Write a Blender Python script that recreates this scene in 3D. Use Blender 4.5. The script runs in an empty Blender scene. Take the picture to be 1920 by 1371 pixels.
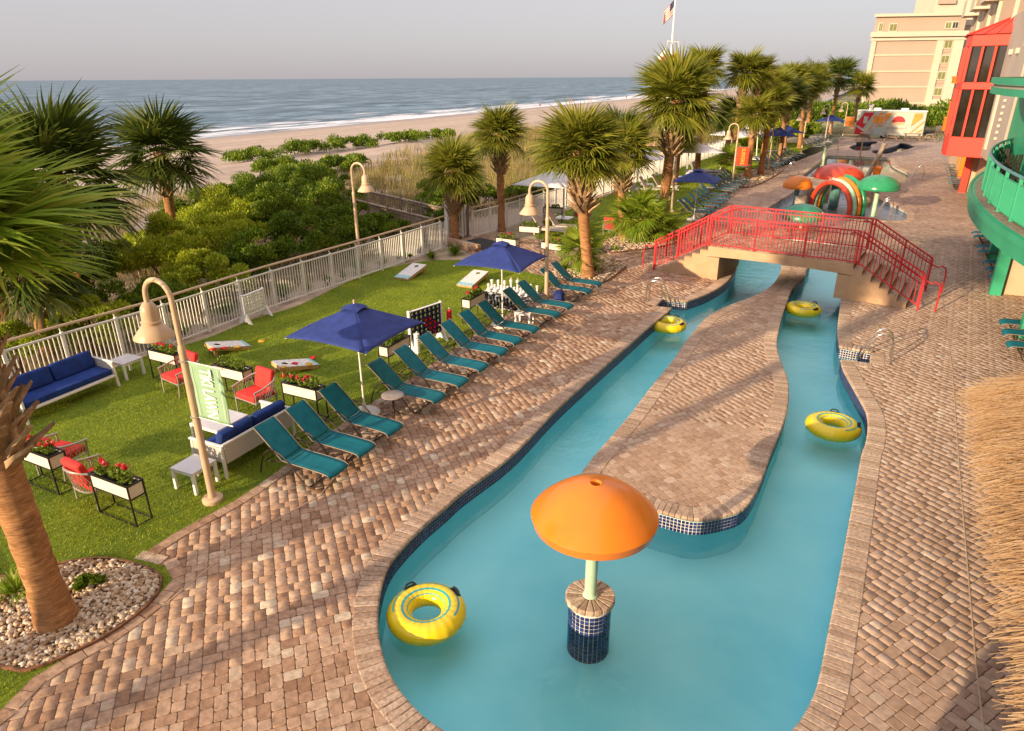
import bpy, bmesh, math, random
import numpy as np
from mathutils import Vector, Matrix, Euler, geometry

R = math.radians
rng = random.Random(7)
npr = np.random.default_rng(11)
S = bpy.context.scene
COL = S.collection

# ------------------------------------------------------------------ camera
CAM_H = 6.6
cd = bpy.data.cameras.new('camera')
cam = bpy.data.objects.new('camera', cd)
COL.objects.link(cam)
S.camera = cam
cd.lens = 24.0; cd.sensor_width = 36.0; cd.clip_start = 0.1; cd.clip_end = 30000
PITCH, YAW, ROLL = R(22.87), R(26.7), R(-0.33)
_fw = Vector((-math.sin(YAW) * math.cos(PITCH), math.cos(YAW) * math.cos(PITCH), -math.sin(PITCH)))
_rt = Vector((math.cos(YAW), math.sin(YAW), 0))
_up = _rt.cross(_fw)
_r2 = _rt * math.cos(ROLL) + _up * math.sin(ROLL)
_u2 = _up * math.cos(ROLL) - _rt * math.sin(ROLL)
cam.matrix_world = Matrix(((_r2.x, _u2.x, -_fw.x, 0), (_r2.y, _u2.y, -_fw.y, 0), (_r2.z, _u2.z, -_fw.z, CAM_H), (0, 0, 0, 1)))

# ------------------------------------------------------------------ light
SUN_AZ, SUN_EL = R(202), R(13.5)      # azimuth of the sun, clockwise from +Y
wd = bpy.data.worlds.new('World'); S.world = wd; wd.use_nodes = True
wn, wl = wd.node_tree.nodes, wd.node_tree.links
bg = wn['Background']
sky = wn.new('ShaderNodeTexSky'); sky.sky_type = 'NISHITA'; sky.sun_disc = False
sky.sun_elevation = SUN_EL; sky.sun_rotation = SUN_AZ
sky.air_density = 1.0; sky.dust_density = 1.2; sky.ozone_density = 2.0; sky.altitude = 0
hs = wn.new('ShaderNodeHueSaturation'); hs.inputs['Saturation'].default_value = 0.55
# hazy morning air over the sea: luminance grows towards the zenith as (1 + 2 sin e), the standard cloudy-sky law
tc = wn.new('ShaderNodeTexCoord'); sx = wn.new('ShaderNodeSeparateXYZ'); wl.new(tc.outputs['Generated'], sx.inputs[0])
cl = wn.new('ShaderNodeMath'); cl.operation = 'MAXIMUM'; cl.inputs[1].default_value = 0.0; wl.new(sx.outputs[2], cl.inputs[0])
ov = wn.new('ShaderNodeMath'); ov.operation = 'MULTIPLY_ADD'; ov.inputs[1].default_value = 2.0; ov.inputs[2].default_value = 1.0; wl.new(cl.outputs[0], ov.inputs[0])
hc = wn.new('ShaderNodeVectorMath'); hc.operation = 'SCALE'; hc.inputs[0].default_value = (1.66, 1.53, 1.62); wl.new(ov.outputs[0], hc.inputs['Scale'])
hz = wn.new('ShaderNodeMix'); hz.data_type = 'RGBA'; hz.inputs[0].default_value = 0.85
wl.new(sky.outputs[0], hs.inputs['Color']); wl.new(hs.outputs[0], hz.inputs[6]); wl.new(hc.outputs[0], hz.inputs[7]); wl.new(hz.outputs[2], bg.inputs[0])
bg.inputs[1].default_value = 0.15
sd = bpy.data.lights.new('sun', 'SUN'); sd.energy = 3.9; sd.angle = R(0.6); sd.color = (1.0, 0.76, 0.47)
sun = bpy.data.objects.new('sun', sd); COL.objects.link(sun)
SUN_DIR = Vector((-math.sin(SUN_AZ) * math.cos(SUN_EL), -math.cos(SUN_AZ) * math.cos(SUN_EL), -math.sin(SUN_EL)))
sun.rotation_euler = SUN_DIR.to_track_quat('-Z', 'Y').to_euler()
sun.location = (-20, -40, 30)
S.view_settings.view_transform = 'Standard'; S.view_settings.look = 'None'
S.view_settings.exposure = 1.0; S.view_settings.gamma = 1.0
S.cycles.max_bounces = 6; S.cycles.transparent_max_bounces = 12
S.cycles.caustics_reflective = False; S.cycles.caustics_refractive = False

# ------------------------------------------------------------------ helpers
def tag(o, label=None, cat=None, group=None, kind=None):
    if label: o['label'] = label
    if cat: o['category'] = cat
    if group: o['group'] = group
    if kind: o['kind'] = kind
    return o

def thing(name, label, cat, loc=(0, 0, 0), rz=0.0, group=None):
    o = bpy.data.objects.new(name, None); COL.objects.link(o)
    o.empty_display_size = 0.2
    o.location = (loc[0], loc[1], loc[2] if len(loc) > 2 else 0); o.rotation_euler = (0, 0, rz)
    return tag(o, label, cat, group)

def copy_tree(o, parent=None):
    c = o.copy(); COL.objects.link(c); c.parent = parent
    for ch in list(o.children): copy_tree(ch, c)
    return c

def place(o, loc, rz=None, label=None):
    o.location = (loc[0], loc[1], loc[2] if len(loc) > 2 else 0)
    if rz is not None: o.rotation_euler = (0, 0, rz)
    if label: o['label'] = label
    return o

def link_mesh(name, me, parent=None, kind=None):
    o = bpy.data.objects.new(name, me); COL.objects.link(o)
    if parent is not None: o.parent = parent
    if kind: o['kind'] = kind
    return o

def np_mesh(name, V, F, mat=None, smooth=False):
    """V (n,3); F (m,k) with constant k"""
    V = np.asarray(V, dtype=np.float32); F = np.asarray(F, dtype=np.int32)
    me = bpy.data.meshes.new(name)
    me.vertices.add(len(V)); me.vertices.foreach_set('co', V.ravel())
    m, k = F.shape
    me.loops.add(m * k); me.loops.foreach_set('vertex_index', F.ravel())
    me.polygons.add(m); me.polygons.foreach_set('loop_start', np.arange(0, m * k, k, dtype=np.int32))
    me.polygons.foreach_set('loop_total', np.full(m, k, dtype=np.int32))
    if smooth: me.polygons.foreach_set('use_smooth', np.ones(m, dtype=bool))
    me.update(calc_edges=True); me.validate()
    if mat: me.materials.append(mat)
    return me

class MB:
    def __init__(s): s.v = []; s.f = []; s.mi = []; s.cur = 0
    def add(s, V, F):
        o = len(s.v); s.v.extend([tuple(p) for p in V])
        for f in F: s.f.append(tuple(i + o for i in f)); s.mi.append(s.cur)
        return s
    def box(s, c, d, rz=0.0, M=None):
        V = [Vector((x * d[0] / 2, y * d[1] / 2, z * d[2] / 2)) for z in (-1, 1) for y in (-1, 1) for x in (-1, 1)]
        Rm = Matrix.Rotation(rz, 3, 'Z') if M is None else M
        V = [Rm @ p + Vector(c) for p in V]
        return s.add(V, [(0, 2, 3, 1), (4, 5, 7, 6), (0, 1, 5, 4), (2, 6, 7, 3), (0, 4, 6, 2), (1, 3, 7, 5)])
    def bar(s, a, b, w, h=None, up=(0, 0, 1)):
        a, b = Vector(a), Vector(b); h = h or w; d = b - a; L = d.length; d.normalize()
        u = Vector(up)
        if abs(d.dot(u)) > 0.99: u = Vector((1, 0, 0)) if abs(d.x) < 0.9 else Vector((0, 1, 0))
        y = u.cross(d).normalized(); z = d.cross(y)
        M = Matrix((d, y, z)).transposed()
        return s.box((a + b) / 2, (L, w, h), M=M)
    def tube(s, pts, r, n=8, closed=False, cap=True):
        P = [Vector(p) for p in pts]; m = len(P)
        rr = r if isinstance(r, (list, tuple)) else [r] * m
        T = []
        for i in range(m):
            a = P[(i - 1) % m] if (closed or i > 0) else P[i]
            b = P[(i + 1) % m] if (closed or i < m - 1) else P[i]
            T.append((b - a).normalized())
        n0 = Vector((0, 0, 1)) if abs(T[0].z) < 0.9 else Vector((1, 0, 0))
        N = (n0 - T[0] * n0.dot(T[0])).normalized()
        V = []
        for i in range(m):
            N = (N - T[i] * N.dot(T[i])).normalized(); B = T[i].cross(N)
            for k in range(n):
                a = 2 * math.pi * k / n
                V.append(P[i] + (N * math.cos(a) + B * math.sin(a)) * rr[i])
        F = []
        for i in range(m if closed else m - 1):
            j = (i + 1) % m
            for k in range(n):
                q = (k + 1) % n
                F.append((i * n + k, i * n + q, j * n + q, j * n + k))
        if cap and not closed:
            F.append(tuple(range(n - 1, -1, -1))); F.append(tuple((m - 1) * n + k for k in range(n)))
        return s.add(V, F)
    def lathe(s, prof, n=24, c=(0, 0, 0), sx=1.0, sy=1.0, caps=True):
        V = []; F = []
        for r, z in prof:
            for k in range(n):
                a = 2 * math.pi * k / n
                V.append((c[0] + r * math.cos(a) * sx, c[1] + r * math.sin(a) * sy, c[2] + z))
        m = len(prof)
        for i in range(m - 1):
            for k in range(n):
                q = (k + 1) % n
                F.append((i * n + k, i * n + q, (i + 1) * n + q, (i + 1) * n + k))
        if caps and prof[0][0] > 1e-4: F.append(tuple(range(n - 1, -1, -1)))
        if caps and prof[-1][0] > 1e-4: F.append(tuple((m - 1) * n + k for k in range(n)))
        return s.add(V, F)
    def prism(s, poly, z0, z1):
        n = len(poly); V = [(p[0], p[1], z0) for p in poly] + [(p[0], p[1], z1) for p in poly]
        F = [(i, (i + 1) % n, n + (i + 1) % n, n + i) for i in range(n)]
        tri = geometry.tessellate_polygon([[Vector((p[0], p[1], 0)) for p in poly]])
        for t in tri:
            a, b, c = t
            area = (poly[b][0] - poly[a][0]) * (poly[c][1] - poly[a][1]) - (poly[c][0] - poly[a][0]) * (poly[b][1] - poly[a][1])
            if area < 0: b, c = c, b
            F.append((n + a, n + b, n + c)); F.append((a, c, b))
        return s.add(V, F)
    def grid(s, fn, nu, nv):
        V = [fn(i / nu, j / nv) for j in range(nv + 1) for i in range(nu + 1)]
        F = [(j * (nu + 1) + i, j * (nu + 1) + i + 1, (j + 1) * (nu + 1) + i + 1, (j + 1) * (nu + 1) + i) for j in range(nv) for i in range(nu)]
        return s.add(V, F)
    def mesh(s, name, mat, smooth=False, bevel=0.0, seg=1):
        me = bpy.data.meshes.new(name); me.from_pydata(s.v, [], s.f)
        mats = mat if isinstance(mat, (list, tuple)) else [mat]
        for m in mats: me.materials.append(m)
        if len(mats) > 1: me.polygons.foreach_set('material_index', s.mi)
        bm = bmesh.new(); bm.from_mesh(me)
        bmesh.ops.recalc_face_normals(bm, faces=bm.faces)
        if bevel:
            ed = [e for e in bm.edges if len(e.link_faces) == 2 and e.calc_face_angle() > R(35)]
            bmesh.ops.bevel(bm, geom=ed, offset=bevel, segments=seg, affect='EDGES', profile=0.6)
        bm.to_mesh(me); bm.free()
        if smooth:
            me.polygons.foreach_set('use_smooth', [True] * len(me.polygons))
            me.set_sharp_from_angle(angle=R(42))
        me.update()
        return me
    def build(s, name, mat, parent=None, smooth=False, bevel=0.0, seg=1, kind=None):
        return link_mesh(name, s.mesh(name, mat, smooth, bevel, seg), parent, kind)

def in_view(p, margin=0.05):
    d = Vector(p) - cam.matrix_world.translation
    z = d.dot(_fw)
    if z < 0.3: return False
    return abs(d.dot(_r2) / z) < 0.75 + margin and abs(d.dot(_u2) / z) < 0.5356 + margin

def pieces(parent, name, me, mats, limit=300, rest_name=None):
    """one object per piece for those that show largest, the rest joined as one part"""
    wm = parent.matrix_basis if parent is not None else Matrix()
    C = Vector((0, 0, CAM_H))
    order = sorted(range(len(mats)), key=lambda i: ((wm @ mats[i].translation) - C).length + (0 if in_view(wm @ mats[i].translation) else 500))
    for i in order[:limit]:
        o = link_mesh(name, me, parent); o.matrix_basis = mats[i]
    rest = order[limit:]
    if rest:
        nv = len(me.vertices)
        co = np.empty(nv * 3, dtype=np.float32); me.vertices.foreach_get('co', co); co = np.c_[co.reshape(-1, 3), np.ones(nv)]
        me.calc_loop_triangles()
        tr = np.empty(len(me.loop_triangles) * 3, dtype=np.int32); me.loop_triangles.foreach_get('vertices', tr); tr = tr.reshape(-1, 3)
        A = np.array([mats[i] for i in rest], dtype=np.float32)
        V = np.einsum('nij,vj->nvi', A, co)[:, :, :3].reshape(-1, 3)
        F = (tr[None] + (np.arange(len(rest)) * nv)[:, None, None]).reshape(-1, 3)
        m2 = np_mesh(rest_name or name + '_field', V, F, me.materials[0] if me.materials else None)
        link_mesh(rest_name or name + '_field', m2, parent, kind='stuff')

def catmull(pts, closed=False, step=0.2):
    P = [Vector((p[0], p[1], p[2] if len(p) > 2 else 0)) for p in pts]; n = len(P); out = []
    for i in range(n if closed else n - 1):
        p0 = P[(i - 1) % n] if (closed or i > 0) else P[i] * 2 - P[i + 1]
        p1, p2 = P[i], P[(i + 1) % n]
        p3 = P[(i + 2) % n] if (closed or i + 2 < n) else P[i + 1] * 2 - P[i]
        k = max(1, int((p2 - p1).length / step))
        for j in range(k):
            t = j / k
            out.append(0.5 * ((2 * p1) + (p2 - p0) * t + (2 * p0 - 5 * p1 + 4 * p2 - p3) * t * t + (3 * p1 - p0 - 3 * p2 + p3) * t ** 3))
    if not closed: out.append(P[-1])
    return out

def resample(P, pitch, closed=False):
    """centres, tangents and spacing along a polyline"""
    P = [Vector(p) for p in P]
    if closed: P = P + [P[0]]
    L = [0.0]
    for a, b in zip(P, P[1:]): L.append(L[-1] + (b - a).length)
    n = max(1, round(L[-1] / pitch)); h = L[-1] / n; out = []; j = 0
    for i in range(n):
        t = (i + 0.5) * h
        while L[j + 1] < t: j += 1
        a, b = P[j], P[j + 1]
        out.append((a.lerp(b, (t - L[j]) / max(1e-9, L[j + 1] - L[j])), (b - a).normalized()))
    return out, h

def inside(poly, X, Y):
    X, Y = np.asarray(X), np.asarray(Y); r = np.zeros(X.shape, dtype=bool); n = len(poly)
    for i in range(n):
        x1, y1 = poly[i][0], poly[i][1]; x2, y2 = poly[(i + 1) % n][0], poly[(i + 1) % n][1]
        c = ((y1 > Y) != (y2 > Y)) & (X < (x2 - x1) * (Y - y1) / (y2 - y1 + 1e-12) + x1)
        r ^= c
    return r

def dist_to(poly, X, Y, closed=True):
    X, Y = np.asarray(X), np.asarray(Y); D = np.full(X.shape, 1e9); n = len(poly)
    for i in range(n if closed else n - 1):
        ax, ay = poly[i][0], poly[i][1]; bx, by = poly[(i + 1) % n][0], poly[(i + 1) % n][1]
        dx, dy = bx - ax, by - ay
        t = np.clip(((X - ax) * dx + (Y - ay) * dy) / (dx * dx + dy * dy + 1e-12), 0, 1)
        D = np.minimum(D, np.hypot(X - ax - t * dx, Y - ay - t * dy))
    return D

def sheet(name, outer, holes=(), z=0.0, mat=None, parent=None, kind='structure'):
    loops = [[Vector((p[0], p[1], 0)) for p in L] for L in [outer] + list(holes)]
    tri = geometry.tessellate_polygon(loops)
    V = [(p.x, p.y, z) for L in loops for p in L]
    F = []
    for a, b, c in tri:
        ar = (V[b][0] - V[a][0]) * (V[c][1] - V[a][1]) - (V[c][0] - V[a][0]) * (V[b][1] - V[a][1])
        F.append((a, b, c) if ar > 0 else (a, c, b))
    me = bpy.data.meshes.new(name); me.from_pydata(V, [], F); me.materials.append(mat); me.update()
    return link_mesh(name, me, parent, kind)

# ------------------------------------------------------------------ materials
def nodes(name):
    m = bpy.data.materials.new(name); m.use_nodes = True
    nt = m.node_tree; nt.nodes.clear()
    out = nt.nodes.new('ShaderNodeOutputMaterial')
    return m, nt.nodes, nt.links, out

def noise(N, L, scale, detail=4, vec=None, rough=0.55):
    t = N.new('ShaderNodeTexNoise'); t.inputs['Scale'].default_value = scale; t.inputs['Detail'].default_value = detail
    t.inputs['Roughness'].default_value = rough
    if vec: L.new(vec, t.inputs['Vector'])
    return t

def pos(N, obj=False):
    if obj: return N.new('ShaderNodeTexCoord').outputs['Object']
    return N.new('ShaderNodeNewGeometry').outputs['Position']

def ramp(N, L, fac, stops, interp='LINEAR'):
    r = N.new('ShaderNodeValToRGB'); r.color_ramp.interpolation = interp
    e = r.color_ramp.elements
    while len(e) > 1: e.remove(e[-1])
    e[0].position = stops[0][0]; e[0].color = (*stops[0][1], 1)
    for p, c in stops[1:]:
        q = e.new(p); q.color = (*c, 1)
    L.new(fac, r.inputs[0]); return r

def mixc(N, L, fac, a, b, blend='MIX'):
    m = N.new('ShaderNodeMix'); m.data_type = 'RGBA'; m.blend_type = blend
    for sock, v in ((m.inputs[0], fac), (m.inputs[6], a), (m.inputs[7], b)):
        if hasattr(v, 'default_value') or hasattr(v, 'links'): L.new(v, sock)
        elif isinstance(v, (int, float)): sock.default_value = v
        else: sock.default_value = (*v, 1)
    return m.outputs[2]

def mat(name, col, rough=0.6, metal=0.0, var=0.12, vscale=3.0, bump=0.0, bscale=30.0, spec=0.4, col2=None, obj=True, rnd=0.0):
    m, N, L, out = nodes(name)
    b = N.new('ShaderNodeBsdfPrincipled'); L.new(b.outputs[0], out.inputs[0])
    b.inputs['Roughness'].default_value = rough; b.inputs['Metallic'].default_value = metal
    b.inputs['Specular IOR Level'].default_value = spec
    v = pos(N, obj)
    n1 = noise(N, L, vscale, 5, v)
    c2 = col2 or tuple(c * (1 - 2.2 * var) for c in col); c1 = col if col2 else tuple(min(1, c * (1 + var)) for c in col)
    r = ramp(N, L, n1.outputs[0], [(0.3, c2), (0.7, c1)])
    c = r.outputs[0]
    if rnd:
        oi = N.new('ShaderNodeObjectInfo')
        rr = ramp(N, L, oi.outputs['Random'], [(0, (1 - rnd,) * 3), (1, (1 + rnd,) * 3)])
        c = mixc(N, L, 1.0, c, rr.outputs[0], 'MULTIPLY')
    L.new(c, b.inputs['Base Color'])
    if bump:
        n2 = noise(N, L, bscale, 4, v)
        bp = N.new('ShaderNodeBump'); bp.inputs['Strength'].default_value = bump; bp.inputs['Distance'].default_value = 0.02
        L.new(n2.outputs[0], bp.inputs['Height']); L.new(bp.outputs[0], b.inputs['Normal'])
    return m

def leaf_mat(name, stops, trans=0.35, rough=0.45, vs=1.5, gloss=0.03):
    m, N, L, out = nodes(name)
    g = N.new('ShaderNodeNewGeometry'); oi = N.new('ShaderNodeObjectInfo')
    n1 = noise(N, L, vs, 3, g.outputs['Position'])
    a = N.new('ShaderNodeMath'); a.operation = 'ADD'; L.new(g.outputs['Random Per Island'], a.inputs[0]); L.new(oi.outputs['Random'], a.inputs[1])
    f = N.new('ShaderNodeMath'); f.operation = 'FRACT'; L.new(a.outputs[0], f.inputs[0])
    h = N.new('ShaderNodeMath'); h.operation = 'MULTIPLY_ADD'; L.new(f.outputs[0], h.inputs[0]); h.inputs[1].default_value = 0.5
    s2 = N.new('ShaderNodeMath'); s2.operation = 'MULTIPLY'; L.new(n1.outputs[0], s2.inputs[0]); s2.inputs[1].default_value = 0.5
    L.new(s2.outputs[0], h.inputs[2])
    r = ramp(N, L, h.outputs[0], stops)
    d = N.new('ShaderNodeBsdfDiffuse'); L.new(r.outputs[0], d.inputs[0])
    t = N.new('ShaderNodeBsdfTranslucent'); L.new(r.outputs[0], t.inputs[0])
    x = N.new('ShaderNodeMixShader'); x.inputs[0].default_value = trans; L.new(d.outputs[0], x.inputs[1]); L.new(t.outputs[0], x.inputs[2])
    gl = N.new('ShaderNodeBsdfGlossy'); gl.inputs['Roughness'].default_value = rough
    y = N.new('ShaderNodeMixShader'); y.inputs[0].default_value = gloss; L.new(x.outputs[0], y.inputs[1]); L.new(gl.outputs[0], y.inputs[2])
    L.new(y.outputs[0], out.inputs[0]); return m

def stone_mat(name, stops, mott=0.35, mscale=14.0, rough=0.85, bump=0.5, bscale=60.0, spec=0.3):
    """a colour per piece (object random plus island random) with mottling"""
    m, N, L, out = nodes(name)
    b = N.new('ShaderNodeBsdfPrincipled'); L.new(b.outputs[0], out.inputs[0]); b.inputs['Roughness'].default_value = rough
    b.inputs['Specular IOR Level'].default_value = spec
    g = N.new('ShaderNodeNewGeometry'); oi = N.new('ShaderNodeObjectInfo')
    a = N.new('ShaderNodeMath'); a.operation = 'ADD'; L.new(g.outputs['Random Per Island'], a.inputs[0]); L.new(oi.outputs['Random'], a.inputs[1])
    f = N.new('ShaderNodeMath'); f.operation = 'FRACT'; L.new(a.outputs[0], f.inputs[0])
    r = ramp(N, L, f.outputs[0], stops, 'LINEAR')
    n1 = noise(N, L, mscale, 5, g.outputs['Position'])
    nb = noise(N, L, 0.35, 3, g.outputs['Position'])
    rm = ramp(N, L, n1.outputs[0], [(0.3, (1 - mott,) * 3), (0.7, (1 + mott * 0.5,) * 3)])
    rb = ramp(N, L, nb.outputs[0], [(0.3, (0.82, 0.80, 0.80)), (0.7, (1.1, 1.08, 1.06))])
    c = mixc(N, L, 1.0, r.outputs[0], rm.outputs[0], 'MULTIPLY'); c = mixc(N, L, 1.0, c, rb.outputs[0], 'MULTIPLY')
    L.new(c, b.inputs['Base Color'])
    n2 = noise(N, L, bscale, 4, g.outputs['Position'])
    bp = N.new('ShaderNodeBump'); bp.inputs['Strength'].default_value = bump; bp.inputs['Distance'].default_value = 0.006
    L.new(n2.outputs[0], bp.inputs['Height']); L.new(bp.outputs[0], b.inputs['Normal'])
    return m

def water_mat(name, tint, scale=2.2, strength=0.12, rough=0.03, dist=0.05, f0=1.33, body=None):
    m, N, L, out = nodes(name)
    v = pos(N)
    n1 = noise(N, L, scale, 3, v); n2 = noise(N, L, scale * 4.3, 2, v)
    ad = N.new('ShaderNodeMath'); ad.operation = 'MULTIPLY_ADD'; L.new(n2.outputs[0], ad.inputs[0]); ad.inputs[1].default_value = 0.3; L.new(n1.outputs[0], ad.inputs[2])
    bp = N.new('ShaderNodeBump'); bp.inputs['Strength'].default_value = strength; bp.inputs['Distance'].default_value = dist
    L.new(ad.outputs[0], bp.inputs['Height'])
    fr = N.new('ShaderNodeFresnel'); fr.inputs[0].default_value = f0; L.new(bp.outputs[0], fr.inputs[1])
    if body:
        t = N.new('ShaderNodeBsdfDiffuse'); t.inputs[0].default_value = (*body, 1)
    else:
        t = N.new('ShaderNodeBsdfTransparent'); t.inputs[0].default_value = (*tint, 1)
    g = N.new('ShaderNodeBsdfGlossy'); g.inputs['Roughness'].default_value = rough; L.new(bp.outputs[0], g.inputs['Normal'])
    x = N.new('ShaderNodeMixShader'); L.new(fr.outputs[0], x.inputs[0]); L.new(t.outputs[0], x.inputs[1]); L.new(g.outputs[0], x.inputs[2])
    L.new(x.outputs[0], out.inputs[0]); return m

M = {}
M['paver'] = stone_mat('paver_stone', [(0.0, (0.30, 0.175, 0.11)), (0.15, (0.38, 0.235, 0.155)), (0.45, (0.45, 0.295, 0.20)), (0.80, (0.50, 0.345, 0.245)), (0.94, (0.56, 0.43, 0.32)), (1.0, (0.62, 0.52, 0.40))], mott=0.38, mscale=11, bump=0.8, bscale=45)
M['paver_even'] = stone_mat('paver_stone_even', [(0.0, (0.38, 0.25, 0.175)), (0.2, (0.44, 0.30, 0.21)), (0.8, (0.50, 0.355, 0.26)), (0.95, (0.53, 0.39, 0.295)), (1.0, (0.58, 0.46, 0.36))], mott=0.26, mscale=11, bump=0.7, bscale=45)
M['coping'] = stone_mat('coping_stone', [(0.0, (0.38, 0.265, 0.19)), (0.5, (0.49, 0.355, 0.26)), (1.0, (0.58, 0.445, 0.34))], mott=0.4, mscale=22)
M['joint'] = mat('joint_sand', (0.20, 0.135, 0.095), 0.95, var=0.2, vscale=20, obj=False)
M['tile'] = stone_mat('blue_tile', [(0, (0.008, 0.012, 0.075)), (0.6, (0.012, 0.022, 0.13)), (1, (0.03, 0.06, 0.24))], mott=0.25, rough=0.12, bump=0.05, spec=0.6)
M['grout'] = mat('tile_grout', (0.80, 0.76, 0.68), 0.9)
M['plaster'] = mat('pool_plaster', (0.40, 0.93, 0.97), 0.8, var=0.10, vscale=0.7, obj=False, col2=(0.26, 0.82, 0.91))
M['water'] = water_mat('pool_water', (0.87, 0.98, 0.985), 2.4, 0.35, dist=0.06)
M['white'] = mat('white_paint', (0.75, 0.73, 0.70), 0.45, var=0.05)
M['white_wood'] = mat('white_plastic', (0.80, 0.79, 0.78), 0.4, var=0.04)
M['tan_paint'] = mat('tan_paint', (0.55, 0.40, 0.27), 0.4, var=0.06)
M['red_paint'] = mat('red_paint', (0.54, 0.022, 0.032), 0.35, var=0.08)
M['stucco'] = mat('peach_stucco', (0.50, 0.32, 0.195), 0.9, var=0.07, bump=0.3, bscale=80, obj=False)
M['navy'] = mat('navy_canvas', (0.018, 0.038, 0.20), 0.75, var=0.12, vscale=6)
M['teal'] = None
M['bronze'] = mat('bronze_metal', (0.07, 0.05, 0.04), 0.4, 0.5)
M['black_metal'] = mat('black_metal', (0.015, 0.014, 0.014), 0.45)
M['steel'] = mat('polished_steel', (0.75, 0.70, 0.63), 0.15, 1.0, var=0.03)
M['silver'] = mat('champagne_metal', (0.52, 0.47, 0.42), 0.35, 0.6)
M['blue_fabric'] = mat('blue_cushion', (0.006, 0.035, 0.20), 0.85, var=0.18, vscale=5, bump=0.2, bscale=12)
M['red_fabric'] = mat('red_cushion', (0.70, 0.035, 0.03), 0.8, var=0.12, vscale=5, bump=0.2, bscale=12)
M['soil'] = mat('potting_soil', (0.012, 0.010, 0.009), 0.95, var=0.3, vscale=40)
M['cream'] = mat('cream_panel', (0.74, 0.66, 0.56), 0.6, var=0.05)
M['wood'] = mat('pine_wood', (0.55, 0.33, 0.14), 0.7, var=0.15, vscale=12)
M['grey_wood'] = mat('weathered_wood', (0.30, 0.22, 0.16), 0.9, var=0.25, vscale=8, bump=0.4, bscale=30)
M['warm_wood'] = mat('boardwalk_wood', (0.50, 0.30, 0.16), 0.9, var=0.2, vscale=8)
M['yellow'] = mat('yellow_vinyl', (0.80, 0.60, 0.015), 0.22, var=0.05, spec=0.5)
M['aqua'] = mat('aqua_print', (0.03, 0.42, 0.42), 0.3)
M['orange'] = mat('orange_fibreglass', (0.70, 0.20, 0.018), 0.22, var=0.05, vscale=2)
M['mint'] = mat('mint_paint', (0.40, 0.58, 0.42), 0.35)
M['green_paint'] = mat('green_paint', (0.03, 0.30, 0.15), 0.4, var=0.06)
M['black'] = mat('black_rubber', (0.012, 0.012, 0.012), 0.6)
M['gravel'] = stone_mat('pebble_stone', [(0.0, (0.24, 0.14, 0.08)), (0.2, (0.45, 0.30, 0.18)), (0.6, (0.58, 0.46, 0.33)), (1.0, (0.72, 0.65, 0.55))], mott=0.2, mscale=30)
M['bed'] = mat('gravel_bed', (0.30, 0.21, 0.14), 0.95, var=0.35, vscale=25, obj=False, bump=0.8, bscale=40)
M['edging'] = mat('rust_edging', (0.22, 0.10, 0.05), 0.8, var=0.3, vscale=12)
M['turf'] = leaf_mat('turf_blades', [(0.22, (0.08, 0.16, 0.004)), (0.45, (0.24, 0.33, 0.010)), (0.72, (0.47, 0.49, 0.03))], trans=0.4, vs=0.9, gloss=0.02)  # wide tone range puts sunlit yellow and shaded green into the blade colour
M['lawn'] = mat('lawn_soil', (0.22, 0.27, 0.015), 0.95, var=0.3, vscale=0.8, obj=False, bump=0.6, bscale=120, col2=(0.09, 0.155, 0.01))
M['palm_leaf'] = leaf_mat('palm_leaf', [(0.1, (0.06, 0.09, 0.008)), (0.45, (0.19, 0.215, 0.02)), (0.75, (0.35, 0.33, 0.05)), (0.95, (0.52, 0.42, 0.12))], trans=0.35, vs=0.8)
M['palm_leaf_green'] = leaf_mat('palm_leaf_green', [(0.1, (0.09, 0.18, 0.01)), (0.5, (0.25, 0.36, 0.025)), (0.9, (0.55, 0.54, 0.10))], trans=0.4, vs=0.8)
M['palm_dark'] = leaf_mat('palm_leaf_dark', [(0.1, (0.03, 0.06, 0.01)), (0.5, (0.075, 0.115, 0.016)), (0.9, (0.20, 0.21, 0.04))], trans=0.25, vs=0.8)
M['shrub'] = leaf_mat('shrub_leaf', [(0.1, (0.018, 0.05, 0.004)), (0.45, (0.09, 0.17, 0.01)), (0.7, (0.22, 0.28, 0.015)), (0.9, (0.42, 0.45, 0.022))], trans=0.3, vs=0.7)  # darkest stops put the deep shade inside the bushes into the leaf colour
M['shrub_lime'] = leaf_mat('shrub_leaf_lime', [(0.1, (0.09, 0.16, 0.006)), (0.5, (0.33, 0.40, 0.018)), (0.9, (0.60, 0.60, 0.05))], trans=0.35, vs=0.7)
M['dune_grass'] = leaf_mat('dune_grass', [(0.1, (0.07, 0.10, 0.015)), (0.4, (0.20, 0.20, 0.05)), (0.6, (0.36, 0.27, 0.10)), (0.9, (0.58, 0.40, 0.19))], trans=0.3, vs=0.18, gloss=0.03)
M['flower_leaf'] = leaf_mat('flower_leaf', [(0.1, (0.08, 0.14, 0.01)), (0.9, (0.25, 0.33, 0.03))], trans=0.35)
M['petal'] = leaf_mat('pink_petal', [(0.1, (0.65, 0.03, 0.03)), (0.9, (0.75, 0.10, 0.14))], trans=0.3)
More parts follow.
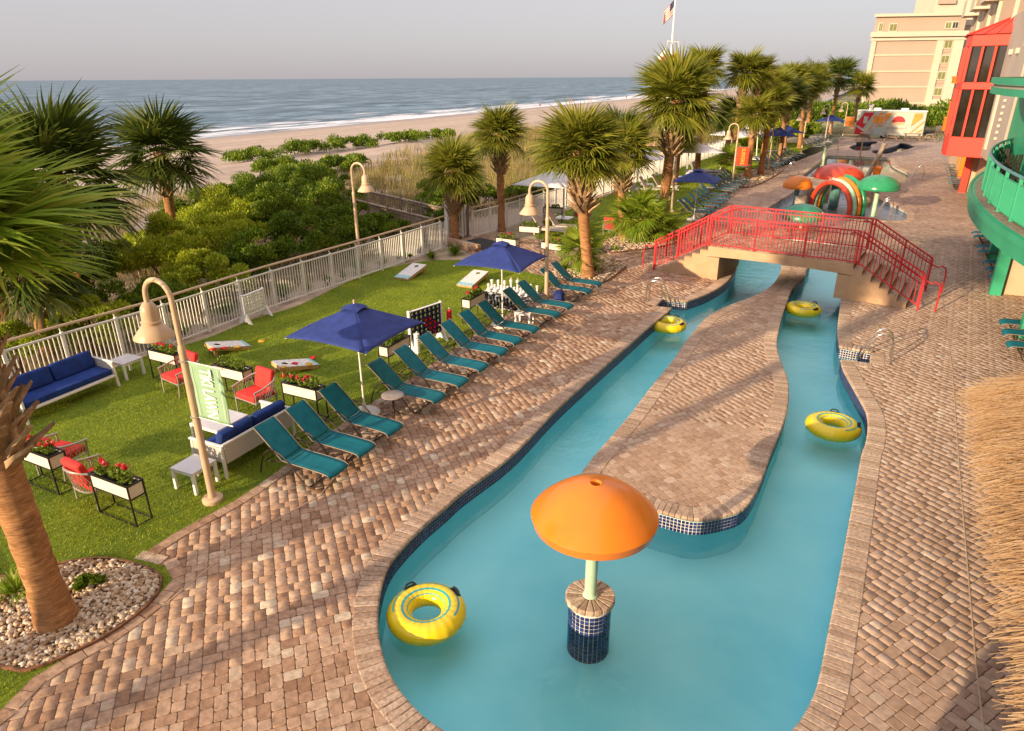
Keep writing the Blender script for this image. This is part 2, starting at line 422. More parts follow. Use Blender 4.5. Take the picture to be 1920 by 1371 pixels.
def bark_mat(name, c0, c1, c2):
    m, N, L, out = nodes(name)
    b = N.new('ShaderNodeBsdfPrincipled'); L.new(b.outputs[0], out.inputs[0]); b.inputs['Roughness'].default_value = 0.9; b.inputs['Specular IOR Level'].default_value = 0.15
    p = pos(N, True)
    mp = N.new('ShaderNodeMapping'); mp.inputs['Scale'].default_value = (7.0, 7.0, 55.0); L.new(p, mp.inputs[0])
    n1 = noise(N, L, 1.0, 6, mp.outputs[0], 0.7)
    mp2 = N.new('ShaderNodeMapping'); mp2.inputs['Scale'].default_value = (2.0, 2.0, 5.0); L.new(p, mp2.inputs[0])
    n2 = noise(N, L, 1.0, 4, mp2.outputs[0])
    c = ramp(N, L, n1.outputs[0], [(0.32, c0), (0.5, c1), (0.68, c2)]).outputs[0]
    c = mixc(N, L, 1.0, c, ramp(N, L, n2.outputs[0], [(0.3, (0.62, 0.58, 0.55)), (0.65, (1.15, 1.1, 1.05))]).outputs[0], 'MULTIPLY')
    L.new(c, b.inputs['Base Color'])
    bp = N.new('ShaderNodeBump'); bp.inputs['Strength'].default_value = 0.6; bp.inputs['Distance'].default_value = 0.015; L.new(n1.outputs[0], bp.inputs['Height']); L.new(bp.outputs[0], b.inputs['Normal'])
    return m
M['bark'] = bark_mat('palm_bark', (0.20, 0.10, 0.05), (0.36, 0.185, 0.085), (0.54, 0.32, 0.16))
M['boot'] = mat('palm_boot', (0.36, 0.23, 0.13), 0.85, var=0.3, vscale=7, bump=0.5, rnd=0.25)
M['bark_dark'] = mat('fibrous_bark', (0.10, 0.055, 0.03), 0.95, var=0.4, vscale=14, bump=1.0, bscale=30)
M['twig'] = mat('twig_bark', (0.20, 0.12, 0.06), 0.9, var=0.2)
M['straw'] = leaf_mat('thatch_straw', [(0.1, (0.26, 0.14, 0.06)), (0.45, (0.58, 0.36, 0.17)), (0.9, (0.76, 0.54, 0.30))], trans=0.15, vs=1.2, gloss=0.04)

# ================================================================== terrain, beach, sea
FENCE = [(-16.55, -12.0), (-16.25, 0.0), (-16.528, 7.738), (-16.412, 9.239), (-16.209, 11.386), (-16.171, 15.081), (-15.542, 24.794)]
def dune_h(x, y):
    d = -15.3 - x                     # metres seaward of the fence
    s = np.clip
    h = -0.06 - 0.35 * s(d / 10, 0, 1)
    h = h + 0.55 * np.exp(-((d - 24) / 9.0) ** 2) * (0.7 + 0.3 * np.sin(y * 0.11))
    h = h - 0.9 * s((d - 34) / 16, 0, 1) - 1.35 * s((d - 48) / 42, 0, 1) - 1.4 * s((d - 84) / 60, 0, 1)
    h = h + 0.10 * np.sin(x * 0.7 + y * 0.23) * s(d / 5, 0, 1) * s((50 - d) / 15, 0, 1)
    return h
def terrain():
    xs = np.concatenate([np.linspace(-14.0, -70, 90), np.linspace(-71, -200, 60)])
    ys = np.concatenate([np.linspace(-60, 80, 110), np.linspace(83, 300, 60), np.linspace(310, 900, 40)])
    X, Y = np.meshgrid(xs, ys); Z = dune_h(X, Y)
    nx, ny = len(xs), len(ys)
    V = np.c_[X.ravel(), Y.ravel(), Z.ravel()]
    i, j = np.meshgrid(np.arange(nx - 1), np.arange(ny - 1)); a = (j * nx + i).ravel()
    return V, np.c_[a, a + nx, a + nx + 1, a + 1]
def sand_mat():
    m, N, L, out = nodes('beach_sand')
    b = N.new('ShaderNodeBsdfPrincipled'); L.new(b.outputs[0], out.inputs[0]); b.inputs['Roughness'].default_value = 0.9
    p = pos(N); sp = N.new('ShaderNodeSeparateXYZ'); L.new(p, sp.inputs[0])
    wet = N.new('ShaderNodeMapRange'); wet.inputs[1].default_value = -2.2; wet.inputs[2].default_value = -2.62; L.new(sp.outputs[2], wet.inputs[0])
    mp = N.new('ShaderNodeMapping'); mp.inputs['Scale'].default_value = (0.35, 0.03, 1); L.new(p, mp.inputs[0])
    n1 = noise(N, L, 1.0, 5, mp.outputs[0]); n2 = noise(N, L, 0.9, 6, p)
    c = ramp(N, L, n1.outputs[0], [(0.3, (0.37, 0.275, 0.205)), (0.55, (0.46, 0.355, 0.275)), (0.75, (0.52, 0.415, 0.325))]).outputs[0]
    c2 = ramp(N, L, n2.outputs[0], [(0.3, (0.8, 0.78, 0.76)), (0.7, (1.08, 1.06, 1.05))]).outputs[0]
    c = mixc(N, L, 1.0, c, c2, 'MULTIPLY')
    c = mixc(N, L, wet.outputs[0], c, (0.20, 0.165, 0.15))
    L.new(c, b.inputs['Base Color'])
    rr = N.new('ShaderNodeMapRange'); rr.inputs[3].default_value = 0.9; rr.inputs[4].default_value = 0.35; L.new(wet.outputs[0], rr.inputs[0]); L.new(rr.outputs[0], b.inputs['Roughness'])
    bp = N.new('ShaderNodeBump'); bp.inputs['Strength'].default_value = 0.5; bp.inputs['Distance'].default_value = 0.15; L.new(n2.outputs[0], bp.inputs['Height']); L.new(bp.outputs[0], b.inputs['Normal'])
    return m
V, F = terrain()
link_mesh('beach', np_mesh('beach', V, F, sand_mat(), True), kind='structure')
M['dirt'] = mat('sandy_ground', (0.42, 0.33, 0.22), 0.95, var=0.2, vscale=1.5, obj=False, bump=0.6, bscale=30)
sheet('ground', [(-15.2, -400), (600, -400), (600, 1500), (-15.2, 1500)], z=-1.2, mat=mat('inland_ground', (0.22, 0.20, 0.08), 0.95, var=0.3, vscale=0.05, obj=False))

def sea_mat():
    m, N, L, out = nodes('sea_water')
    p = pos(N); sp = N.new('ShaderNodeSeparateXYZ'); L.new(p, sp.inputs[0])
    mp = N.new('ShaderNodeMapping'); mp.inputs['Scale'].default_value = (0.11, 0.05, 1); mp.inputs['Rotation'].default_value = (0, 0, 0.12); L.new(p, mp.inputs[0])
    n1 = noise(N, L, 1.0, 6, mp.outputs[0], 0.65)
    mp2 = N.new('ShaderNodeMapping'); mp2.inputs['Scale'].default_value = (0.035, 0.012, 1); L.new(p, mp2.inputs[0])
    n2 = noise(N, L, 1.0, 4, mp2.outputs[0])
    c = ramp(N, L, n1.outputs[0], [(0.38, (0.02, 0.05, 0.075)), (0.50, (0.085, 0.15, 0.20)), (0.60, (0.22, 0.30, 0.37))]).outputs[0]
    c = mixc(N, L, 0.3, c, ramp(N, L, n2.outputs[0], [(0.35, (0.08, 0.14, 0.17)), (0.65, (0.20, 0.26, 0.29))]).outputs[0])
    # foam: streaks of broken surf parallel to the shore
    w = N.new('ShaderNodeMapping'); w.inputs['Scale'].default_value = (0.16, 0.022, 1); L.new(p, w.inputs[0])
    n3 = noise(N, L, 1.0, 7, w.outputs[0], 0.7)
    near = N.new('ShaderNodeMapRange'); near.inputs[1].default_value = -150; near.inputs[2].default_value = -104; L.new(sp.outputs[0], near.inputs[0])
    th = N.new('ShaderNodeMath'); th.operation = 'MULTIPLY_ADD'; L.new(near.outputs[0], th.inputs[0]); th.inputs[1].default_value = 0.26; L.new(n3.outputs[0], th.inputs[2])
    fo = N.new('ShaderNodeMapRange'); fo.inputs[1].default_value = 0.67; fo.inputs[2].default_value = 0.75; L.new(th.outputs[0], fo.inputs[0])
    c = mixc(N, L, fo.outputs[0], c, (0.74, 0.72, 0.72))
    b = N.new('ShaderNodeBsdfPrincipled'); L.new(c, b.inputs['Base Color']); b.inputs['Roughness'].default_value = 0.5; b.inputs['Specular IOR Level'].default_value = 0.15
    bp = N.new('ShaderNodeBump'); bp.inputs['Strength'].default_value = 0.6; bp.inputs['Distance'].default_value = 0.8; L.new(n1.outputs[0], bp.inputs['Height']); L.new(bp.outputs[0], b.inputs['Normal'])
    L.new(b.outputs[0], out.inputs[0]); return m
SEA = sea_mat()
def sea():
    xs = np.concatenate([np.linspace(-98, -190, 180), -190 * 1.06 ** np.arange(1, 86)])
    ys = np.concatenate([-200 * 1.3 ** np.arange(18, 0, -1), np.linspace(-200, 900, 120), 900 * 1.3 ** np.arange(1, 13)])
    X, Y = np.meshgrid(xs, ys)
    sx = X + 4 * np.sin(Y * 0.021) + 2 * np.sin(Y * 0.07 + 1)
    amp = 0.34 * np.clip((-102 - X) / 6, 0, 1) * np.clip((200 + X) / 60, 0, 1)
    Z = -2.6 + amp * np.maximum(0, np.sin(sx * 0.62 + 0.8 * np.sin(Y * 0.05))) ** 3 * (0.5 + 0.5 * np.sin(Y * 0.033 + X * 0.2))
    nx, ny = len(xs), len(ys); V = np.c_[X.ravel(), Y.ravel(), Z.ravel()]
    i, j = np.meshgrid(np.arange(nx - 1), np.arange(ny - 1)); a = (j * nx + i).ravel()
    return V, np.c_[a, a + nx, a + nx + 1, a + 1]
V, F = sea()
link_mesh('sea', np_mesh('sea', V, F, SEA, True), kind='structure')

# ================================================================== pool outline
runL = catmull([(-1.9, 4.30), (-3.111, 4.415), (-3.661, 4.560), (-4.131, 4.814), (-4.545, 5.177), (-4.876, 5.582), (-5.156, 6.066), (-5.316, 6.477), (-5.371, 6.924), (-5.378, 7.496), (-5.336, 8.043), (-5.299, 8.649), (-5.096, 10.134), (-5.099, 12.375), (-4.974, 14.994), (-4.878, 16.679), (-4.798, 18.277), (-4.66, 19.9)], step=0.12)
notchL = [Vector((-4.66, 20.2, 0)), Vector((-5.15, 20.25, 0)), Vector((-5.15, 21.1, 0)), Vector((-4.42, 21.15, 0))]
runL2 = catmull([(-4.38, 21.19), (-3.936, 22.439), (-3.661, 24.146), (-3.714, 26.145), (-3.980, 28.049), (-4.3, 30.5), (-4.0, 31.6), (-2.4, 32.4), (-0.4, 32.0), (0.25, 30.6), (0.214, 27.754), (0.165, 25.235), (0.054, 24.347), (0.047, 22.754), (0.095, 20.238), (0.19, 19.08)], step=0.12)
notchR = [Vector((0.20, 18.95, 0)), Vector((0.95, 18.85, 0)), Vector((0.95, 18.0, 0)), Vector((0.28, 17.95, 0))]
runR = catmull([(0.30, 17.82), (0.355, 17.389), (0.575, 16.475), (0.798, 15.570), (0.914, 15.017), (0.965, 14.342), (0.939, 13.541), (0.883, 13.057), (0.812, 11.700), (0.748, 10.441), (0.679, 9.076), (0.613, 7.914), (0.569, 7.136), (0.527, 6.754), (0.447, 6.410), (0.346, 6.125), (0.0, 5.35), (-0.8, 4.7), (-1.9, 4.30)], step=0.12)
POOL = runL + notchL + runL2 + notchR + runR[:-1]
ISL = catmull([(-2.144, 26.634), (-2.111, 25.113), (-2.258, 23.653), (-2.641, 22.333), (-3.083, 21.252), (-3.443, 19.822), (-3.525, 17.736), (-3.509, 16.169), (-3.554, 14.370), (-3.560, 12.866), (-3.604, 11.659), (-3.641, 10.890), (-3.649, 10.450), (-3.62, 10.02), (-3.34, 9.68), (-2.7, 9.58), (-1.966, 9.544), (-1.479, 9.586), (-1.091, 9.907), (-0.871, 10.216), (-0.769, 10.723), (-0.717, 11.553), (-0.707, 12.257), (-0.636, 13.824), (-0.674, 14.945), (-0.801, 16.010), (-1.023, 16.908), (-1.247, 17.832), (-1.375, 18.774), (-1.475, 20.446), (-1.524, 22.365), (-1.523, 24.215), (-1.287, 25.738), (-1.324, 26.770), (-1.3, 28.5), (-1.8, 29.5), (-2.25, 28.5)], closed=True, step=0.12)
WATER_Z, FLOOR_Z = -0.33, -0.82

KIDS = catmull([(-4.25, 38.7), (-4.15, 42.0), (-3.796, 45.508), (-3.5, 48.6), (-1.5, 49.0), (0.0, 47.2), (0.977, 45.519), (2.242, 42.275), (2.35, 40.4), (2.116, 38.804), (0.8, 38.3), (-2.0, 38.2)], closed=True, step=0.4)
POOL2 = [Vector((*p, 0)) for p in [(-4.0, 53.9), (-3.240, 70.101), (1.811, 69.891)]] + catmull([(1.811, 69.891), (1.9, 64.5), (2.901, 58.980), (2.75, 56.2), (2.560, 53.407)], step=0.5)[1:]
def px_loop(pts): return catmull(pts, closed=True, step=0.4)
TUB_A = px_loop([(-1.821, 79.062), (-1.312, 83.160), (-1.445, 85.899), (0.406, 87.407), (0.683, 84.689), (0.154, 82.452), (0.131, 76.923), (-1.034, 75.289)])
TUB_B = px_loop([(0.237, 75.838), (1.327, 78.601), (2.402, 82.760), (2.954, 86.343), (4.052, 83.464), (3.874, 80.891), (2.759, 76.375), (1.406, 73.138), (0.533, 73.274)])

def pool_shell(name, loop, floor_z, mat_floor, hole=None, wz=WATER_Z, water=None, wname='pool_water'):
    n = len(loop); mb = MB()
    V = [(p.x, p.y, -0.075) for p in loop] + [(p.x, p.y, floor_z) for p in loop]
    mb.add(V, [(i, n + i, n + (i + 1) % n, (i + 1) % n) for i in range(n)])
    w = mb.build(name + '_wall', mat_floor); w['kind'] = 'structure'
    sheet(name + '_floor', loop, [hole] if hole else [], floor_z, mat_floor)
    sheet(wname, loop, [hole] if hole else [], wz, water)
    return w
poolwall = pool_shell('pool', POOL, FLOOR_Z, M['plaster'], ISL, water=M['water'])
M['splash'] = water_mat('aerated_water', (0.86, 0.91, 0.95), 3.0, 0.8, 0.12, 0.12)
M['plaster_pale'] = mat('pale_plaster', (0.66, 0.74, 0.80), 0.8, var=0.15, vscale=2.0, obj=False)
M['still'] = water_mat('still_water', (0.80, 0.85, 0.76), 1.2, 0.05, 0.02, f0=1.5)
M['plaster_grey'] = mat('grey_plaster', (0.62, 0.66, 0.62), 0.8, obj=False)
M['plaster_dark'] = mat('dark_plaster', (0.03, 0.04, 0.07), 0.6, obj=False)
pool_shell('splash_pool', KIDS, -0.40, M['plaster_pale'], None, -0.14, M['splash'], 'splash_pool_water')
pool_shell('far_pool', POOL2, -0.8, M['plaster_grey'], None, -0.16, M['still'], 'far_pool_water')
pool_shell('hot_tub', TUB_A, -0.9, M['plaster_dark'], None, -0.3, M['still'], 'hot_tub_water')
pool_shell('second_hot_tub', TUB_B, -0.9, M['plaster_dark'], None, -0.3, M['still'], 'second_hot_tub_water')

# ================================================================== deck sheets
edgeL = [(-7.6, -6.0), (-7.7, 0.0), (-7.735, 2.402), (-7.869, 2.834), (-7.839, 3.137), (-7.717, 3.682), (-7.731, 4.356), (-7.857, 4.798), (-8.221, 4.954), (-8.691, 4.884), (-8.757, 5.572), (-8.615, 6.625), (-8.648, 7.651), (-8.759, 8.924), (-8.845, 10.758), (-8.860, 12.923), (-8.943, 15.784), (-8.922, 18.512), (-8.95, 20.9)]
EDGE_L = catmull(edgeL, step=0.3)
DECK_NEAR_END = 34.0
near_outer = list(EDGE_L) + [Vector(p + (0,)) for p in [(-9.4, 22.0), (-10.6, 22.3), (-12.4, 23.3), (-13.9, 23.75), (-15.6, 25.2), (-15.5, 27.1), (-14.3, 27.5), (-11.5, 27.05), (-9.2, 26.5), (-8.0, 27.2), (-7.0, 28.4), (-6.7, 30.0), (-6.9, DECK_NEAR_END)]] + [Vector((7.5, DECK_NEAR_END, 0)), Vector((7.5, -6, 0))]
deck = sheet('deck', near_outer, [POOL], -0.014, M['joint'])
far_outer = [(-6.9, DECK_NEAR_END), (-7.45, 37), (-7.25, 47.3), (-6.4, 54.0), (-6.2, 57.5), (-5.4, 63), (-4.4, 70.2), (-3.6, 77), (-3.2, 92.5), (9, 92.5), (9, DECK_NEAR_END)]
def far_deck_mat():
    m, N, L, out = nodes('far_pavers')
    b = N.new('ShaderNodeBsdfPrincipled'); L.new(b.outputs[0], out.inputs[0]); b.inputs['Roughness'].default_value = 0.85
    p = pos(N)
    mp = N.new('ShaderNodeMapping'); mp.inputs['Rotation'].default_value = (0, 0, R(50)); L.new(p, mp.inputs[0])
    br = N.new('ShaderNodeTexBrick'); br.inputs['Scale'].default_value = 1.0; br.inputs['Brick Width'].default_value = 0.23; br.inputs['Row Height'].default_value = 0.15
    br.inputs['Mortar Size'].default_value = 0.004; br.inputs['Bias'].default_value = 0.0
    br.inputs['Color1'].default_value = (0.31, 0.20, 0.145, 1); br.inputs['Color2'].default_value = (0.49, 0.37, 0.275, 1); br.inputs['Mortar'].default_value = (0.18, 0.12, 0.09, 1)
    L.new(mp.outputs[0], br.inputs['Vector'])
    n = noise(N, L, 0.5, 6, p); n2 = noise(N, L, 6.0, 4, p)
    c = mixc(N, L, 1.0, br.outputs[0], ramp(N, L, n.outputs[0], [(0.3, (0.75, 0.72, 0.72)), (0.7, (1.12, 1.1, 1.08))]).outputs[0], 'MULTIPLY')
    c = mixc(N, L, 1.0, c, ramp(N, L, n2.outputs[0], [(0.3, (0.8, 0.8, 0.8)), (0.7, (1.15, 1.15, 1.15))]).outputs[0], 'MULTIPLY')
    L.new(c, b.inputs['Base Color'])
    return m
M['far_deck'] = far_deck_mat()
fardeck = sheet('far_deck', far_outer, [KIDS, POOL2, TUB_A, TUB_B], 0.0, M['far_deck'])

# ---- pavers: three sizes on a 76 mm module
U = 0.0765
def paver_mesh(a, b, mk='paver'):
    mb = MB(); g = 0.0038; w, d = a * U / 2 - g, b * U / 2 - g; c = 0.0055; k = 0.016
    def ring(w, d, r, z):
        return [(w - r, -d, z), (w, -d + r, z), (w, d - r, z), (w - r, d, z), (-w + r, d, z), (-w, d - r, z), (-w, -d + r, z), (-w + r, -d, z)]
    V = ring(w, d, k, -0.05) + ring(w, d, k, -0.006) + ring(w - c, d - c, k * 0.8, 0.0)
    F = [(i, (i + 1) % 8, 8 + (i + 1) % 8, 8 + i) for i in range(8)] + [(8 + i, 8 + (i + 1) % 8, 16 + (i + 1) % 8, 16 + i) for i in range(8)] + [tuple(range(16, 24))]
    mb.add(V, F); me = mb.mesh('paver', M[mk]); return me
PAV = {(3, 2): paver_mesh(3, 2), (2, 3): paver_mesh(2, 3), (2, 2): paver_mesh(2, 2)}
PAV_EVEN = {k: paver_mesh(*k, 'paver_even') for k in PAV}
def paver_layout(x0, x1, y0, y1, ang, off=(0, 0)):
    c, s = math.cos(ang), math.sin(ang); cx, cy = (x0 + x1) / 2, (y0 + y1) / 2
    rad = math.hypot(x1 - x0, y1 - y0) / 2 + 1
    ng = int(rad / (6 * U)) + 2; nr = int(rad / (7 * U)) + 2; out = []
    base = [((1.5, 1), (3, 2)), ((4.5, 1), (3, 2)), ((1, 3.5), (2, 3)), ((1, 6), (2, 2)), ((3, 3), (2, 2)), ((3, 5.5), (2, 3)), ((5, 3.5), (2, 3)), ((5, 6), (2, 2))]
    for gx in range(-ng, ng):
        for gy in range(-nr, nr):
            ox, oy = gx * 6, gy * 7 + (gx * 3) % 7
            for (px, py), sz in base:
                u, v = (ox + px) * U, (oy + py) * U
                out.append((cx + u * c - v * s, cy + u * s + v * c, sz))
    return [o for o in out if x0 < o[0] < x1 and y0 < o[1] < y1]
def lay(parent, keep, bbox, ang, limit):
    P = paver_layout(*bbox, ang)
    X = np.array([p[0] for p in P]); Y = np.array([p[1] for p in P]); k = keep(X, Y)
    mats = {s: [] for s in PAV}
    for p, ok in zip(P, k):
        if ok:
            mats[p[2]].append(Matrix.Translation((p[0], p[1], rng.uniform(-0.0035, 0.0))) @ Matrix.Rotation(ang + rng.uniform(-0.012, 0.012), 4, 'Z') @ Matrix.Rotation(rng.uniform(-0.004, 0.004), 4, 'X'))
    return mats
EDGE_POLY = near_outer
def vis(X, Y):      # what the photograph can see of the ground, with a margin
    dx, dy = X, Y
    z = dx * _fw.x + dy * _fw.y + CAM_H * math.sin(PITCH)
    u = (dx * _r2.x + dy * _r2.y - CAM_H * _r2.z) / z; v = (dx * _u2.x + dy * _u2.y - CAM_H * _u2.z) / z
    return (z > 0.5) & (np.abs(u) < 0.95) & (v > -0.68)
def keep_deck(X, Y): return inside(EDGE_POLY, X, Y) & ~inside(POOL, X, Y) & (dist_to(POOL, X, Y) > 0.14) & vis(X, Y)
def merge(parent, ms, lims, P_=None):
    for k, lim in zip(ms, lims): pieces(parent, 'paver', (P_ or PAV)[k], ms[k], lim, 'paver_field')
md = lay(deck, lambda X, Y: keep_deck(X, Y) & ((X < -1.5) | (Y < 5.5) & (X < 0)), (-16, -1.4, 1.0, DECK_NEAR_END), R(47), 100)
merge(deck, md, (70, 70, 60))
md = lay(deck, lambda X, Y: keep_deck(X, Y) & ((X >= 0) & (Y > 5.5) | (X >= -1.5) & (Y > 5.5)), (-1.6, 7.5, 5.4, DECK_NEAR_END), R(58), 100)
merge(deck, md, (40, 30, 30), PAV_EVEN)
island = sheet('pool_island', ISL, [], -0.014, M['joint'])
mi = lay(island, lambda X, Y: inside(ISL, X, Y) & (dist_to(ISL, X, Y) > 0.16), (-4.2, 0.3, 8.5, 30), R(52), 300)
merge(island, mi, (100, 100, 100), PAV_EVEN)
# island side wall
n = len(ISL); mb = MB(); mb.add([(p.x, p.y, -0.075) for p in ISL] + [(p.x, p.y, FLOOR_Z) for p in ISL], [(i, (i + 1) % n, n + (i + 1) % n, n + i) for i in range(n)])
iw = mb.build('island_wall', M['plaster']); iw['kind'] = 'structure'

# ---- coping bricks and waterline tiles
def unit_brick(name, m, bev):
    mb = MB(); mb.box((0, 0, 0), (1, 1, 1)); me = mb.mesh(name, m)
    return me
def coping_mesh():
    # local x along the edge, y outwards (0 = water side), z up; bullnose towards the water
    mb = MB(); w = 0.047
    prof = [(-0.02, -0.062), (-0.028, -0.04), (-0.024, -0.016), (-0.006, -0.003), (0.02, 0.0), (0.30, 0.0), (0.306, -0.008), (0.306, -0.062)]
    n = len(prof); V = [(-w, y, z) for y, z in prof] + [(w, y, z) for y, z in prof]
    # soft top edge along the joints
    F = [(i, i + 1, n + i + 1, n + i) for i in range(n - 1)] + [tuple(range(n)), tuple(range(2 * n - 1, n - 1, -1))]
    mb.add(V, F); return mb.mesh('coping_brick', M['coping'], bevel=0.006)
COP = coping_mesh()
def coping(parent, loop, sign, limit=300, top=0.008, scale=1.0):
    seq, h = resample(loop, 0.1 * scale, True); mats = []
    for p, t in seq:
        nrm = Vector((t.y, -t.x, 0)) * sign
        m = Matrix(((t.x, nrm.x, 0, p.x), (t.y, nrm.y, 0, p.y), (0, 0, 1, top + rng.uniform(-0.003, 0.002)), (0, 0, 0, 1)))
        if m.to_3x3().determinant() < 0: m = m @ Matrix.Diagonal((-1, 1, 1, 1))
        mats.append(m @ Matrix.Diagonal((h / 0.1 * rng.uniform(0.96, 1.0), 1, 1, 1)))
    pieces(parent, 'coping_brick', COP, mats, limit)
def area2(P): return sum(P[i - 1].x * P[i].y - P[i].x * P[i - 1].y for i in range(len(P)))
sP = 1 if area2(POOL) > 0 else -1      # +1: outward normal is (t.y,-t.x)
coping(deck, POOL, sP)
coping(island, ISL, -1 if area2(ISL) > 0 else 1)
TILE = unit_brick('tile', M['tile'], 0)
def tiles(parent, loop, sign, rows=4, pitch=0.062, z0=-0.078, limit=300, keep=None):
    seq, h = resample(loop, pitch, True); mats = []
    g = MB(); n = len(loop)
    for p, t in seq:
        if keep and not keep(p): continue
        nrm = Vector((t.y, -t.x, 0)) * sign
        for r in range(rows):
            q = p + nrm * -0.009
            m = Matrix(((t.x, nrm.x, 0, q.x), (t.y, nrm.y, 0, q.y), (0, 0, 1, z0 - (r + 0.5) * pitch), (0, 0, 0, 1)))
            mats.append(m @ Matrix.Diagonal((h * 0.80, 0.008, pitch * 0.80, 1)))
    V = []; out = [p + Vector((0, 0, 0)) for p in loop]
    for i, p in enumerate(loop):
        t = (loop[(i + 1) % n] - loop[i - 1]).normalized(); nr = Vector((t.y, -t.x, 0)) * sign
        V.append(p + nr * -0.004)
    g.add([(p.x, p.y, z0) for p in V] + [(p.x, p.y, z0 - rows * pitch) for p in V], [(i, (i + 1) % n, n + (i + 1) % n, n + i) for i in range(n)])
    g.build('grout_band', M['grout'], parent)
    pieces(parent, 'tile', TILE, mats, limit)
tiles(poolwall, POOL, sP, keep=lambda p: p.y < 29)
tiles(iw, ISL, -1 if area2(ISL) > 0 else 1, keep=lambda p: p.y < 28)
for nm, lp in (('splash_pool_coping', KIDS), ('far_pool_coping', POOL2), ('hot_tub_coping', TUB_A), ('second_hot_tub_coping', TUB_B)):
    sg = 1 if area2(lp) > 0 else -1
    seq, h = resample(lp, 0.3, True); mb = MB()
    for p, t in seq:
        nrm = Vector((t.y, -t.x, 0)) * sg; c = p + nrm * 0.13
        mb.box((c.x, c.y, -0.035), (h * 0.95, 0.32, 0.1), rz=math.atan2(t.y, t.x))
    o = mb.build(nm, M['coping']); o['kind'] = 'structure'

# ---- expansion joints cut through the pavers
for pts in ([(3.063, 30.159), (2.722, 18.536), (2.431, 12.778), (2.220, 8.041), (2.15, 5.0)], [(-7.537, 4.371), (-7.695, 6.094), (-7.421, 7.390), (-7.9, 9.0)]):
    mb = MB()
    for a, b in zip(pts, pts[1:]): mb.bar((*a, 0.001), (*b, 0.001), 0.014, 0.01)
    o = mb.build('drain_strip', M['tan_paint']); o['kind'] = 'structure'

# ---- border course along the lawn
bord = [p for p in EDGE_L if p.y > 1.0]
seq, h = resample(bord, 0.24); mb = MB(); mb.box((0, 0, -0.03), (1, 1, 0.075)); BM = mb.mesh('border_paver', M['paver'], bevel=0.008)
mats = []
for p, t in seq:
    q = p + Vector((t.y, -t.x, 0)) * 0.09
    mats.append(Matrix.Translation((q.x, q.y, 0.004)) @ Matrix.Rotation(math.atan2(t.y, t.x), 4, 'Z') @ Matrix.Diagonal((h * 0.96, 0.19, 1, 1)))
pieces(deck, 'border_paver', BM, mats, 120)

# ================================================================== lawn, beds
SAND_EDGE = catmull([(-16.0, -6), (-16.0, 4), (-15.858, 10.231), (-15.776, 10.764), (-15.481, 12.059), (-15.554, 13.889), (-15.279, 15.402), (-15.605, 18.147), (-15.509, 20.195), (-14.726, 21.906), (-13.301, 22.769), (-12.181, 23.113)], step=0.4)
GRAVEL1 = catmull([(-8.325, 2.787), (-8.008, 2.916), (-7.890, 3.102), (-7.700, 3.670), (-7.706, 4.254), (-7.891, 4.632), (-8.273, 4.797), (-9.136, 4.665), (-9.661, 4.272), (-10.131, 3.716), (-10.9, 3.9), (-10.7, 3.0), (-9.6, 2.6)], closed=True, step=0.15)
LAWN = [p for p in EDGE_L] + [Vector((-9.3, 21.8, 0)), Vector((-10.5, 22.1, 0)), Vector((-12.0, 23.0, 0))] + SAND_EDGE[::-1]
sheet('lawn', [(p.x, p.y) for p in LAWN], [], 0.006, M['lawn'])
LAWN2 = [(-12.587, 27.477), (-10.963, 26.959), (-9.187, 26.708), (-9.694, 28.479), (-9.254, 29.908), (-7.6, 31.5), (-7.6, 40), (-7.7, 46), (-7.0, 52), (-7.2, 64), (-6, 70), (-5, 80), (-10, 84), (-12.5, 70), (-13.3, 55), (-13.9, 47), (-13.6, 40), (-14.0, 34), (-13.8, 29.6)]
sheet('far_lawn', LAWN2, [], 0.006, M['lawn'])
sheet('sand_bed', [(-16.9, -12), (-9.5, -12), (-8.6, 5), (-8.9, 22), (-7.0, 26), (-7.2, 34), (-5.0, 93), (-16, 93), (-14.6, 45), (-15.2, 26)], [], -0.02, M['dirt'])
def blades(name, poly, dens, hgt, wid, m, parent=None, holes=(), vfilter=True, tall=1.0, zf=None, lean=0.5, clump=None):
    xs = [p[0] for p in poly]; ys = [p[1] for p in poly]; x0, x1, y0, y1 = min(xs), max(xs), min(ys), max(ys)
    n = int((x1 - x0) * (y1 - y0) * dens)
    X = npr.uniform(x0, x1, n); Y = npr.uniform(y0, y1, n)
    k = inside(poly, X, Y)
    for h_ in holes: k &= ~inside(h_, X, Y)
    if vfilter: k &= vis(X, Y)
    if clump: k &= (np.sin(X * 1.7 + 1.3 * np.sin(Y * 0.9)) + np.sin(Y * 1.3 + 1.7 * np.sin(X * 0.8 + Y * 0.3)) + npr.normal(0, 0.55, n)) > clump
    X, Y = X[k], Y[k]; n = len(X)
    a = npr.uniform(0, 2 * np.pi, n); h = hgt * npr.uniform(0.5, 1.3, n) * tall; w = wid * npr.uniform(0.7, 1.3, n)
    la = npr.uniform(0, 2 * np.pi, n); ll = h * lean * npr.uniform(0.2, 1.2, n)
    Z = np.full(n, 0.004) if zf is None else zf(X, Y)
    V = np.empty((n, 3, 3), dtype=np.float32)
    V[:, 0] = np.c_[X - np.cos(a) * w, Y - np.sin(a) * w, Z]; V[:, 1] = np.c_[X + np.cos(a) * w, Y + np.sin(a) * w, Z]
    V[:, 2] = np.c_[X + np.cos(la) * ll, Y + np.sin(la) * ll, Z + h]
    me = np_mesh(name, V.reshape(-1, 3), np.arange(n * 3).reshape(-1, 3), m)
    return link_mesh(name, me, parent, kind='stuff')
LP = [(p.x, p.y) for p in LAWN]
near_lawn = [p for p in LP]
o = blades('grass', near_lawn, 1500, 0.035, 0.006, M['turf'], holes=[[(p.x, p.y) for p in GRAVEL1]], lean=0.9)
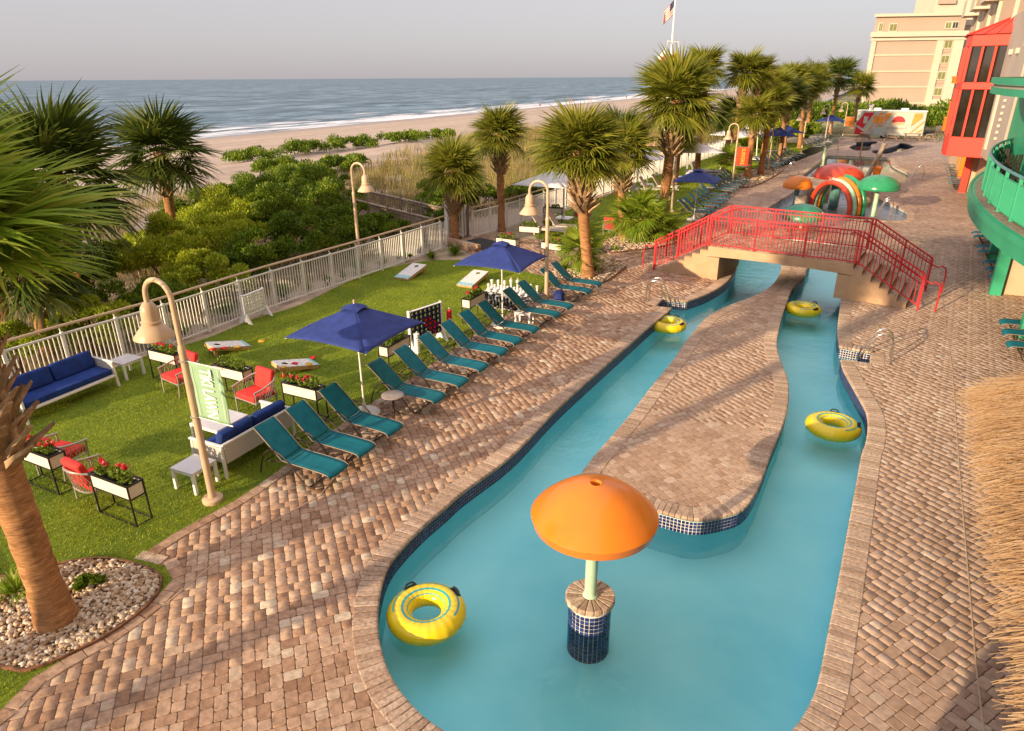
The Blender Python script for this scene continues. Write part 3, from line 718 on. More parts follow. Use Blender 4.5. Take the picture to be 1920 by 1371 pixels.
tag(o, 'short green turf grass covering the lawn beside the pool deck', 'grass')
o = blades('grass', LAWN2, 350, 0.05, 0.011, M['turf'], lean=0.9)
tag(o, 'green turf grass of the farther lawn around the white umbrellas', 'grass')

# ---- gravel beds
PEB = []
for k in range(4):
    bm = bmesh.new(); bmesh.ops.create_icosphere(bm, subdivisions=1, radius=0.5)
    for v in bm.verts: v.co *= rng.uniform(0.8, 1.15)
    me = bpy.data.meshes.new('pebble'); bm.to_mesh(me); bm.free(); me.materials.append(M['gravel'])
    me.polygons.foreach_set('use_smooth', [True] * len(me.polygons)); PEB.append(me)
def gravel(name, poly, dens, size, limit, edge=True):
    P = [(p[0], p[1]) for p in poly]
    base = sheet(name, P, [], 0.010, M['bed'])
    if edge:
        mb = MB()
        for i in range(len(P)): mb.bar((*P[i - 1], 0.02), (*P[i], 0.02), 0.03, 0.06)
        mb.build('edging', M['edging'], base)
    xs = [p[0] for p in P]; ys = [p[1] for p in P]
    n = int((max(xs) - min(xs)) * (max(ys) - min(ys)) * dens)
    X = npr.uniform(min(xs), max(xs), n); Y = npr.uniform(min(ys), max(ys), n); k = inside(P, X, Y) & vis(X, Y) & (dist_to(P, X, Y) > 0.03)
    ms = [[], [], [], []]
    for x, y in zip(X[k], Y[k]):
        s = size * rng.choice((0.5, 0.6, 0.7, 0.85, 1.0, 1.25)); 
        ms[rng.randrange(4)].append(Matrix.Translation((x, y, 0.012 + s * 0.25 + rng.uniform(0, 0.02))) @ Euler((rng.uniform(-.4, .4), rng.uniform(-.4, .4), rng.uniform(0, 6.3))).to_matrix().to_4x4() @ Matrix.Diagonal((s * rng.uniform(1.0, 1.5), s, s * 0.65, 1)))
    for q in range(4): pieces(base, 'pebble', PEB[q], ms[q], limit // 4, 'pebble_field')
    return base
gravel('gravel_bed', GRAVEL1, 1100, 0.06, 280)
BED_T1 = catmull([(-9.35, 21.75), (-8.4, 21.5), (-7.491, 21.944), (-7.414, 23.460), (-7.5, 24.6), (-8.5, 25.2), (-9.6, 24.7), (-9.9, 23.6)], closed=True, step=0.3)
gravel('gravel_bed', BED_T1, 260, 0.075, 40)
BED_T3 = catmull([(-8.899, 26.222), (-9.623, 28.278), (-9.184, 29.690), (-7.7, 31.3), (-6.95, 31.2), (-6.75, 29.3), (-7.2, 28.0), (-7.834, 27.137)], closed=True, step=0.3)
gravel('gravel_bed', BED_T3, 260, 0.075, 40)
BED_F = catmull([(-6.460, 46.938), (-5.854, 51.010), (-5.559, 57.612), (-6.653, 60.144), (-7.582, 56.709), (-8.225, 52.367), (-8.483, 47.854), (-7.540, 46.446)], closed=True, step=0.5)
gravel('gravel_bed', BED_F, 60, 0.14, 0)

# ================================================================== white picket fence
ORD = ['nearest', 'second', 'third', 'fourth', 'fifth', 'sixth', 'seventh', 'eighth', 'ninth', 'tenth', 'eleventh', 'twelfth', 'thirteenth', 'fourteenth', 'fifteenth', 'sixteenth']
_m = MB(); _m.box((0, 0, 0), (1, 1, 1)); PICK = _m.mesh('picket', M['white'])
_m = MB(); _m.box((0, 0, 0), (0.075, 0.075, 1.2)); POST = _m.mesh('post', M['white'], bevel=0.008)
def fence(pts, label, pitch=1.26, per=12, limit=300, zb=0.0, handrail=True, hgt=1.15):
    P = [Vector((*p, 0)) for p in pts]
    t = thing('picket_fence', label, 'fence', (P[0].x, P[0].y, 0))
    L = catmull(pts, step=0.5); seq, h = resample(L, pitch / per)
    o0 = P[0]; pk = []; posts = []; rails = []
    for i, (p, d) in enumerate(seq):
        q = p - o0; rz = math.atan2(d.y, d.x)
        if i % per == 0:
            po = link_mesh('post', POST, t); po.location = (q.x, q.y, 0.6); po.rotation_euler = (0, 0, rz); posts.append(q)
        else:
            pk.append(Matrix.Translation((q.x, q.y, 0.08 + (hgt - 0.1) / 2)) @ Matrix.Rotation(rz, 4, 'Z') @ Matrix.Diagonal((0.022, 0.022, hgt - 0.1, 1)))
    pieces(t, 'picket', PICK, pk, limit)
    for z, w in ((hgt, 0.05), (0.08, 0.04)):
        mb = MB()
        for a, b in zip(posts, posts[1:]): mb.bar((a.x, a.y, z), (b.x, b.y, z), w, 0.04)
        mb.build('rail', M['white'], t)
    if handrail:
        mb = MB(); mb.tube([(p.x - o0.x - 0.06, p.y - o0.y, 1.33) for p in L[::2] + [L[-1]]], 0.035, 8)
        hr = mb.build('handrail', M['tan_paint'], t, smooth=True)
        mb = MB()
        for a in posts: mb.bar((a.x - 0.03, a.y, 1.2), (a.x - 0.06, a.y, 1.31), 0.02)
        mb.build('bracket', M['white'], hr)
    return t
F1 = [(-16.5, -4.0), (-16.25, 2.0), (-16.160, 7.566), (-16.048, 9.033), (-15.849, 11.133), (-15.811, 14.746), (-15.45, 19.5), (-15.197, 24.243)]
F2 = [(-15.2, 26.3), (-14.733, 28.948), (-14.439, 33.329), (-14.006, 39.597), (-13.741, 43.441), (-12.412, 62.815), (-11.6, 75), (-9.5, 92)]
fence(F1, 'white picket fence with tan handrail running behind the near lawn sofas')
fence(F2, 'white picket fence beyond the gate, running behind the white umbrellas', limit=200)
# gate posts and gate
t = thing('gate_post', 'thick white column beside the beach gate', 'post', (*(-15.802, 25.252), 0))
mb = MB(); mb.box((0, 0, 0.85), (0.17, 0.17, 1.7)); mb.build('column', M['white'], t, bevel=0.01)
mb = MB(); mb.box((0, 0, 1.72), (0.2, 0.2, 0.04)); mb.box((0.1, 0.02, 1.0), (0.05, 0.1, 0.16)); mb.build('cap', M['white'], t)
t = thing('gate', 'open white picket gate at the boardwalk', 'gate', (*(-15.649, 26.282), 0))
for k in range(2):
    mb = MB(); mb.box((0, k * 0.28, 0.7), (0.08, 0.08, 1.4)); mb.build('post', M['white'], t, bevel=0.006)
for k in range(7):
    o = link_mesh('picket', PICK, t); o.matrix_basis = Matrix.Translation((-0.13 - k * 0.11, 0.0, 0.68)) @ Matrix.Diagonal((0.022, 0.022, 1.05, 1))
for z in (0.12, 1.2):
    mb = MB(); mb.bar((0, 0, z), (-0.9, 0, z), 0.04); mb.build('rail', M['white'], t)
mb = MB(); mb.box((-0.02, -0.05, 1.5), (0.05, 0.06, 0.42)); mb.build('latch_post', M['black_metal'], t)
# low retaining wall and mat by the gate
t = thing('retaining_wall', 'low brown block wall around the bed beside the gate', 'wall', (*(-16.741, 25.164), 0))
a = Vector((*(-16.741, 25.164), 0)); b = Vector((*(-13.590, 24.107), 0)); c_ = Vector((*(-16.539, 26.362), 0))
mb = MB(); mb.box((0, 0, 0), (0.38, 0.2, 0.15)); BL = mb.mesh('block', M['paver'], bevel=0.008)
for (p, q) in ((a, b), (a, c_)):
    d = (q - p); n = int(d.length / 0.4)
    for i in range(n):
        for r in range(2):
            w = link_mesh('block', BL, t); w.location = (p - a) + d * ((i + 0.5 + 0.25 * r) / (n + 0.25)) + Vector((0, 0, 0.076 + r * 0.152)); w.rotation_euler = (0, 0, math.atan2(d.y, d.x))
mb = MB(); mb.box((0, 0, 0.012), (2.3, 1.5, 0.02), rz=-0.3); o = mb.build('rubber_mat', M['black']); o.location = (-14.0, 25.4, 0)
tag(o, 'black rubber mat on the walkway inside the gate', 'mat')

# ================================================================== boardwalk to the beach
def boardwalk(name, A, B, width, zfun, label, mrail, balls=True):
    A, B = Vector((*A, 0)), Vector((*B, 0)); d = B - A; L = d.length; d.normalize(); nrm = Vector((-d.y, d.x, 0))
    t = thing(name, label, 'boardwalk', (A.x, A.y, 0))
    mb = MB(); mb.box((0, 0, 0), (0.135, width, 0.035)); PL = mb.mesh('plank', mrail)
    n = int(L / 0.145); rz = math.atan2(d.y, d.x)
    for i in range(n):
        p = d * (i + 0.5) * 0.145
        o = link_mesh('plank', PL, t); o.location = (p.x, p.y, zfun(i / n)); o.rotation_euler = (0, 0, rz)
    mb = MB(); mb.box((0, 0, 0.45), (0.09, 0.09, 1.5)); PP = mb.mesh('post', mrail)
    mb = MB(); mb.box((0, 0, 0.5), (0.035, 0.035, 0.8)); BB = mb.mesh('baluster', mrail)
    for s in (-1, 1):
        np_ = max(2, int(L / 1.6)); q0 = nrm * s * (width / 2 - 0.05)
        for i in range(np_ + 1):
            f = i / np_; p = d * L * f + q0; o = link_mesh('post', PP, t); o.location = (p.x, p.y, zfun(f)); o.rotation_euler = (0, 0, rz)
        nb = int(L / 0.16)
        for i in range(nb):
            f = (i + 0.5) / nb; p = d * L * f + q0; o = link_mesh('baluster', BB, t); o.location = (p.x, p.y, zfun(f)); o.rotation_euler = (0, 0, rz)
        mb = MB()
        for zz, w, h in ((1.0, 0.16, 0.04), (0.9, 0.04, 0.09), (0.1, 0.04, 0.09)):
            e0 = q0 + Vector((0, 0, zfun(0) + zz)); e1 = d * L + q0 + Vector((0, 0, zfun(1) + zz)); mb.bar(e0, e1, w, h)
        mb.build('rail', mrail, t)
    return t
boardwalk('boardwalk', (-15.9, 25.7), (-29.0, 30.7), 2.0, lambda f: 0.02 + 0.15 * f, 'weathered wooden boardwalk with railings leading from the gate through the dunes', M['grey_wood'])
boardwalk('boardwalk', (-17.0, 62.0), (-23.0, 60.2), 1.8, lambda f: 0.2, 'sunlit wooden boardwalk railing behind the farther white umbrellas', M['warm_wood'])

# ================================================================== street lamps
def make_lamp():
    t = thing('street_lamp', 'lamp', 'lamp')
    mb = MB(); mb.lathe([(0.165, 0), (0.17, 0.02), (0.17, 0.075), (0.15, 0.095), (0.07, 0.1), (0.07, 0.14)], 24); mb.build('base', M['tan_paint'], t, smooth=True)
    mb = MB(); mb.lathe([(0.062, 0.1), (0.056, 2.72), (0.06, 2.72), (0.06, 2.78), (0.045, 2.84)], 16); mb.build('pole', M['tan_paint'], t, smooth=True)
    r = 0.29; pts = [(0, 0, 2.8), (0, 0, 3.2), (0, 0, 3.52)] + [(-r + r * math.cos(a), 0, 3.55 + r * math.sin(a)) for a in [math.pi * k / 12 for k in range(1, 13)]] + [(-2 * r, 0, 3.42)]
    mb = MB(); mb.tube(pts, 0.04, 12); mb.build('gooseneck', M['tan_paint'], t, smooth=True)
    mb = MB(); mb.lathe([(0.03, 3.46), (0.075, 3.44), (0.115, 3.38), (0.13, 3.30), (0.13, 3.16), (0.155, 3.15), (0.155, 3.13), (0.135, 3.12), (0.135, 3.10), (0.155, 3.09), (0.305, 2.90), (0.305, 2.885), (0.29, 2.885), (0.12, 3.08), (0.0, 3.08)], 28, (-2 * r, 0, 0)); hd = mb.build('lamp_shade', M['tan_paint'], t, smooth=True)
    mb = MB(); mb.lathe([(0.0, 2.90), (0.05, 2.91), (0.075, 2.97), (0.06, 3.06), (0.0, 3.07)], 12, (-2 * r, 0, 0)); mb.build('bulb', M['white'], hd, smooth=True)
    return t
lamp0 = make_lamp(); first = True
LAMPS = [((-8.942, 6.465), 0, 'tan gooseneck lamp post nearest the camera, with the green banner'),
         ((-16.406, 19.941), math.pi, 'tan gooseneck lamp post at the picket fence, head turned to the lawn'),
         ((-8.082, 18.439), 0, 'tan gooseneck lamp post by the lounger row and second blue umbrella'),
         ((-8.772, 36.303), 0, 'tan lamp post beside the tall palm, head hidden behind its trunk'),
         ((-7.589, 47.195), 0, 'tan gooseneck lamp post carrying the red banner'),
         ((-6.394, 54.813), 0, 'tan lamp post among the palm trunks, just right of the red banner'),
         ((-5.493, 70.137), 0, 'tan gooseneck lamp post at the left end of the far swimming pool'),
         ((-4.337, 82.559), 0, 'tan lamp post in front of the farthest blue umbrella'),
         ((-2.940, 89.821), 0, 'tan lamp post carrying the orange banner next to the food trailer'),
         ((-14.1, 44.6), math.pi, 'lamp post at the far fence, half hidden behind palm fronds')]
for i, (p, rz, lb) in enumerate(LAMPS):
    o = lamp0 if i == 0 else copy_tree(lamp0)
    place(o, p, rz, lb); o['group'] = 'tan gooseneck lamp posts'

# banners hang from lamp posts
def text_mesh(name, body, size, m, parent, loc, rot, extrude=0.002, align='CENTER', font_bold=0.0, sx=1.0):
    cu = bpy.data.curves.new(name, 'FONT'); cu.body = body; cu.size = size; cu.align_x = align; cu.align_y = 'CENTER'; cu.extrude = extrude; cu.offset = font_bold
    tmp = bpy.data.objects.new(name, cu); COL.objects.link(tmp)
    dg = bpy.context.evaluated_depsgraph_get(); me = bpy.data.meshes.new_from_object(tmp.evaluated_get(dg)); me.name = name
    bpy.data.objects.remove(tmp)
    me.materials.clear(); me.materials.append(m)
    o = link_mesh(name, me, parent); o.location = loc; o.rotation_euler = rot; o.scale = (sx, 1, 1); return o
def banner(lamp_xy, az, z0, z1, w, mcol, label, txt, mtxt, size, line=None):
    t = thing('banner', label, 'banner', (lamp_xy[0], lamp_xy[1], 0), az)
    h = z1 - z0
    mb = MB()
    mb.grid(lambda u, v: (0.08 + u * w, 0.010 * math.sin(u * 7 + v * 3) + 0.004 * math.sin(v * 14 + u * 4), z0 + v * h - 0.03 * u), 14, 16)
    cl = mb.build('cloth', mcol, t, smooth=True)
    sm = cl.modifiers.new('thickness', 'SOLIDIFY'); sm.thickness = 0.004
    for z in (z0 - 0.005, z1 + 0.005):
        mb = MB(); mb.tube([(0.0, 0, z), (0.08 + w + 0.05, 0, z - 0.03)], 0.013, 8); arm = mb.build('arm', M['silver'], t, smooth=True)
        mb = MB(); mb.tube([(0.075 * math.cos(a), 0.075 * math.sin(a), z) for a in [2 * math.pi * k / 12 for k in range(12)]], 0.012, 6, closed=True); mb.build('clamp', M['silver'], arm)
    if line:
        for u in (0.09, 0.91):
            for off in (-0.018, 0.018):
                mb = MB(); mb.bar((0.08 + u * w, off, z0 + 0.06), (0.08 + u * w, off, z1 - 0.06), 0.003, 0.006); mb.build('stitch_line', line, t)
    if txt:
        o = text_mesh('lettering', txt, size, mtxt, t, (0.08 + w * 0.5, -0.021, (z0 + z1) / 2 - 0.01), (R(90), R(90), 0), font_bold=size * 0.03)
        o.scale = (h * 0.88 / max(0.01, max(v.co.x for v in o.data.vertices) - min(v.co.x for v in o.data.vertices)), 1.2, 1.0)
    return t
M['sage'] = mat('sage_banner', (0.27, 0.43, 0.28), 0.75, var=0.05)
M['red_banner'] = mat('red_banner', (0.75, 0.07, 0.03), 0.7, var=0.1)
M['orange_banner'] = mat('orange_banner', (0.80, 0.25, 0.04), 0.7)
M['gold_print'] = mat('gold_print', (0.85, 0.40, 0.05), 0.6)
banner((-8.942, 6.465), R(4), 1.62, 2.58, 0.64, M['sage'], 'sage green banner reading TIKI LAWN on the nearest lamp post', 'TIKI LAWN', M['white_wood'], 0.26, M['white'])
banner((-7.589, 47.195), R(20), 1.3, 2.45, 0.76, M['red_banner'], 'red banner with gold lettering hanging among the palm trunks', 'SURFERS', M['gold_print'], 0.27)
banner((-2.940, 89.821), R(20), 1.35, 2.35, 0.9, M['orange_banner'], 'orange banner hanging left of the food trailer', None, None, 0)

# ================================================================== loungers
def sling_mat():
    m, N, L, out = nodes('teal_sling')
    p = pos(N, True)
    w = N.new('ShaderNodeTexNoise'); w.inputs['Scale'].default_value = 6; L.new(p, w.inputs['Vector'])
    c = ramp(N, L, w.outputs[0], [(0.3, (0.008, 0.19, 0.25)), (0.7, (0.014, 0.25, 0.32))]).outputs[0]
    d = N.new('ShaderNodeBsdfPrincipled'); L.new(c, d.inputs['Base Color']); d.inputs['Roughness'].default_value = 0.6; d.inputs['Specular IOR Level'].default_value = 0.3
    t = N.new('ShaderNodeBsdfTranslucent'); L.new(c, t.inputs[0])
    x = N.new('ShaderNodeMixShader'); x.inputs[0].default_value = 0.35; L.new(d.outputs[0], x.inputs[1]); L.new(t.outputs[0], x.inputs[2]); L.new(x.outputs[0], out.inputs[0])
    return m
M['teal'] = sling_mat()
M['sling_rail'] = mat('champagne_rail', (0.42, 0.33, 0.24), 0.35, 0.5)
def make_lounger():
    t = thing('lounger', 'lounger', 'lounger')
    W = 0.245
    seat = [(-0.24, 0.385), (-0.05, 0.375), (0.3, 0.375), (0.6, 0.37), (0.74, 0.36), (0.80, 0.335), (0.825, 0.29)]
    back = [(-0.25, 0.39), (-0.45, 0.575), (-0.65, 0.755), (-0.80, 0.885), (-0.835, 0.90), (-0.865, 0.885)]
    for nm, pr in (('seat', seat), ('backrest', back)):
        mb = MB(); P = catmull([(x, 0, z) for x, z in pr], step=0.05); n = len(P)
        mb.grid(lambda u, v: (lambda p: (p.x, (v - 0.5) * 2 * W, p.z - 0.014 * (1 - (2 * v - 1) ** 2)))(P[min(n - 1, round(u * (n - 1)))]), n - 1, 6)
        o = mb.build(nm, M['teal'], t, smooth=True); s_ = o.modifiers.new('thickness', 'SOLIDIFY'); s_.thickness = 0.006; s_.offset = 0
        for s in (-1, 1):
            mb = MB(); mb.tube([(p.x, s * (W + 0.008), p.z) for p in P], 0.010, 6); mb.build('side_rail', M['sling_rail'], o, smooth=True)
        mb = MB(); q = P[2] if nm == 'seat' else P[-1]; mb.tube([(q.x, -W, q.z - 0.01), (q.x, W, q.z - 0.01)], 0.012, 6); mb.build('cross_bar', M['bronze'], o)
    for s in (-1, 1):
        y = s * (W + 0.035)
        pts = catmull([(-0.79, y, 0.012), (-0.72, y, 0.25), (-0.60, y, 0.47), (-0.44, y, 0.555), (-0.24, y, 0.53), (-0.06, y, 0.41), (0.10, y, 0.22), (0.24, y, 0.07), (0.36, y, 0.014), (0.45, y, 0.035), (0.52, y, 0.13), (0.57, y, 0.26), (0.66, y, 0.345)], step=0.05)
        mb = MB(); mb.tube(pts, 0.014, 7); mb.build('leg_frame', M['bronze'], t, smooth=True)
        mb = MB(); mb.tube([(-0.24, s * (W + 0.02), 0.37), (-0.62, y, 0.30)], 0.012, 6); mb.build('strut', M['bronze'], t)
    mb = MB(); mb.tube([(0.36, -W - 0.035, 0.02), (0.36, W + 0.035, 0.02)], 0.011, 6); mb.build('foot_bar', M['bronze'], t)
    mb = MB(); mb.tube([(-0.62, -W - 0.03, 0.30), (-0.62, W + 0.03, 0.30)], 0.011, 6); mb.build('rear_bar', M['bronze'], t)
    return t
lg0 = make_lounger(); used = [False]
def lounger(x, y, rz, label, group):
    o = lg0 if not used[0] else copy_tree(lg0); used[0] = True
    place(o, (x, y, 0), rz, label); o['group'] = group; return o
ROW = [(-7.302, 7.526), (-7.299, 8.312), (-7.298, 9.212), (-7.273, 10.748), (-7.233, 11.659), (-7.231, 12.615), (-7.251, 13.666), (-7.254, 14.550), (-7.213, 15.491), (-7.181, 16.918), (-7.136, 17.799), (-7.186, 19.503), (-7.150, 20.377)]
for i, p in enumerate(ROW):
    lounger(p[0] - 0.80, p[1] + 0.245, R(rng.uniform(-2.0, 2.0)), 'teal sling lounger, ' + (ORD[i] if i else 'nearest the camera') + (' from the near end' if i else '') + ' of the long row beside the lawn', 'teal loungers in the row beside the lawn')
far1 = [35.0, 35.9, 37.2, 38.3, 39.2, 40.1, 41.1, 42.8, 43.7, 44.6, 45.5, 46.6, 47.5, 48.5]
for i, y in enumerate(far1):
    lounger(-7.3 if y < 40.5 else -7.55, y, R(rng.uniform(-2.5, 2.5)), 'teal lounger, ' + (ORD[i] if i else 'nearest') + ' in the row beyond the bridge around the third blue umbrella', 'teal loungers beyond the bridge')
far2 = [56.2, 57.3, 58.4, 59.6, 60.8, 62.0, 63.6, 65.0, 66.4]
for i, y in enumerate(far2):
    lounger(-6.75 + (y - 56) * 0.10, y, R(-6), 'teal lounger, ' + (ORD[i] if i else 'nearest') + ' in the row left of the far swimming pool', 'teal loungers left of the far swimming pool')
for i, y in enumerate([74.5, 76.2, 78.0, 79.8, 81.6, 83.4, 85.2]):
    lounger(-4.95 + (y - 74) * 0.13, y, R(-8), 'teal lounger, ' + (ORD[i] if i else 'nearest') + ' in the farthest row, under the farthest blue umbrella', 'teal loungers in the farthest row')
RL = [(4.069, 21.925), (4.017, 20.996), (3.982, 19.978), (4.414, 27.319), (4.431, 28.334), (4.449, 29.424), (4.502, 31.279), (4.521, 32.185), (4.612, 34.300), (4.612, 35.131)]
for i, p in enumerate(RL):
    lounger(p[0] + 0.80, p[1], math.pi, 'teal lounger, ' + ['third from the thatched roof', 'second from the thatched roof', 'nearest the thatched roof', 'first past the cream wall', 'second past the cream wall', 'third past the cream wall', 'fourth past the cream wall', 'fifth past the cream wall', 'sixth past the cream wall', 'seventh past the cream wall'][i] + ' under the green balcony', 'teal loungers under the green balcony')
for i, y in enumerate([51.5, 52.6, 53.7, 54.8, 57.0, 58.5, 60.5, 62.5]):
    lounger(5.6 + (y - 50) * 0.05, y, math.pi, 'teal lounger, ' + (ORD[i] if i else 'nearest') + ' in the row under the red bay window', 'teal loungers under the red bay window')

# ================================================================== blue umbrellas
def make_umbrella():
    t = thing('umbrella', 'umbrella', 'umbrella')
    mb = MB(); mb.lathe([(0.33, 0), (0.33, 0.03), (0.30, 0.05), (0.06, 0.06), (0.035, 0.25), (0.0, 0.25)], 24); mb.build('base', M['white'], t, smooth=True)
    mb = MB(); mb.lathe([(0.021, 0.05), (0.021, 2.47), (0.0, 2.48)], 10); mb.build('pole', M['white'], t, smooth=True)
    h, zr, za = 0.99, 1.90, 2.44
    for k in range(4):
        a0, a1 = R(45 + 90 * k), R(135 + 90 * k); rr = h * math.sqrt(2)
        c0 = Vector((rr * math.cos(a0), rr * math.sin(a0), zr)); c1 = Vector((rr * math.cos(a1), rr * math.sin(a1), zr)); ap = Vector((0, 0, za))
        mb = MB()
        def fn(u, v):
            e = c0.lerp(c1, u); e.z += 0.10 * 4 * u * (1 - u) * 0.55
            p = ap.lerp(e, 0.03 + v * 0.97); p.z -= 0.10 * math.sin(math.pi * v) * (4 * u * (1 - u)) * 0.3
            if v > 0.999: p.z -= 0.0
            return p
        mb.grid(fn, 10, 12); o = mb.build('canopy_panel', M['navy'], t, smooth=True)
        s = o.modifiers.new('thickness', 'SOLIDIFY'); s.thickness = 0.004
        mb = MB(); mb.bar(ap - Vector((0, 0, 0.03)), c0 - Vector((0, 0, 0.02)), 0.018, 0.014); rb = mb.build('rib', M['white'], t)
        m_ = c0.lerp(ap, 0.5) - Vector((0, 0, 0.03)); mb = MB(); mb.bar((0, 0, 1.85), m_, 0.014, 0.012); mb.build('strut', M['white'], rb)
    mb = MB()
    for k in range(4):
        a0, a1 = R(45 + 90 * k), R(135 + 90 * k)
        c0 = Vector((0.30 * math.cos(a0), 0.30 * math.sin(a0), 2.345)); c1 = Vector((0.30 * math.cos(a1), 0.30 * math.sin(a1), 2.345)); ap = Vector((0, 0, 2.47))
        mb.grid(lambda u, v: (lambda e: ap.lerp(e, v) + Vector((0, 0, 0.05 * u * (1 - u) * 4 * v)))(c0.lerp(c1, u)), 6, 4)
    mb.build('vent_cap', M['navy'], t, smooth=True)
    mb = MB(); mb.lathe([(0.012, 2.46), (0.025, 2.49), (0.02, 2.53), (0.0, 2.545)], 10); mb.build('finial', M['tan_paint'], t, smooth=True)
    return t
um0 = make_umbrella(); um0['group'] = 'square blue umbrellas'
UM = [((-8.68, 10.25), 0, 'blue square umbrella over the nearest part of the lounger row'), ((-8.62, 16.55), R(2), 'blue square umbrella beside the chess set and white side table'),
      ((-7.241, 34.747), R(4), 'blue square umbrella just beyond the left end of the bridge'), ((-6.816, 62.110), R(10), 'lower of the two overlapping far blue umbrellas'), ((-6.647, 65.718), R(20), 'upper of the two overlapping far blue umbrellas'), ((-4.139, 84.761), R(0), 'farthest blue umbrella, left of the food trailer')]
for i, (p, rz, lb) in enumerate(UM):
    o = um0 if i == 0 else copy_tree(um0); place(o, p, rz, lb); o['group'] = 'square blue umbrellas'
    if i == 2: o.scale = (1.06, 1.06, 1.0)
    if i > 2: o.scale = (1.35, 1.35, 1.12)

# ================================================================== white umbrellas, daybeds (farther lawn)
M['white_canvas'] = mat('white_canvas', (0.74, 0.72, 0.74), 0.8, var=0.04)
def make_cantilever():
    t = thing('cantilever_umbrella', 'x', 'umbrella')
    h = 1.5; zr, za = 2.05, 2.62
    for k in range(4):
        a0, a1 = R(45 + 90 * k), R(135 + 90 * k); rr = h * math.sqrt(2)
        c0 = Vector((rr * math.cos(a0), rr * math.sin(a0), zr)); c1 = Vector((rr * math.cos(a1), rr * math.sin(a1), zr)); ap = Vector((0, 0, za)); mb = MB()
        mb.grid(lambda u, v: (lambda e: ap.lerp(e, 0.02 + 0.98 * v) - Vector((0, 0, 0.12 * math.sin(math.pi * v) * 4 * u * (1 - u) * 0.4)))(c0.lerp(c1, u)), 8, 10)
        o = mb.build('canopy_panel', M['white_canvas'], t, smooth=True); s = o.modifiers.new('thickness', 'SOLIDIFY'); s.thickness = 0.004
        mb = MB(); mb.bar(ap - Vector((0, 0, 0.03)), c0 - Vector((0, 0, 0.02)), 0.02, 0.014); mb.build('rib', M['white'], t)
    mb = MB(); mb.bar((-1.9, 0, 0.05), (-1.75, 0, 2.45), 0.085, 0.06); mb.build('pole', M['white'], t)
    mb = MB(); mb.bar((-1.85, 0, 2.30), (0.06, 0, 2.95), 0.07, 0.09); mb.bar((0, 0, 2.9), (0, 0, 2.55), 0.04); mb.build('arm', M['white'], t)
    mb = MB(); mb.box((-1.9, 0, 0.04), (0.9, 0.9, 0.08)); mb.build('base', M['white'], t, bevel=0.01)
    return t
cu0 = make_cantilever()
CU = [((-13.2, 30.4), R(-90), 'white cantilever umbrella nearest the gate, above two white loungers'), ((-12.1, 43.6), R(-70), 'white cantilever umbrella half hidden behind the tallest palm trunk'), ((-10.35, 48.0), R(-65), 'white cantilever umbrella above the grey daybeds'), ((-10.4, 63.0), R(170), 'white cantilever umbrella behind the red banner lamp post'), ((-10.4, 72.0), R(170), 'farthest white cantilever umbrella, behind the palm trunks')]
for i, (p, rz, lb) in enumerate(CU):
    o = cu0 if i == 0 else copy_tree(cu0); place(o, p, rz, lb); o['group'] = 'white cantilever umbrellas'
    o.scale = ((0.93, 0.93, 0.98), (0.95, 0.95, 0.95), (1.08, 1.08, 1.0), (1.1, 1.1, 1.0), (1.1, 1.1, 1.0))[i]
M['grey_fabric'] = mat('grey_cushion', (0.30, 0.27, 0.25), 0.85, var=0.1)
M['linen'] = mat('linen_sling', (0.55, 0.47, 0.42), 0.8, var=0.06)
M['leaf_print'] = mat('leaf_print_fabric', (0.60, 0.60, 0.52), 0.85, vscale=14, col2=(0.02, 0.12, 0.10))
def white_lounger(p, rz, label):
    t = thing('lounge_chair', label, 'lounger', p, rz, 'white frame loungers on the farther lawn')
    mb = MB(); mb.box((0.35, 0, 0.3), (1.25, 0.6, 0.05)); mb.build('seat', M['linen'], t, bevel=0.012)
    mb = MB(); mb.bar((-0.27, 0, 0.32), (-0.75, 0, 0.98), 0.6, 0.035, up=(0, 1, 0)) if False else mb.add([(-0.27, -0.3, 0.32), (-0.27, 0.3, 0.32), (-0.72, 0.3, 0.95), (-0.72, -0.3, 0.95), (-0.30, -0.3, 0.30), (-0.30, 0.3, 0.30), (-0.75, 0.3, 0.93), (-0.75, -0.3, 0.93)], [(0, 1, 2, 3), (7, 6, 5, 4), (0, 3, 7, 4), (1, 5, 6, 2), (3, 2, 6, 7), (0, 4, 5, 1)])
    mb.build('backrest', M['linen'], t)
    mb = MB(); mb.bar((-0.6, 0.3, 0.26), (0.98, 0.3, 0.26), 0.04); mb.bar((-0.6, -0.3, 0.26), (0.98, -0.3, 0.26), 0.04); mb.build('frame', M['white'], t)
    for x in (-0.55, 0.9):
        for y in (-0.28, 0.28):
            mb = MB(); mb.box((x, y, 0.13), (0.05, 0.05, 0.26)); mb.build('leg', M['white'], t)
white_lounger((-12.45, 28.45), R(4), 'white frame lounger under the near white umbrella, closer to the camera')
white_lounger((-12.05, 29.25), R(4), 'white frame lounger under the near white umbrella, farther from the camera')
white_lounger((-12.3, 41.0), R(0), 'first of three pale loungers behind the third blue umbrella')
white_lounger((-11.6, 42.2), R(0), 'second of three pale loungers behind the third blue umbrella')
white_lounger((-11.2, 43.6), R(0), 'third of three pale loungers behind the third blue umbrella')
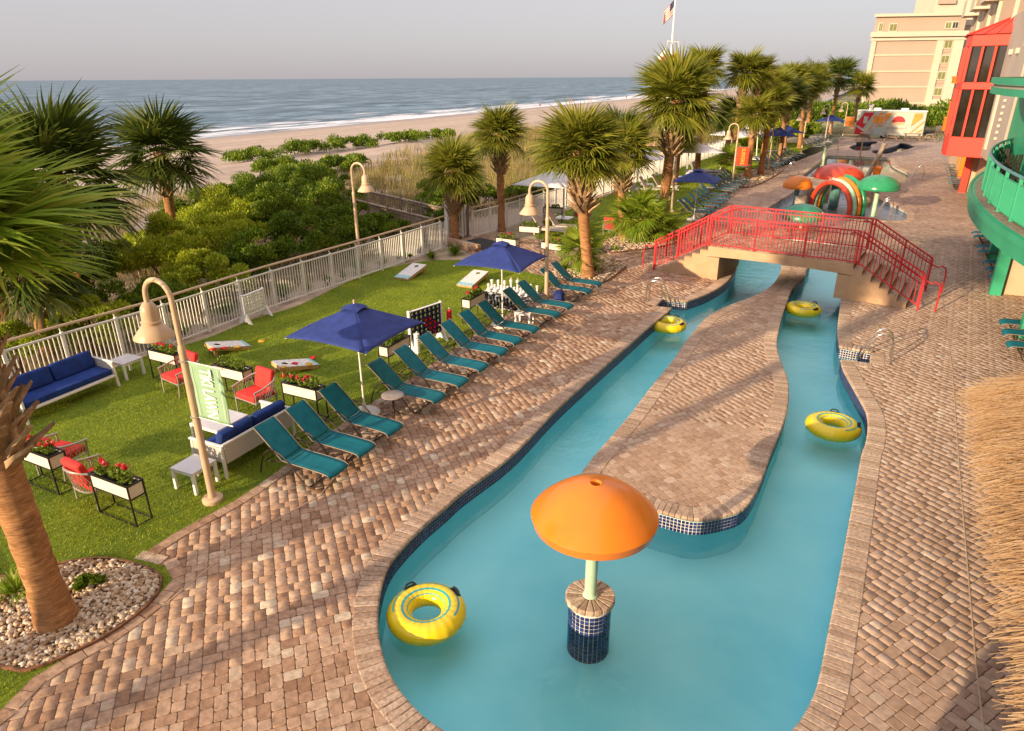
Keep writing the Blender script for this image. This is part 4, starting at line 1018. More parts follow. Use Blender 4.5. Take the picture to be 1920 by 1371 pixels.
def daybed(p, rz, label):
    t = thing('daybed', label, 'daybed', p, rz, 'grey cushioned daybeds on the farther lawn')
    mb = MB(); mb.box((0.2, 0, 0.27), (2.3, 1.5, 0.07)); mb.build('frame', M['white'], t, bevel=0.01)
    for x in (-0.85, 1.25):
        for y in (-0.68, 0.68):
            mb = MB(); mb.box((x, y, 0.12), (0.07, 0.07, 0.24)); mb.build('leg', M['white'], t)
    mb = MB(); mb.box((0.5, 0, 0.36), (1.7, 1.4, 0.13)); mb.build('mattress', M['grey_fabric'], t, bevel=0.03, seg=2)
    mb = MB(); mb.add([(-0.35, -0.68, 0.4), (-0.35, 0.68, 0.4), (-0.62, 0.68, 0.98), (-0.62, -0.68, 0.98), (-0.5, -0.68, 0.36), (-0.5, 0.68, 0.36), (-0.78, 0.68, 0.92), (-0.78, -0.68, 0.92)], [(0, 1, 2, 3), (7, 6, 5, 4), (0, 3, 7, 4), (1, 5, 6, 2), (3, 2, 6, 7), (0, 4, 5, 1)]); mb.build('backrest', M['grey_fabric'], t, bevel=0.02)
    for y, m_ in ((-0.35, M['linen']), (0.1, M['leaf_print'])):
        mb = MB(); mb.box((-0.3, y, 0.63), (0.16, 0.42, 0.42), M=Euler((0, R(-25), 0)).to_matrix()); mb.build('pillow', m_, t, bevel=0.05, seg=2)
daybed((-10.5, 51.3), R(4), 'grey cushioned daybed on white frame under the white umbrella')
daybed((-9.2, 56.5), R(4), 'grey cushioned daybed farther back beside the stumpy palm')
daybed((-11.0, 38.6), R(6), 'grey cushioned daybed with leaf print pillows behind the tallest palm')
daybed((-8.7, 62.0), R(4), 'grey cushioned daybed behind the red banner')

# ================================================================== lawn furniture
def wicker_mat():
    m, N, L, out = nodes('white_wicker')
    b = N.new('ShaderNodeBsdfPrincipled'); L.new(b.outputs[0], out.inputs[0]); b.inputs['Roughness'].default_value = 0.6
    p = pos(N, True)
    w1 = N.new('ShaderNodeTexWave'); w1.inputs['Scale'].default_value = 18; w1.bands_direction = 'Z'; L.new(p, w1.inputs[0])
    w2 = N.new('ShaderNodeTexWave'); w2.inputs['Scale'].default_value = 14; w2.bands_direction = 'DIAGONAL'; L.new(p, w2.inputs[0])
    mu = N.new('ShaderNodeMath'); mu.operation = 'MULTIPLY'; L.new(w1.outputs[1], mu.inputs[0]); L.new(w2.outputs[1], mu.inputs[1])
    c = ramp(N, L, mu.outputs[0], [(0.0, (0.36, 0.31, 0.26)), (0.35, (0.76, 0.73, 0.69))]).outputs[0]; L.new(c, b.inputs['Base Color'])
    bp = N.new('ShaderNodeBump'); bp.inputs['Strength'].default_value = 0.6; bp.inputs['Distance'].default_value = 0.01; L.new(mu.outputs[0], bp.inputs['Height']); L.new(bp.outputs[0], b.inputs['Normal'])
    return m
M['wicker'] = wicker_mat()
def make_sofa(Ls, label, p, rz):
    """faces +x, length along y, origin at middle of the front foot line"""
    t = thing('sofa', label, 'sofa', p, rz, 'white wicker sofas with blue cushions'); D = 0.86; h = Ls / 2
    mb = MB(); mb.box((-D / 2, 0, 0.30), (D - 0.06, Ls - 0.1, 0.05)); mb.build('seat_frame', M['white'], t)
    for y in (-h, h):
        for x in (-0.02, -D + 0.04):
            mb = MB(); mb.bar((x, y, 0.0), (x - (0.05 if x > -0.1 else -0.02), y * 0.985, 0.62), 0.055, 0.055, up=(0, 1, 0)); mb.build('leg', M['white'], t, bevel=0.008)
        mb = MB(); mb.box((-D / 2, y * 0.985, 0.46), (D - 0.1, 0.035, 0.30)); a = mb.build('arm_panel', M['wicker'], t)
        mb = MB(); mb.bar((0.0, y * 0.985, 0.625), (-D + 0.02, y * 0.985, 0.645), 0.06, 0.035); mb.build('armrest', M['white'], a, bevel=0.008)
    mb = MB(); mb.box((-D + 0.03, 0, 0.47), (0.04, Ls - 0.08, 0.36)); bk = mb.build('back_panel', M['wicker'], t)
    mb = MB(); mb.box((-D + 0.03, 0, 0.66), (0.06, Ls, 0.035)); mb.build('back_rail', M['white'], bk, bevel=0.006)
    mb = MB(); mb.bar((-0.02, -h, 0.29), (-0.02, h, 0.29), 0.03); mb.build('front_rail', M['white'], t)
    mb = MB(); mb.box((-D / 2 + 0.02, 0, 0.395), (D - 0.14, Ls - 0.12, 0.13)); mb.build('seat_cushion', M['blue_fabric'], t, bevel=0.03, seg=2, smooth=True)
    for s in (-1, 1):
        mb = MB(); mb.box((-D + 0.20, s * (Ls / 4 - 0.025), 0.635), (0.17, Ls / 2 - 0.09, 0.40), M=Euler((0, R(-14), R(s * 1.0))).to_matrix()); mb.build('back_cushion', M['blue_fabric'], t, bevel=0.06, seg=3, smooth=True)
    return t
make_sofa(2.10, 'white wicker sofa with blue cushions standing along the picket fence', (-14.66, 7.80), R(2))
make_sofa(1.72, 'white wicker sofa with its back to the lounger row', (-10.12, 7.95), math.pi)
def make_table(L_, W_, h, label, p, rz=0.0, group='white side tables'):
    t = thing('side_table', label, 'table', p, rz, group)
    mb = MB(); mb.box((0, 0, h - 0.015), (L_, W_, 0.03)); mb.build('table_top', M['marble'], t, bevel=0.006)
    for a, b in (((-1, -1), (1, -1)), ((1, -1), (1, 1)), ((1, 1), (-1, 1)), ((-1, 1), (-1, -1))):
        mb = MB(); f = lambda q: (q[0] * (L_ / 2 - 0.035), q[1] * (W_ / 2 - 0.035), h - 0.055); mb.bar(f(a), f(b), 0.03, 0.045); mb.build('apron', M['white_wood'], t)
    for x in (-1, 1):
        for y in (-1, 1):
            mb = MB(); mb.box((x * (L_ / 2 - 0.03), y * (W_ / 2 - 0.03), (h - 0.03) / 2), (0.055, 0.055, h - 0.03)); mb.build('leg', M['white_wood'], t, bevel=0.004)
    return t
M['marble'] = mat('marble_top', (0.68, 0.66, 0.68), 0.25, var=0.03, vscale=4, col2=(0.56, 0.54, 0.56))
make_table(0.55, 0.52, 0.44, 'white square side table beside the fence sofa', (-15.10, 9.38))
make_table(0.55, 0.52, 0.44, 'white side table left of the fence sofa, half hidden by the palm trunk', (-14.9, 6.2))
make_table(0.53, 0.53, 0.44, 'white square side table in front of the nearest lamp post', (-9.59, 6.70), R(2))
make_table(0.76, 0.78, 0.44, 'larger white table behind the green banner, between the sofa and red chairs', (-10.55, 8.12))
make_table(0.50, 0.34, 0.36, 'small white table among the loungers under the second blue umbrella', (-8.12, 16.98))
t = make_table(0.55, 0.55, 0.44, 'white side table behind the fan palm near the red chairs of the farther lawn', (-9.1, 33.0))

def make_armchair():
    """faces -y; origin on the ground under the seat centre"""
    t = thing('armchair', 'x', 'armchair')
    for s in (-1, 1):
        for y, z1 in ((-0.27, 0.60), (0.24, 0.56)):
            mb = MB(); mb.tube([(s * 0.31, y * 1.08, 0), (s * 0.34, y, 0.34), (s * 0.36, y * (1.0 if y < 0 else 0.9), z1)], 0.018, 8); mb.build('leg', M['silver'], t, smooth=True)
    P = catmull([(-0.355, -0.30, 0.58), (-0.37, -0.05, 0.62), (-0.34, 0.22, 0.68), (-0.18, 0.38, 0.73), (0, 0.42, 0.74), (0.18, 0.38, 0.73), (0.34, 0.22, 0.68), (0.37, -0.05, 0.62), (0.355, -0.30, 0.58)], step=0.06)
    mb = MB(); mb.tube(P, 0.02, 8); hoop = mb.build('arm_hoop', M['silver'], t, smooth=True)
    Q = catmull([(-0.34, -0.28, 0.33), (-0.34, 0.1, 0.33), (-0.22, 0.30, 0.33), (0, 0.34, 0.33), (0.22, 0.30, 0.33), (0.34, 0.1, 0.33), (0.34, -0.28, 0.33)], step=0.06)
    mb = MB(); mb.tube(Q + [Q[0]], 0.016, 6); mb.build('seat_ring', M['silver'], t, smooth=True)
    n = 22; mb = MB()
    for i in range(n):
        for dl in (-1, 1):
            a = P[int(i / n * (len(P) - 1))]; j = min(max(0, int((i + dl * 1.5) / n * (len(Q) - 1))), len(Q) - 1); mb.tube([a, Q[j]], 0.006, 4)
    mb.build('rope_weave', M['silver'], hoop)
    mb = MB(); mb.box((0, -0.01, 0.40), (0.60, 0.56, 0.13)); mb.build('seat_cushion', M['red_fabric'], t, bevel=0.04, seg=3, smooth=True)
    mb = MB(); mb.box((0, 0.27, 0.65), (0.52, 0.13, 0.46), M=Euler((R(-14), 0, 0)).to_matrix()); mb.build('back_cushion', M['red_fabric'], t, bevel=0.05, seg=3, smooth=True)
    return t
ac0 = make_armchair()
AC = [((-13.15, 9.35), R(-8), 'red cushioned armchair half hidden behind the nearest lamp post'), ((-10.86, 9.38), R(-6), 'red cushioned armchair beside the green banner, facing the camera'),
      ((-12.15, 5.95), R(188), 'red cushioned armchair behind the leftmost planter by the palm trunk'), ((-10.75, 5.72), R(176), 'red cushioned armchair seen from behind, left of the nearest planter'),
      ((-12.0, 31.6), R(70), 'red cushioned chair right of the near white umbrella pole, behind palm trunks'), ((-10.3, 33.2), R(-30), 'red cushioned chair facing the camera behind the palm trunks'), ((-9.7, 29.4), R(170), 'red chair almost hidden behind the fan palm')]
for i, (p, rz, lb) in enumerate(AC):
    o = ac0 if i == 0 else copy_tree(ac0); place(o, p, rz, lb); o['group'] = 'red cushioned armchairs'

# ---- planters
def leaf_cluster(n, c, rad, size, m, name, parent, flat=0.7, up=0.3, seed=None):
    r = np.random.default_rng(seed if seed is not None else int(npr.integers(1e9)))
    d = r.normal(size=(n, 3)); d /= np.linalg.norm(d, axis=1)[:, None]
    P = d * (r.uniform(0.35, 1.0, n) ** 0.5)[:, None] * np.array(rad) + np.array(c)
    a = r.normal(size=(n, 3)); a[:, 2] = np.abs(a[:, 2]) * flat; a += d * 0.8; a /= np.linalg.norm(a, axis=1)[:, None]
    b = np.cross(a, r.normal(size=(n, 3))); b /= np.linalg.norm(b, axis=1)[:, None]
    s = size * r.uniform(0.6, 1.3, n)[:, None]
    V = np.stack([P - a * s * 0.5, P + b * s * 0.32, P + a * s * 0.6, P - b * s * 0.32], 1).reshape(-1, 3)
    me = np_mesh(name, V, np.arange(n * 4).reshape(-1, 4), m); return link_mesh(name, me, parent)
def planter(p, rz, label, flowers=True, L_=0.92, sd=0):
    t = thing('planter', label, 'planter', p, rz, 'planters on black metal stands'); W_ = 0.27; h0, h1 = 0.50, 0.745
    r = random.Random(sd)
    for x in (-1, 1):
        for y in (-1, 1):
            mb = MB(); mb.box((x * L_ / 2, y * W_ / 2, 0.375), (0.022, 0.022, 0.75)); mb.build('leg', M['black_metal'], t)
    for z in (0.012, h0):
        mb = MB()
        for y in (-1, 1): mb.bar((-L_ / 2, y * W_ / 2, z), (L_ / 2, y * W_ / 2, z), 0.018)
        for x in (-1, 1): mb.bar((x * L_ / 2, -W_ / 2, z), (x * L_ / 2, W_ / 2, z), 0.018)
        mb.build('stand_rail', M['black_metal'], t)
    for y in (-1, 1):
        mb = MB(); mb.box((0, y * (W_ / 2 - 0.012), (h0 + h1) / 2), (L_ - 0.03, 0.016, h1 - h0 - 0.02)); mb.build('side_panel', M['cream'], t)
    for x in (-1, 1):
        mb = MB(); mb.box((x * (L_ / 2 - 0.012), 0, (h0 + h1) / 2), (0.016, W_ - 0.03, h1 - h0 - 0.02)); mb.build('end_panel', M['cream'], t)
    mb = MB()
    for y in (-1, 1): mb.box((0, y * W_ / 2, h1), (L_ + 0.03, 0.03, 0.025))
    for x in (-1, 1): mb.box((x * L_ / 2, 0, h1), (0.03, W_ - 0.03, 0.025))
    mb.build('rim', M['black_metal'], t)
    mb = MB(); mb.box((0, 0, h1 - 0.06), (L_ - 0.05, W_ - 0.05, 0.06)); mb.build('soil', M['soil'], t)
    for k in range(3):
        x = (-0.26 + 0.26 * k) * L_ / 0.92 + r.uniform(-0.05, 0.05); s = r.uniform(0.8, 1.15)
        pl = leaf_cluster(130, (x, r.uniform(-0.03, 0.03), h1 + 0.08 * s), (0.14 * s, 0.11, 0.12 * s), 0.065, M['flower_leaf'], 'flowering_plant', t, seed=sd * 7 + k)
        if flowers:
            for q in range(r.choice((1, 2, 3))):
                fx = x + r.uniform(-0.11, 0.11); fy = r.uniform(-0.09, 0.09); fz = h1 + 0.17 * s + r.uniform(-0.02, 0.05)
                leaf_cluster(26, (fx, fy, fz), (0.036, 0.036, 0.03), 0.05, M['petal'], 'flower', pl, seed=sd * 31 + q + k * 5)
PLN = [((-9.91, 5.54), 0, 'cream planter with red flowers on black stand, nearest the camera', 1), ((-11.93, 5.55), 0, 'cream planter with red flowers left of the nearest one, beside the palm trunk', 1), ((-13.95, 9.66), 0, 'cream planter with pink flowers under the nearest lamp head', 1),
       ((-11.8, 9.66), 0, 'cream planter of leafy plants behind the green banner', 0), ((-9.72, 9.62), 0, 'cream planter with red flowers behind the blue sofa cushions', 1), ((-9.50, 12.55), R(90), 'cream planter under the right edge of the first blue umbrella', 0),
       ((-9.60, 16.62), R(90), 'cream planter with red flowers beside the chess pieces', 1), ((-12.2, 23.92), R(-4), 'cream planter on the walkway behind the second blue umbrella', 1), ((-12.4, 26.45), R(6), 'cream planter of small shoots on the far side of the walkway', 0),
       ((-10.25, 23.95), R(-8), 'cream planter with flowers beside the third lamp post and fan palm', 1), ((-13.3, 31.0), R(10), 'cream planter with dark leaves below the near white umbrella', 0), ((-9.2, 37.3), R(90), 'cream planter beyond the tallest palm, by the farther loungers', 0)]
for i, (p, rz, lb, fl) in enumerate(PLN): planter(p, rz, lb, bool(fl), sd=i + 3)

# ---- cornhole boards
def board_mat():
    m, N, L, out = nodes('printed_board')
    b = N.new('ShaderNodeBsdfPrincipled'); L.new(b.outputs[0], out.inputs[0]); b.inputs['Roughness'].default_value = 0.5
    p = pos(N, True); n = noise(N, L, 9, 5, p); n2 = noise(N, L, 30, 2, p)
    sp = N.new('ShaderNodeSeparateXYZ'); L.new(p, sp.inputs[0])
    c = ramp(N, L, n.outputs[0], [(0.38, (0.74, 0.72, 0.70)), (0.47, (0.45, 0.42, 0.40)), (0.5, (0.74, 0.72, 0.70)), (0.58, (0.74, 0.72, 0.70)), (0.62, (0.30, 0.28, 0.27)), (0.65, (0.74, 0.72, 0.7))]).outputs[0]
    mr = N.new('ShaderNodeMapRange'); mr.inputs[1].default_value = -0.36; mr.inputs[2].default_value = -0.42; L.new(sp.outputs[0], mr.inputs[0])
    mm = N.new('ShaderNodeMath'); mm.operation = 'MULTIPLY'; L.new(mr.outputs[0], mm.inputs[0]); g = N.new('ShaderNodeMath'); g.operation = 'GREATER_THAN'; g.inputs[1].default_value = 0.48; L.new(n2.outputs[0], g.inputs[0]); L.new(g.outputs[0], mm.inputs[1])
    c = mixc(N, L, mm.outputs[0], c, (0.05, 0.38, 0.45)); L.new(c, b.inputs['Base Color']); return m
M['board'] = board_mat()
def cornhole(p, rz, label, h0=0.09, h1=0.32, L_=1.24, W_=0.6):
    """low end at -x, raised end with the hole at +x"""
    t = thing('cornhole_board', label, 'game board', p, rz, 'cornhole boards')
    tilt = math.atan2(h1 - h0, L_)
    e = Euler((0, -tilt, 0))
    hx, rr = L_ / 2 - 0.23, 0.085; n = 20
    ring = [(hx + rr * math.cos(2 * math.pi * k / n), rr * math.sin(2 * math.pi * k / n)) for k in range(n)]
    def outer(k):
        a = 2 * math.pi * k / n; c, s = math.cos(a), math.sin(a); m_ = max(abs(c) / 0.23, abs(s) / (W_ / 2)); return (hx + c / m_, s / m_)
    mb = MB(); V = [(x, y, 0) for x, y in ring] + [(*outer(k), 0) for k in range(n)]
    F = [(k, n + k, n + (k + 1) % n, (k + 1) % n) for k in range(n)]
    mb.add(V, F); mb.add([(-L_ / 2, -W_ / 2, 0), (hx - 0.23, -W_ / 2, 0), (hx - 0.23, W_ / 2, 0), (-L_ / 2, W_ / 2, 0)], [(0, 1, 2, 3)])
    top = mb.build('board_top', M['board'], t); top.location = (0, 0, (h0 + h1) / 2); top.rotation_euler = e
    s = top.modifiers.new('thickness', 'SOLIDIFY'); s.thickness = 0.012; s.offset = -1
    for a, b in (((-1, -1), (1, -1)), ((1, 1), (-1, 1)), ((1, -1), (1, 1)), ((-1, 1), (-1, -1))):
        mb = MB(); f = lambda q: (q[0] * (L_ / 2 - 0.012), q[1] * (W_ / 2 - 0.012), -0.058); mb.bar(f(a), f(b), 0.024, 0.09); o = mb.build('side_board', M['wood'], t); o.location = top.location; o.rotation_euler = e
    for y in (-1, 1):
        mb = MB(); mb.box((L_ / 2 - 0.1, y * (W_ / 2 - 0.05), (h1 - 0.06) / 2), (0.09, 0.035, h1 - 0.06)); mb.build('leg', M['wood'], t)
cornhole((-14.05, 19.83), R(90), 'pale cornhole board on the lawn nearest the fence lamp post')
cornhole((-11.55, 19.97), R(90), 'tan cornhole board left of the second blue umbrella')
cornhole((-14.2, 11.62), R(-112), 'cornhole board with three bean bags behind the nearest lamp post', 0.09, 0.30, 1.0, 0.55)
cornhole((-11.68, 11.42), R(-112), 'cornhole board with bean bags behind the red armchair', 0.09, 0.30, 1.0, 0.55)
M['bag_red'] = mat('red_bean_bag', (0.55, 0.015, 0.012), 0.8); M['bag_gold'] = mat('gold_bean_bag', (0.62, 0.36, 0.03), 0.8)
def bag(p, z, c, label, rz):
    mb = MB(); mb.grid(lambda u, v: (0.08 * (2 * u - 1), 0.08 * (2 * v - 1), 0.026 * (1 - (2 * u - 1) ** 4) * (1 - (2 * v - 1) ** 4)), 8, 8)
    mb.grid(lambda u, v: (0.08 * (1 - 2 * u), 0.08 * (2 * v - 1), -0.02 * (1 - (2 * u - 1) ** 4) * (1 - (2 * v - 1) ** 4)), 8, 8)
    o = mb.build('bean_bag', M[c], None, smooth=True); o.location = (*p, z); o.rotation_euler = (rng.uniform(-.1, .1), rng.uniform(-.1, .1), rz)
    tag(o, label, 'bean bag', 'red and gold bean bags')
for (p, z, c, lb) in [((-14.087, 11.053), .27, 'bag_red', 'red bean bag nearest the hole of the cornhole board behind the lamp'), ((-13.992, 11.315), .225, 'bag_red', 'red bean bag in the middle of the cornhole board behind the lamp'), ((-13.877, 11.612), .165, 'bag_gold', 'gold bean bag on the low end of the cornhole board behind the lamp'),
                      ((-13.898, 12.474), .03, 'bag_gold', 'gold bean bag lying alone on the grass left of the first blue umbrella'), ((-11.635, 10.950), .265, 'bag_gold', 'gold bean bag nearest the hole of the board behind the red armchair'), ((-11.628, 11.328), .215, 'bag_red', 'red bean bag on the board behind the red armchair'),
                      ((-11.394, 11.563), .155, 'bag_gold', 'gold bean bag on the low end of the board behind the red armchair'), ((-11.793, 12.119), .05, 'bag_red', 'red bean bag on the grass beyond the board behind the red armchair'), ((-11.662, 10.983), .03, 'bag_red', 'red bean bag on the grass under the raised end of the board')]:
    bag(p, z, c, lb, rng.uniform(0, 3))

# ---- giant four-in-a-row games
def grid_panel(mb, w, h, nx, nz, r, th, seg=14):
    cw, ch = w / nx, h / nz
    for i in range(nx):
        for j in range(nz):
            cx, cz = -w / 2 + (i + 0.5) * cw, (j + 0.5) * ch
            for s in (-1, 1):
                V = []; 
                for k in range(seg):
                    a = 2 * math.pi * k / seg; c, q = math.cos(a), math.sin(a); m_ = max(abs(c) / (cw / 2), abs(q) / (ch / 2))
                    V.append((cx + r * c, s * th / 2, cz + r * q)); V.append((cx + c / m_, s * th / 2, cz + q / m_))
                mb.add(V, [(2 * k, 2 * k + 1, (2 * k + 3) % (2 * seg), (2 * k + 2) % (2 * seg)) for k in range(seg)])
            V = []
            for k in range(seg):
                a = 2 * math.pi * k / seg; V += [(cx + r * math.cos(a), -th / 2, cz + r * math.sin(a)), (cx + r * math.cos(a), th / 2, cz + r * math.sin(a))]
            mb.add(V, [(2 * k, 2 * k + 1, (2 * k + 3) % (2 * seg), (2 * k + 2) % (2 * seg)) for k in range(seg)])
def four_row(p, rz, label, w, h, z0, mp, mf, big):
    t = thing('four_in_a_row_game', label, 'lawn game', p, rz)
    mb = MB(); grid_panel(mb, w, h, 7, 6, min(w / 7, h / 6) * 0.38, 0.06); o = mb.build('grid_panel', mp, t); o.location = (0, 0, z0)
    mb = MB(); mb.box((0, 0, z0 + h + 0.012), (w + 0.03, 0.075, 0.024)); mb.box((0, 0, z0 - 0.012), (w + 0.03, 0.075, 0.024)); mb.build('frame_rail', mf, t, bevel=0.006)
    for s in (-1, 1):
        x = s * (w / 2 + 0.035)
        mb = MB(); mb.box((x, 0, (z0 + h + 0.04) / 2 + 0.03), (0.055, 0.09, z0 + h)); lg = mb.build('leg', mf, t, bevel=0.012)
        mb = MB(); mb.add([(x - 0.028, -0.24, 0), (x - 0.028, -0.14, 0), (x - 0.028, 0, 0.12), (x - 0.028, 0.14, 0), (x - 0.028, 0.24, 0), (x - 0.028, 0.05, 0.30), (x - 0.028, -0.05, 0.30)] + [(x + 0.028, -0.24, 0), (x + 0.028, -0.14, 0), (x + 0.028, 0, 0.12), (x + 0.028, 0.14, 0), (x + 0.028, 0.24, 0), (x + 0.028, 0.05, 0.30), (x + 0.028, -0.05, 0.30)],
                         [(0, 1, 2, 6), (2, 3, 4, 5), (2, 5, 6), (13, 9, 8, 7), (12, 11, 10, 9), (13, 12, 9), (0, 6, 13, 7), (6, 5, 12, 13), (5, 4, 11, 12), (4, 3, 10, 11), (3, 2, 9, 10), (2, 1, 8, 9), (1, 0, 7, 8)]); mb.build('foot', mf, lg)
    return t
M['navy_plastic'] = mat('navy_plastic', (0.010, 0.010, 0.045), 0.4); M['red_plastic'] = mat('red_plastic', (0.62, 0.012, 0.03), 0.35)
four_row((-15.47, 13.82), R(95), 'white four in a row game panel standing near the fence', 0.80, 0.58, 0.24, M['white_wood'], M['white_wood'], False)
g4 = four_row((-9.72, 14.25), R(76), 'navy four in a row game on white legs behind the loungers', 1.06, 0.80, 0.25, M['navy_plastic'], M['white_wood'], True)
for i, j in ((4, 1), (4, 2), (4, 3), (5, 0), (5, 1), (5, 2), (3, 2), (3, 3), (6, 1), (3, 0)):
    mb = MB(); mb.lathe([(0, -0.02), (0.062, -0.02), (0.062, 0.02), (0, 0.02)], 14); o = mb.build('disc', M['red_plastic'], g4); o.location = (-0.53 + (i + 0.5) * 1.06 / 7, 0, 0.25 + (j + 0.5) * 0.8 / 6); o.rotation_euler = (R(90), 0, 0)
mb = MB(); mb.lathe([(0, -0.028), (0.066, -0.028), (0.075, -0.012), (0.075, 0.012), (0.066, 0.028), (0, 0.028)], 16)
DW = mb.mesh('disc', M['white_wood'], smooth=True); DR = mb.mesh('disc', M['red_plastic'], smooth=True)
for (x, y, cols, lb) in [(-9.52, 13.52, 'wwwwwwwww', 'stack of white game discs at the near leg of the navy game'), (-9.40, 14.92, 'wwwwwwwrrrrrr', 'stack of red discs above white discs at the far leg of the navy game')]:
    t = thing('disc_stack', lb, 'game discs', (x, y, 0))
    mb = MB(); mb.tube([(0, 0, 0), (0, 0, 0.062 * len(cols) + 0.1)], 0.012, 6); mb.build('rod', M['white_wood'], t)
    for k, c in enumerate(cols):
        o = link_mesh('disc', DW if c == 'w' else DR, t); o.location = (0, 0, 0.09 + 0.06 * k)
# ---- giant chess set
M['chess_black'] = mat('black_chess_plastic', (0.012, 0.012, 0.013), 0.35); M['chess_white'] = mat('white_chess_plastic', (0.80, 0.79, 0.76), 0.4)
def chess_mesh(m, h, head):
    mb = MB(); prof = [(0.085, 0), (0.09, 0.02), (0.08, 0.05), (0.05, 0.08), (0.035, 0.16 * h / 0.35), (0.032, 0.62 * h), (0.055, 0.66 * h), (0.03, 0.70 * h)]
    prof += [(0.045, 0.76 * h), (0.05, 0.84 * h), (0.035, 0.92 * h), (0.0, 0.95 * h)] if head == 'ball' else [(0.055, 0.80 * h), (0.06, 0.95 * h), (0.04, 0.97 * h), (0.0, 1.0 * h)]
    mb.lathe(prof, 12); 
    if head == 'cross': mb.box((0, 0, h * 1.05), (0.02, 0.02, 0.09)); mb.box((0, 0, h * 1.06), (0.06, 0.02, 0.02))
    return mb.mesh('chess_piece', m, smooth=True)
mb = MB(); mb.grid(lambda u, v: (-0.95 + 1.9 * u, -0.72 + 1.44 * v, 0.022), 8, 8)
cb = mb.build('chess_board', None) if False else None
def checker():
    m, N, L, out = nodes('checker_mat'); b = N.new('ShaderNodeBsdfPrincipled'); L.new(b.outputs[0], out.inputs[0]); c = N.new('ShaderNodeTexChecker'); c.inputs['Scale'].default_value = 1 / 0.24
    c.inputs[1].default_value = (0.02, 0.02, 0.02, 1); c.inputs[2].default_value = (0.65, 0.63, 0.6, 1); L.new(pos(N, True), c.inputs[0]); L.new(c.outputs[0], b.inputs['Base Color']); b.inputs['Roughness'].default_value = 0.6; return m
mb = MB(); mb.box((0, 0, 0), (1.92, 1.92, 0.02)); o = mb.build('chess_board', checker(), None, bevel=0.004); o.location = (-9.75, 18.75, 0.02)
tag(o, 'black and white checkered chess mat lying on the lawn', 'chess board')
for col_, m_, rows in (('white', M['chess_white'], (0.84, 0.60)), ('black', M['chess_black'], (-0.84, -0.60))):
    meshes = {k: chess_mesh(m_, h, hd) for k, h, hd in (('pawn', 0.27, 'ball'), ('rook', 0.33, 'flat'), ('king', 0.42, 'cross'), ('bishop', 0.37, 'ball'))}
    for ri, ry in enumerate(rows):
        for k in range(8):
            kind = 'pawn' if ri else ['rook', 'bishop', 'bishop', 'king', 'king', 'bishop', 'bishop', 'rook'][k]
            o = link_mesh('chess_piece', meshes[kind]); o.location = (-9.75 - 0.84 + 0.24 * k, 18.75 + ry, 0.03); o.rotation_euler = (0, 0, rng.uniform(0, 3))
            tag(o, f'{col_} {"pawn" if ri else "tall piece"}, {["leftmost", "second from left", "third from left", "fourth from left", "fifth from left", "sixth from left", "seventh from left", "rightmost"][k]} in the {"front" if ri else "back"} row of the lawn chess set', 'chess piece', f'{col_} {"pawns" if ri else "back row pieces"} of the lawn chess set')

# ---- round bistro table, navy cube stool
def bistro(p, label, r=0.235, h=0.5):
    t = thing('bistro_table', label, 'table', p, 0, 'round bistro tables')
    mb = MB(); mb.lathe([(0, h - 0.03), (r - 0.02, h - 0.03), (r, h - 0.02), (r, h - 0.004), (r - 0.008, h), (0, h)], 32); mb.build('table_top', M['stone_top'], t, smooth=True)
    mb = MB(); mb.lathe([(0.03, 0.06), (0.022, 0.2), (0.022, h - 0.03)], 10); mb.build('stem', M['bronze'], t, smooth=True)
    for k in range(4):
        a = R(40 + 90 * k); mb = MB(); mb.tube(catmull([(0, 0, 0.16), (0.09 * math.cos(a), 0.09 * math.sin(a), 0.07), (0.24 * math.cos(a), 0.24 * math.sin(a), 0.012)], step=0.05), 0.014, 6); mb.build('foot', M['bronze'], t, smooth=True)
M['stone_top'] = mat('stone_table_top', (0.36, 0.31, 0.29), 0.3, var=0.12, vscale=5)
bistro((-8.05, 10.43), 'round stone topped bistro table among the near loungers')
bistro((-8.3, 36.6), 'round pale bistro table beyond the left end of the bridge', 0.3, 0.6); bistro((-8.0, 41.9), 'round pale bistro table farther along the lounger row beyond the bridge', 0.3, 0.6)
mb = MB(); mb.lathe([(0.0, 0.0), (0.17, 0), (0.185, 0.02), (0.185, 0.29), (0.17, 0.31), (0.0, 0.31)], 8); o = mb.build('stool', M['navy'], None, bevel=0.01); o.location = (*(-8.068, 19.416), 0)
tag(o, 'navy blue octagonal stool beside the third lamp post', 'stool')

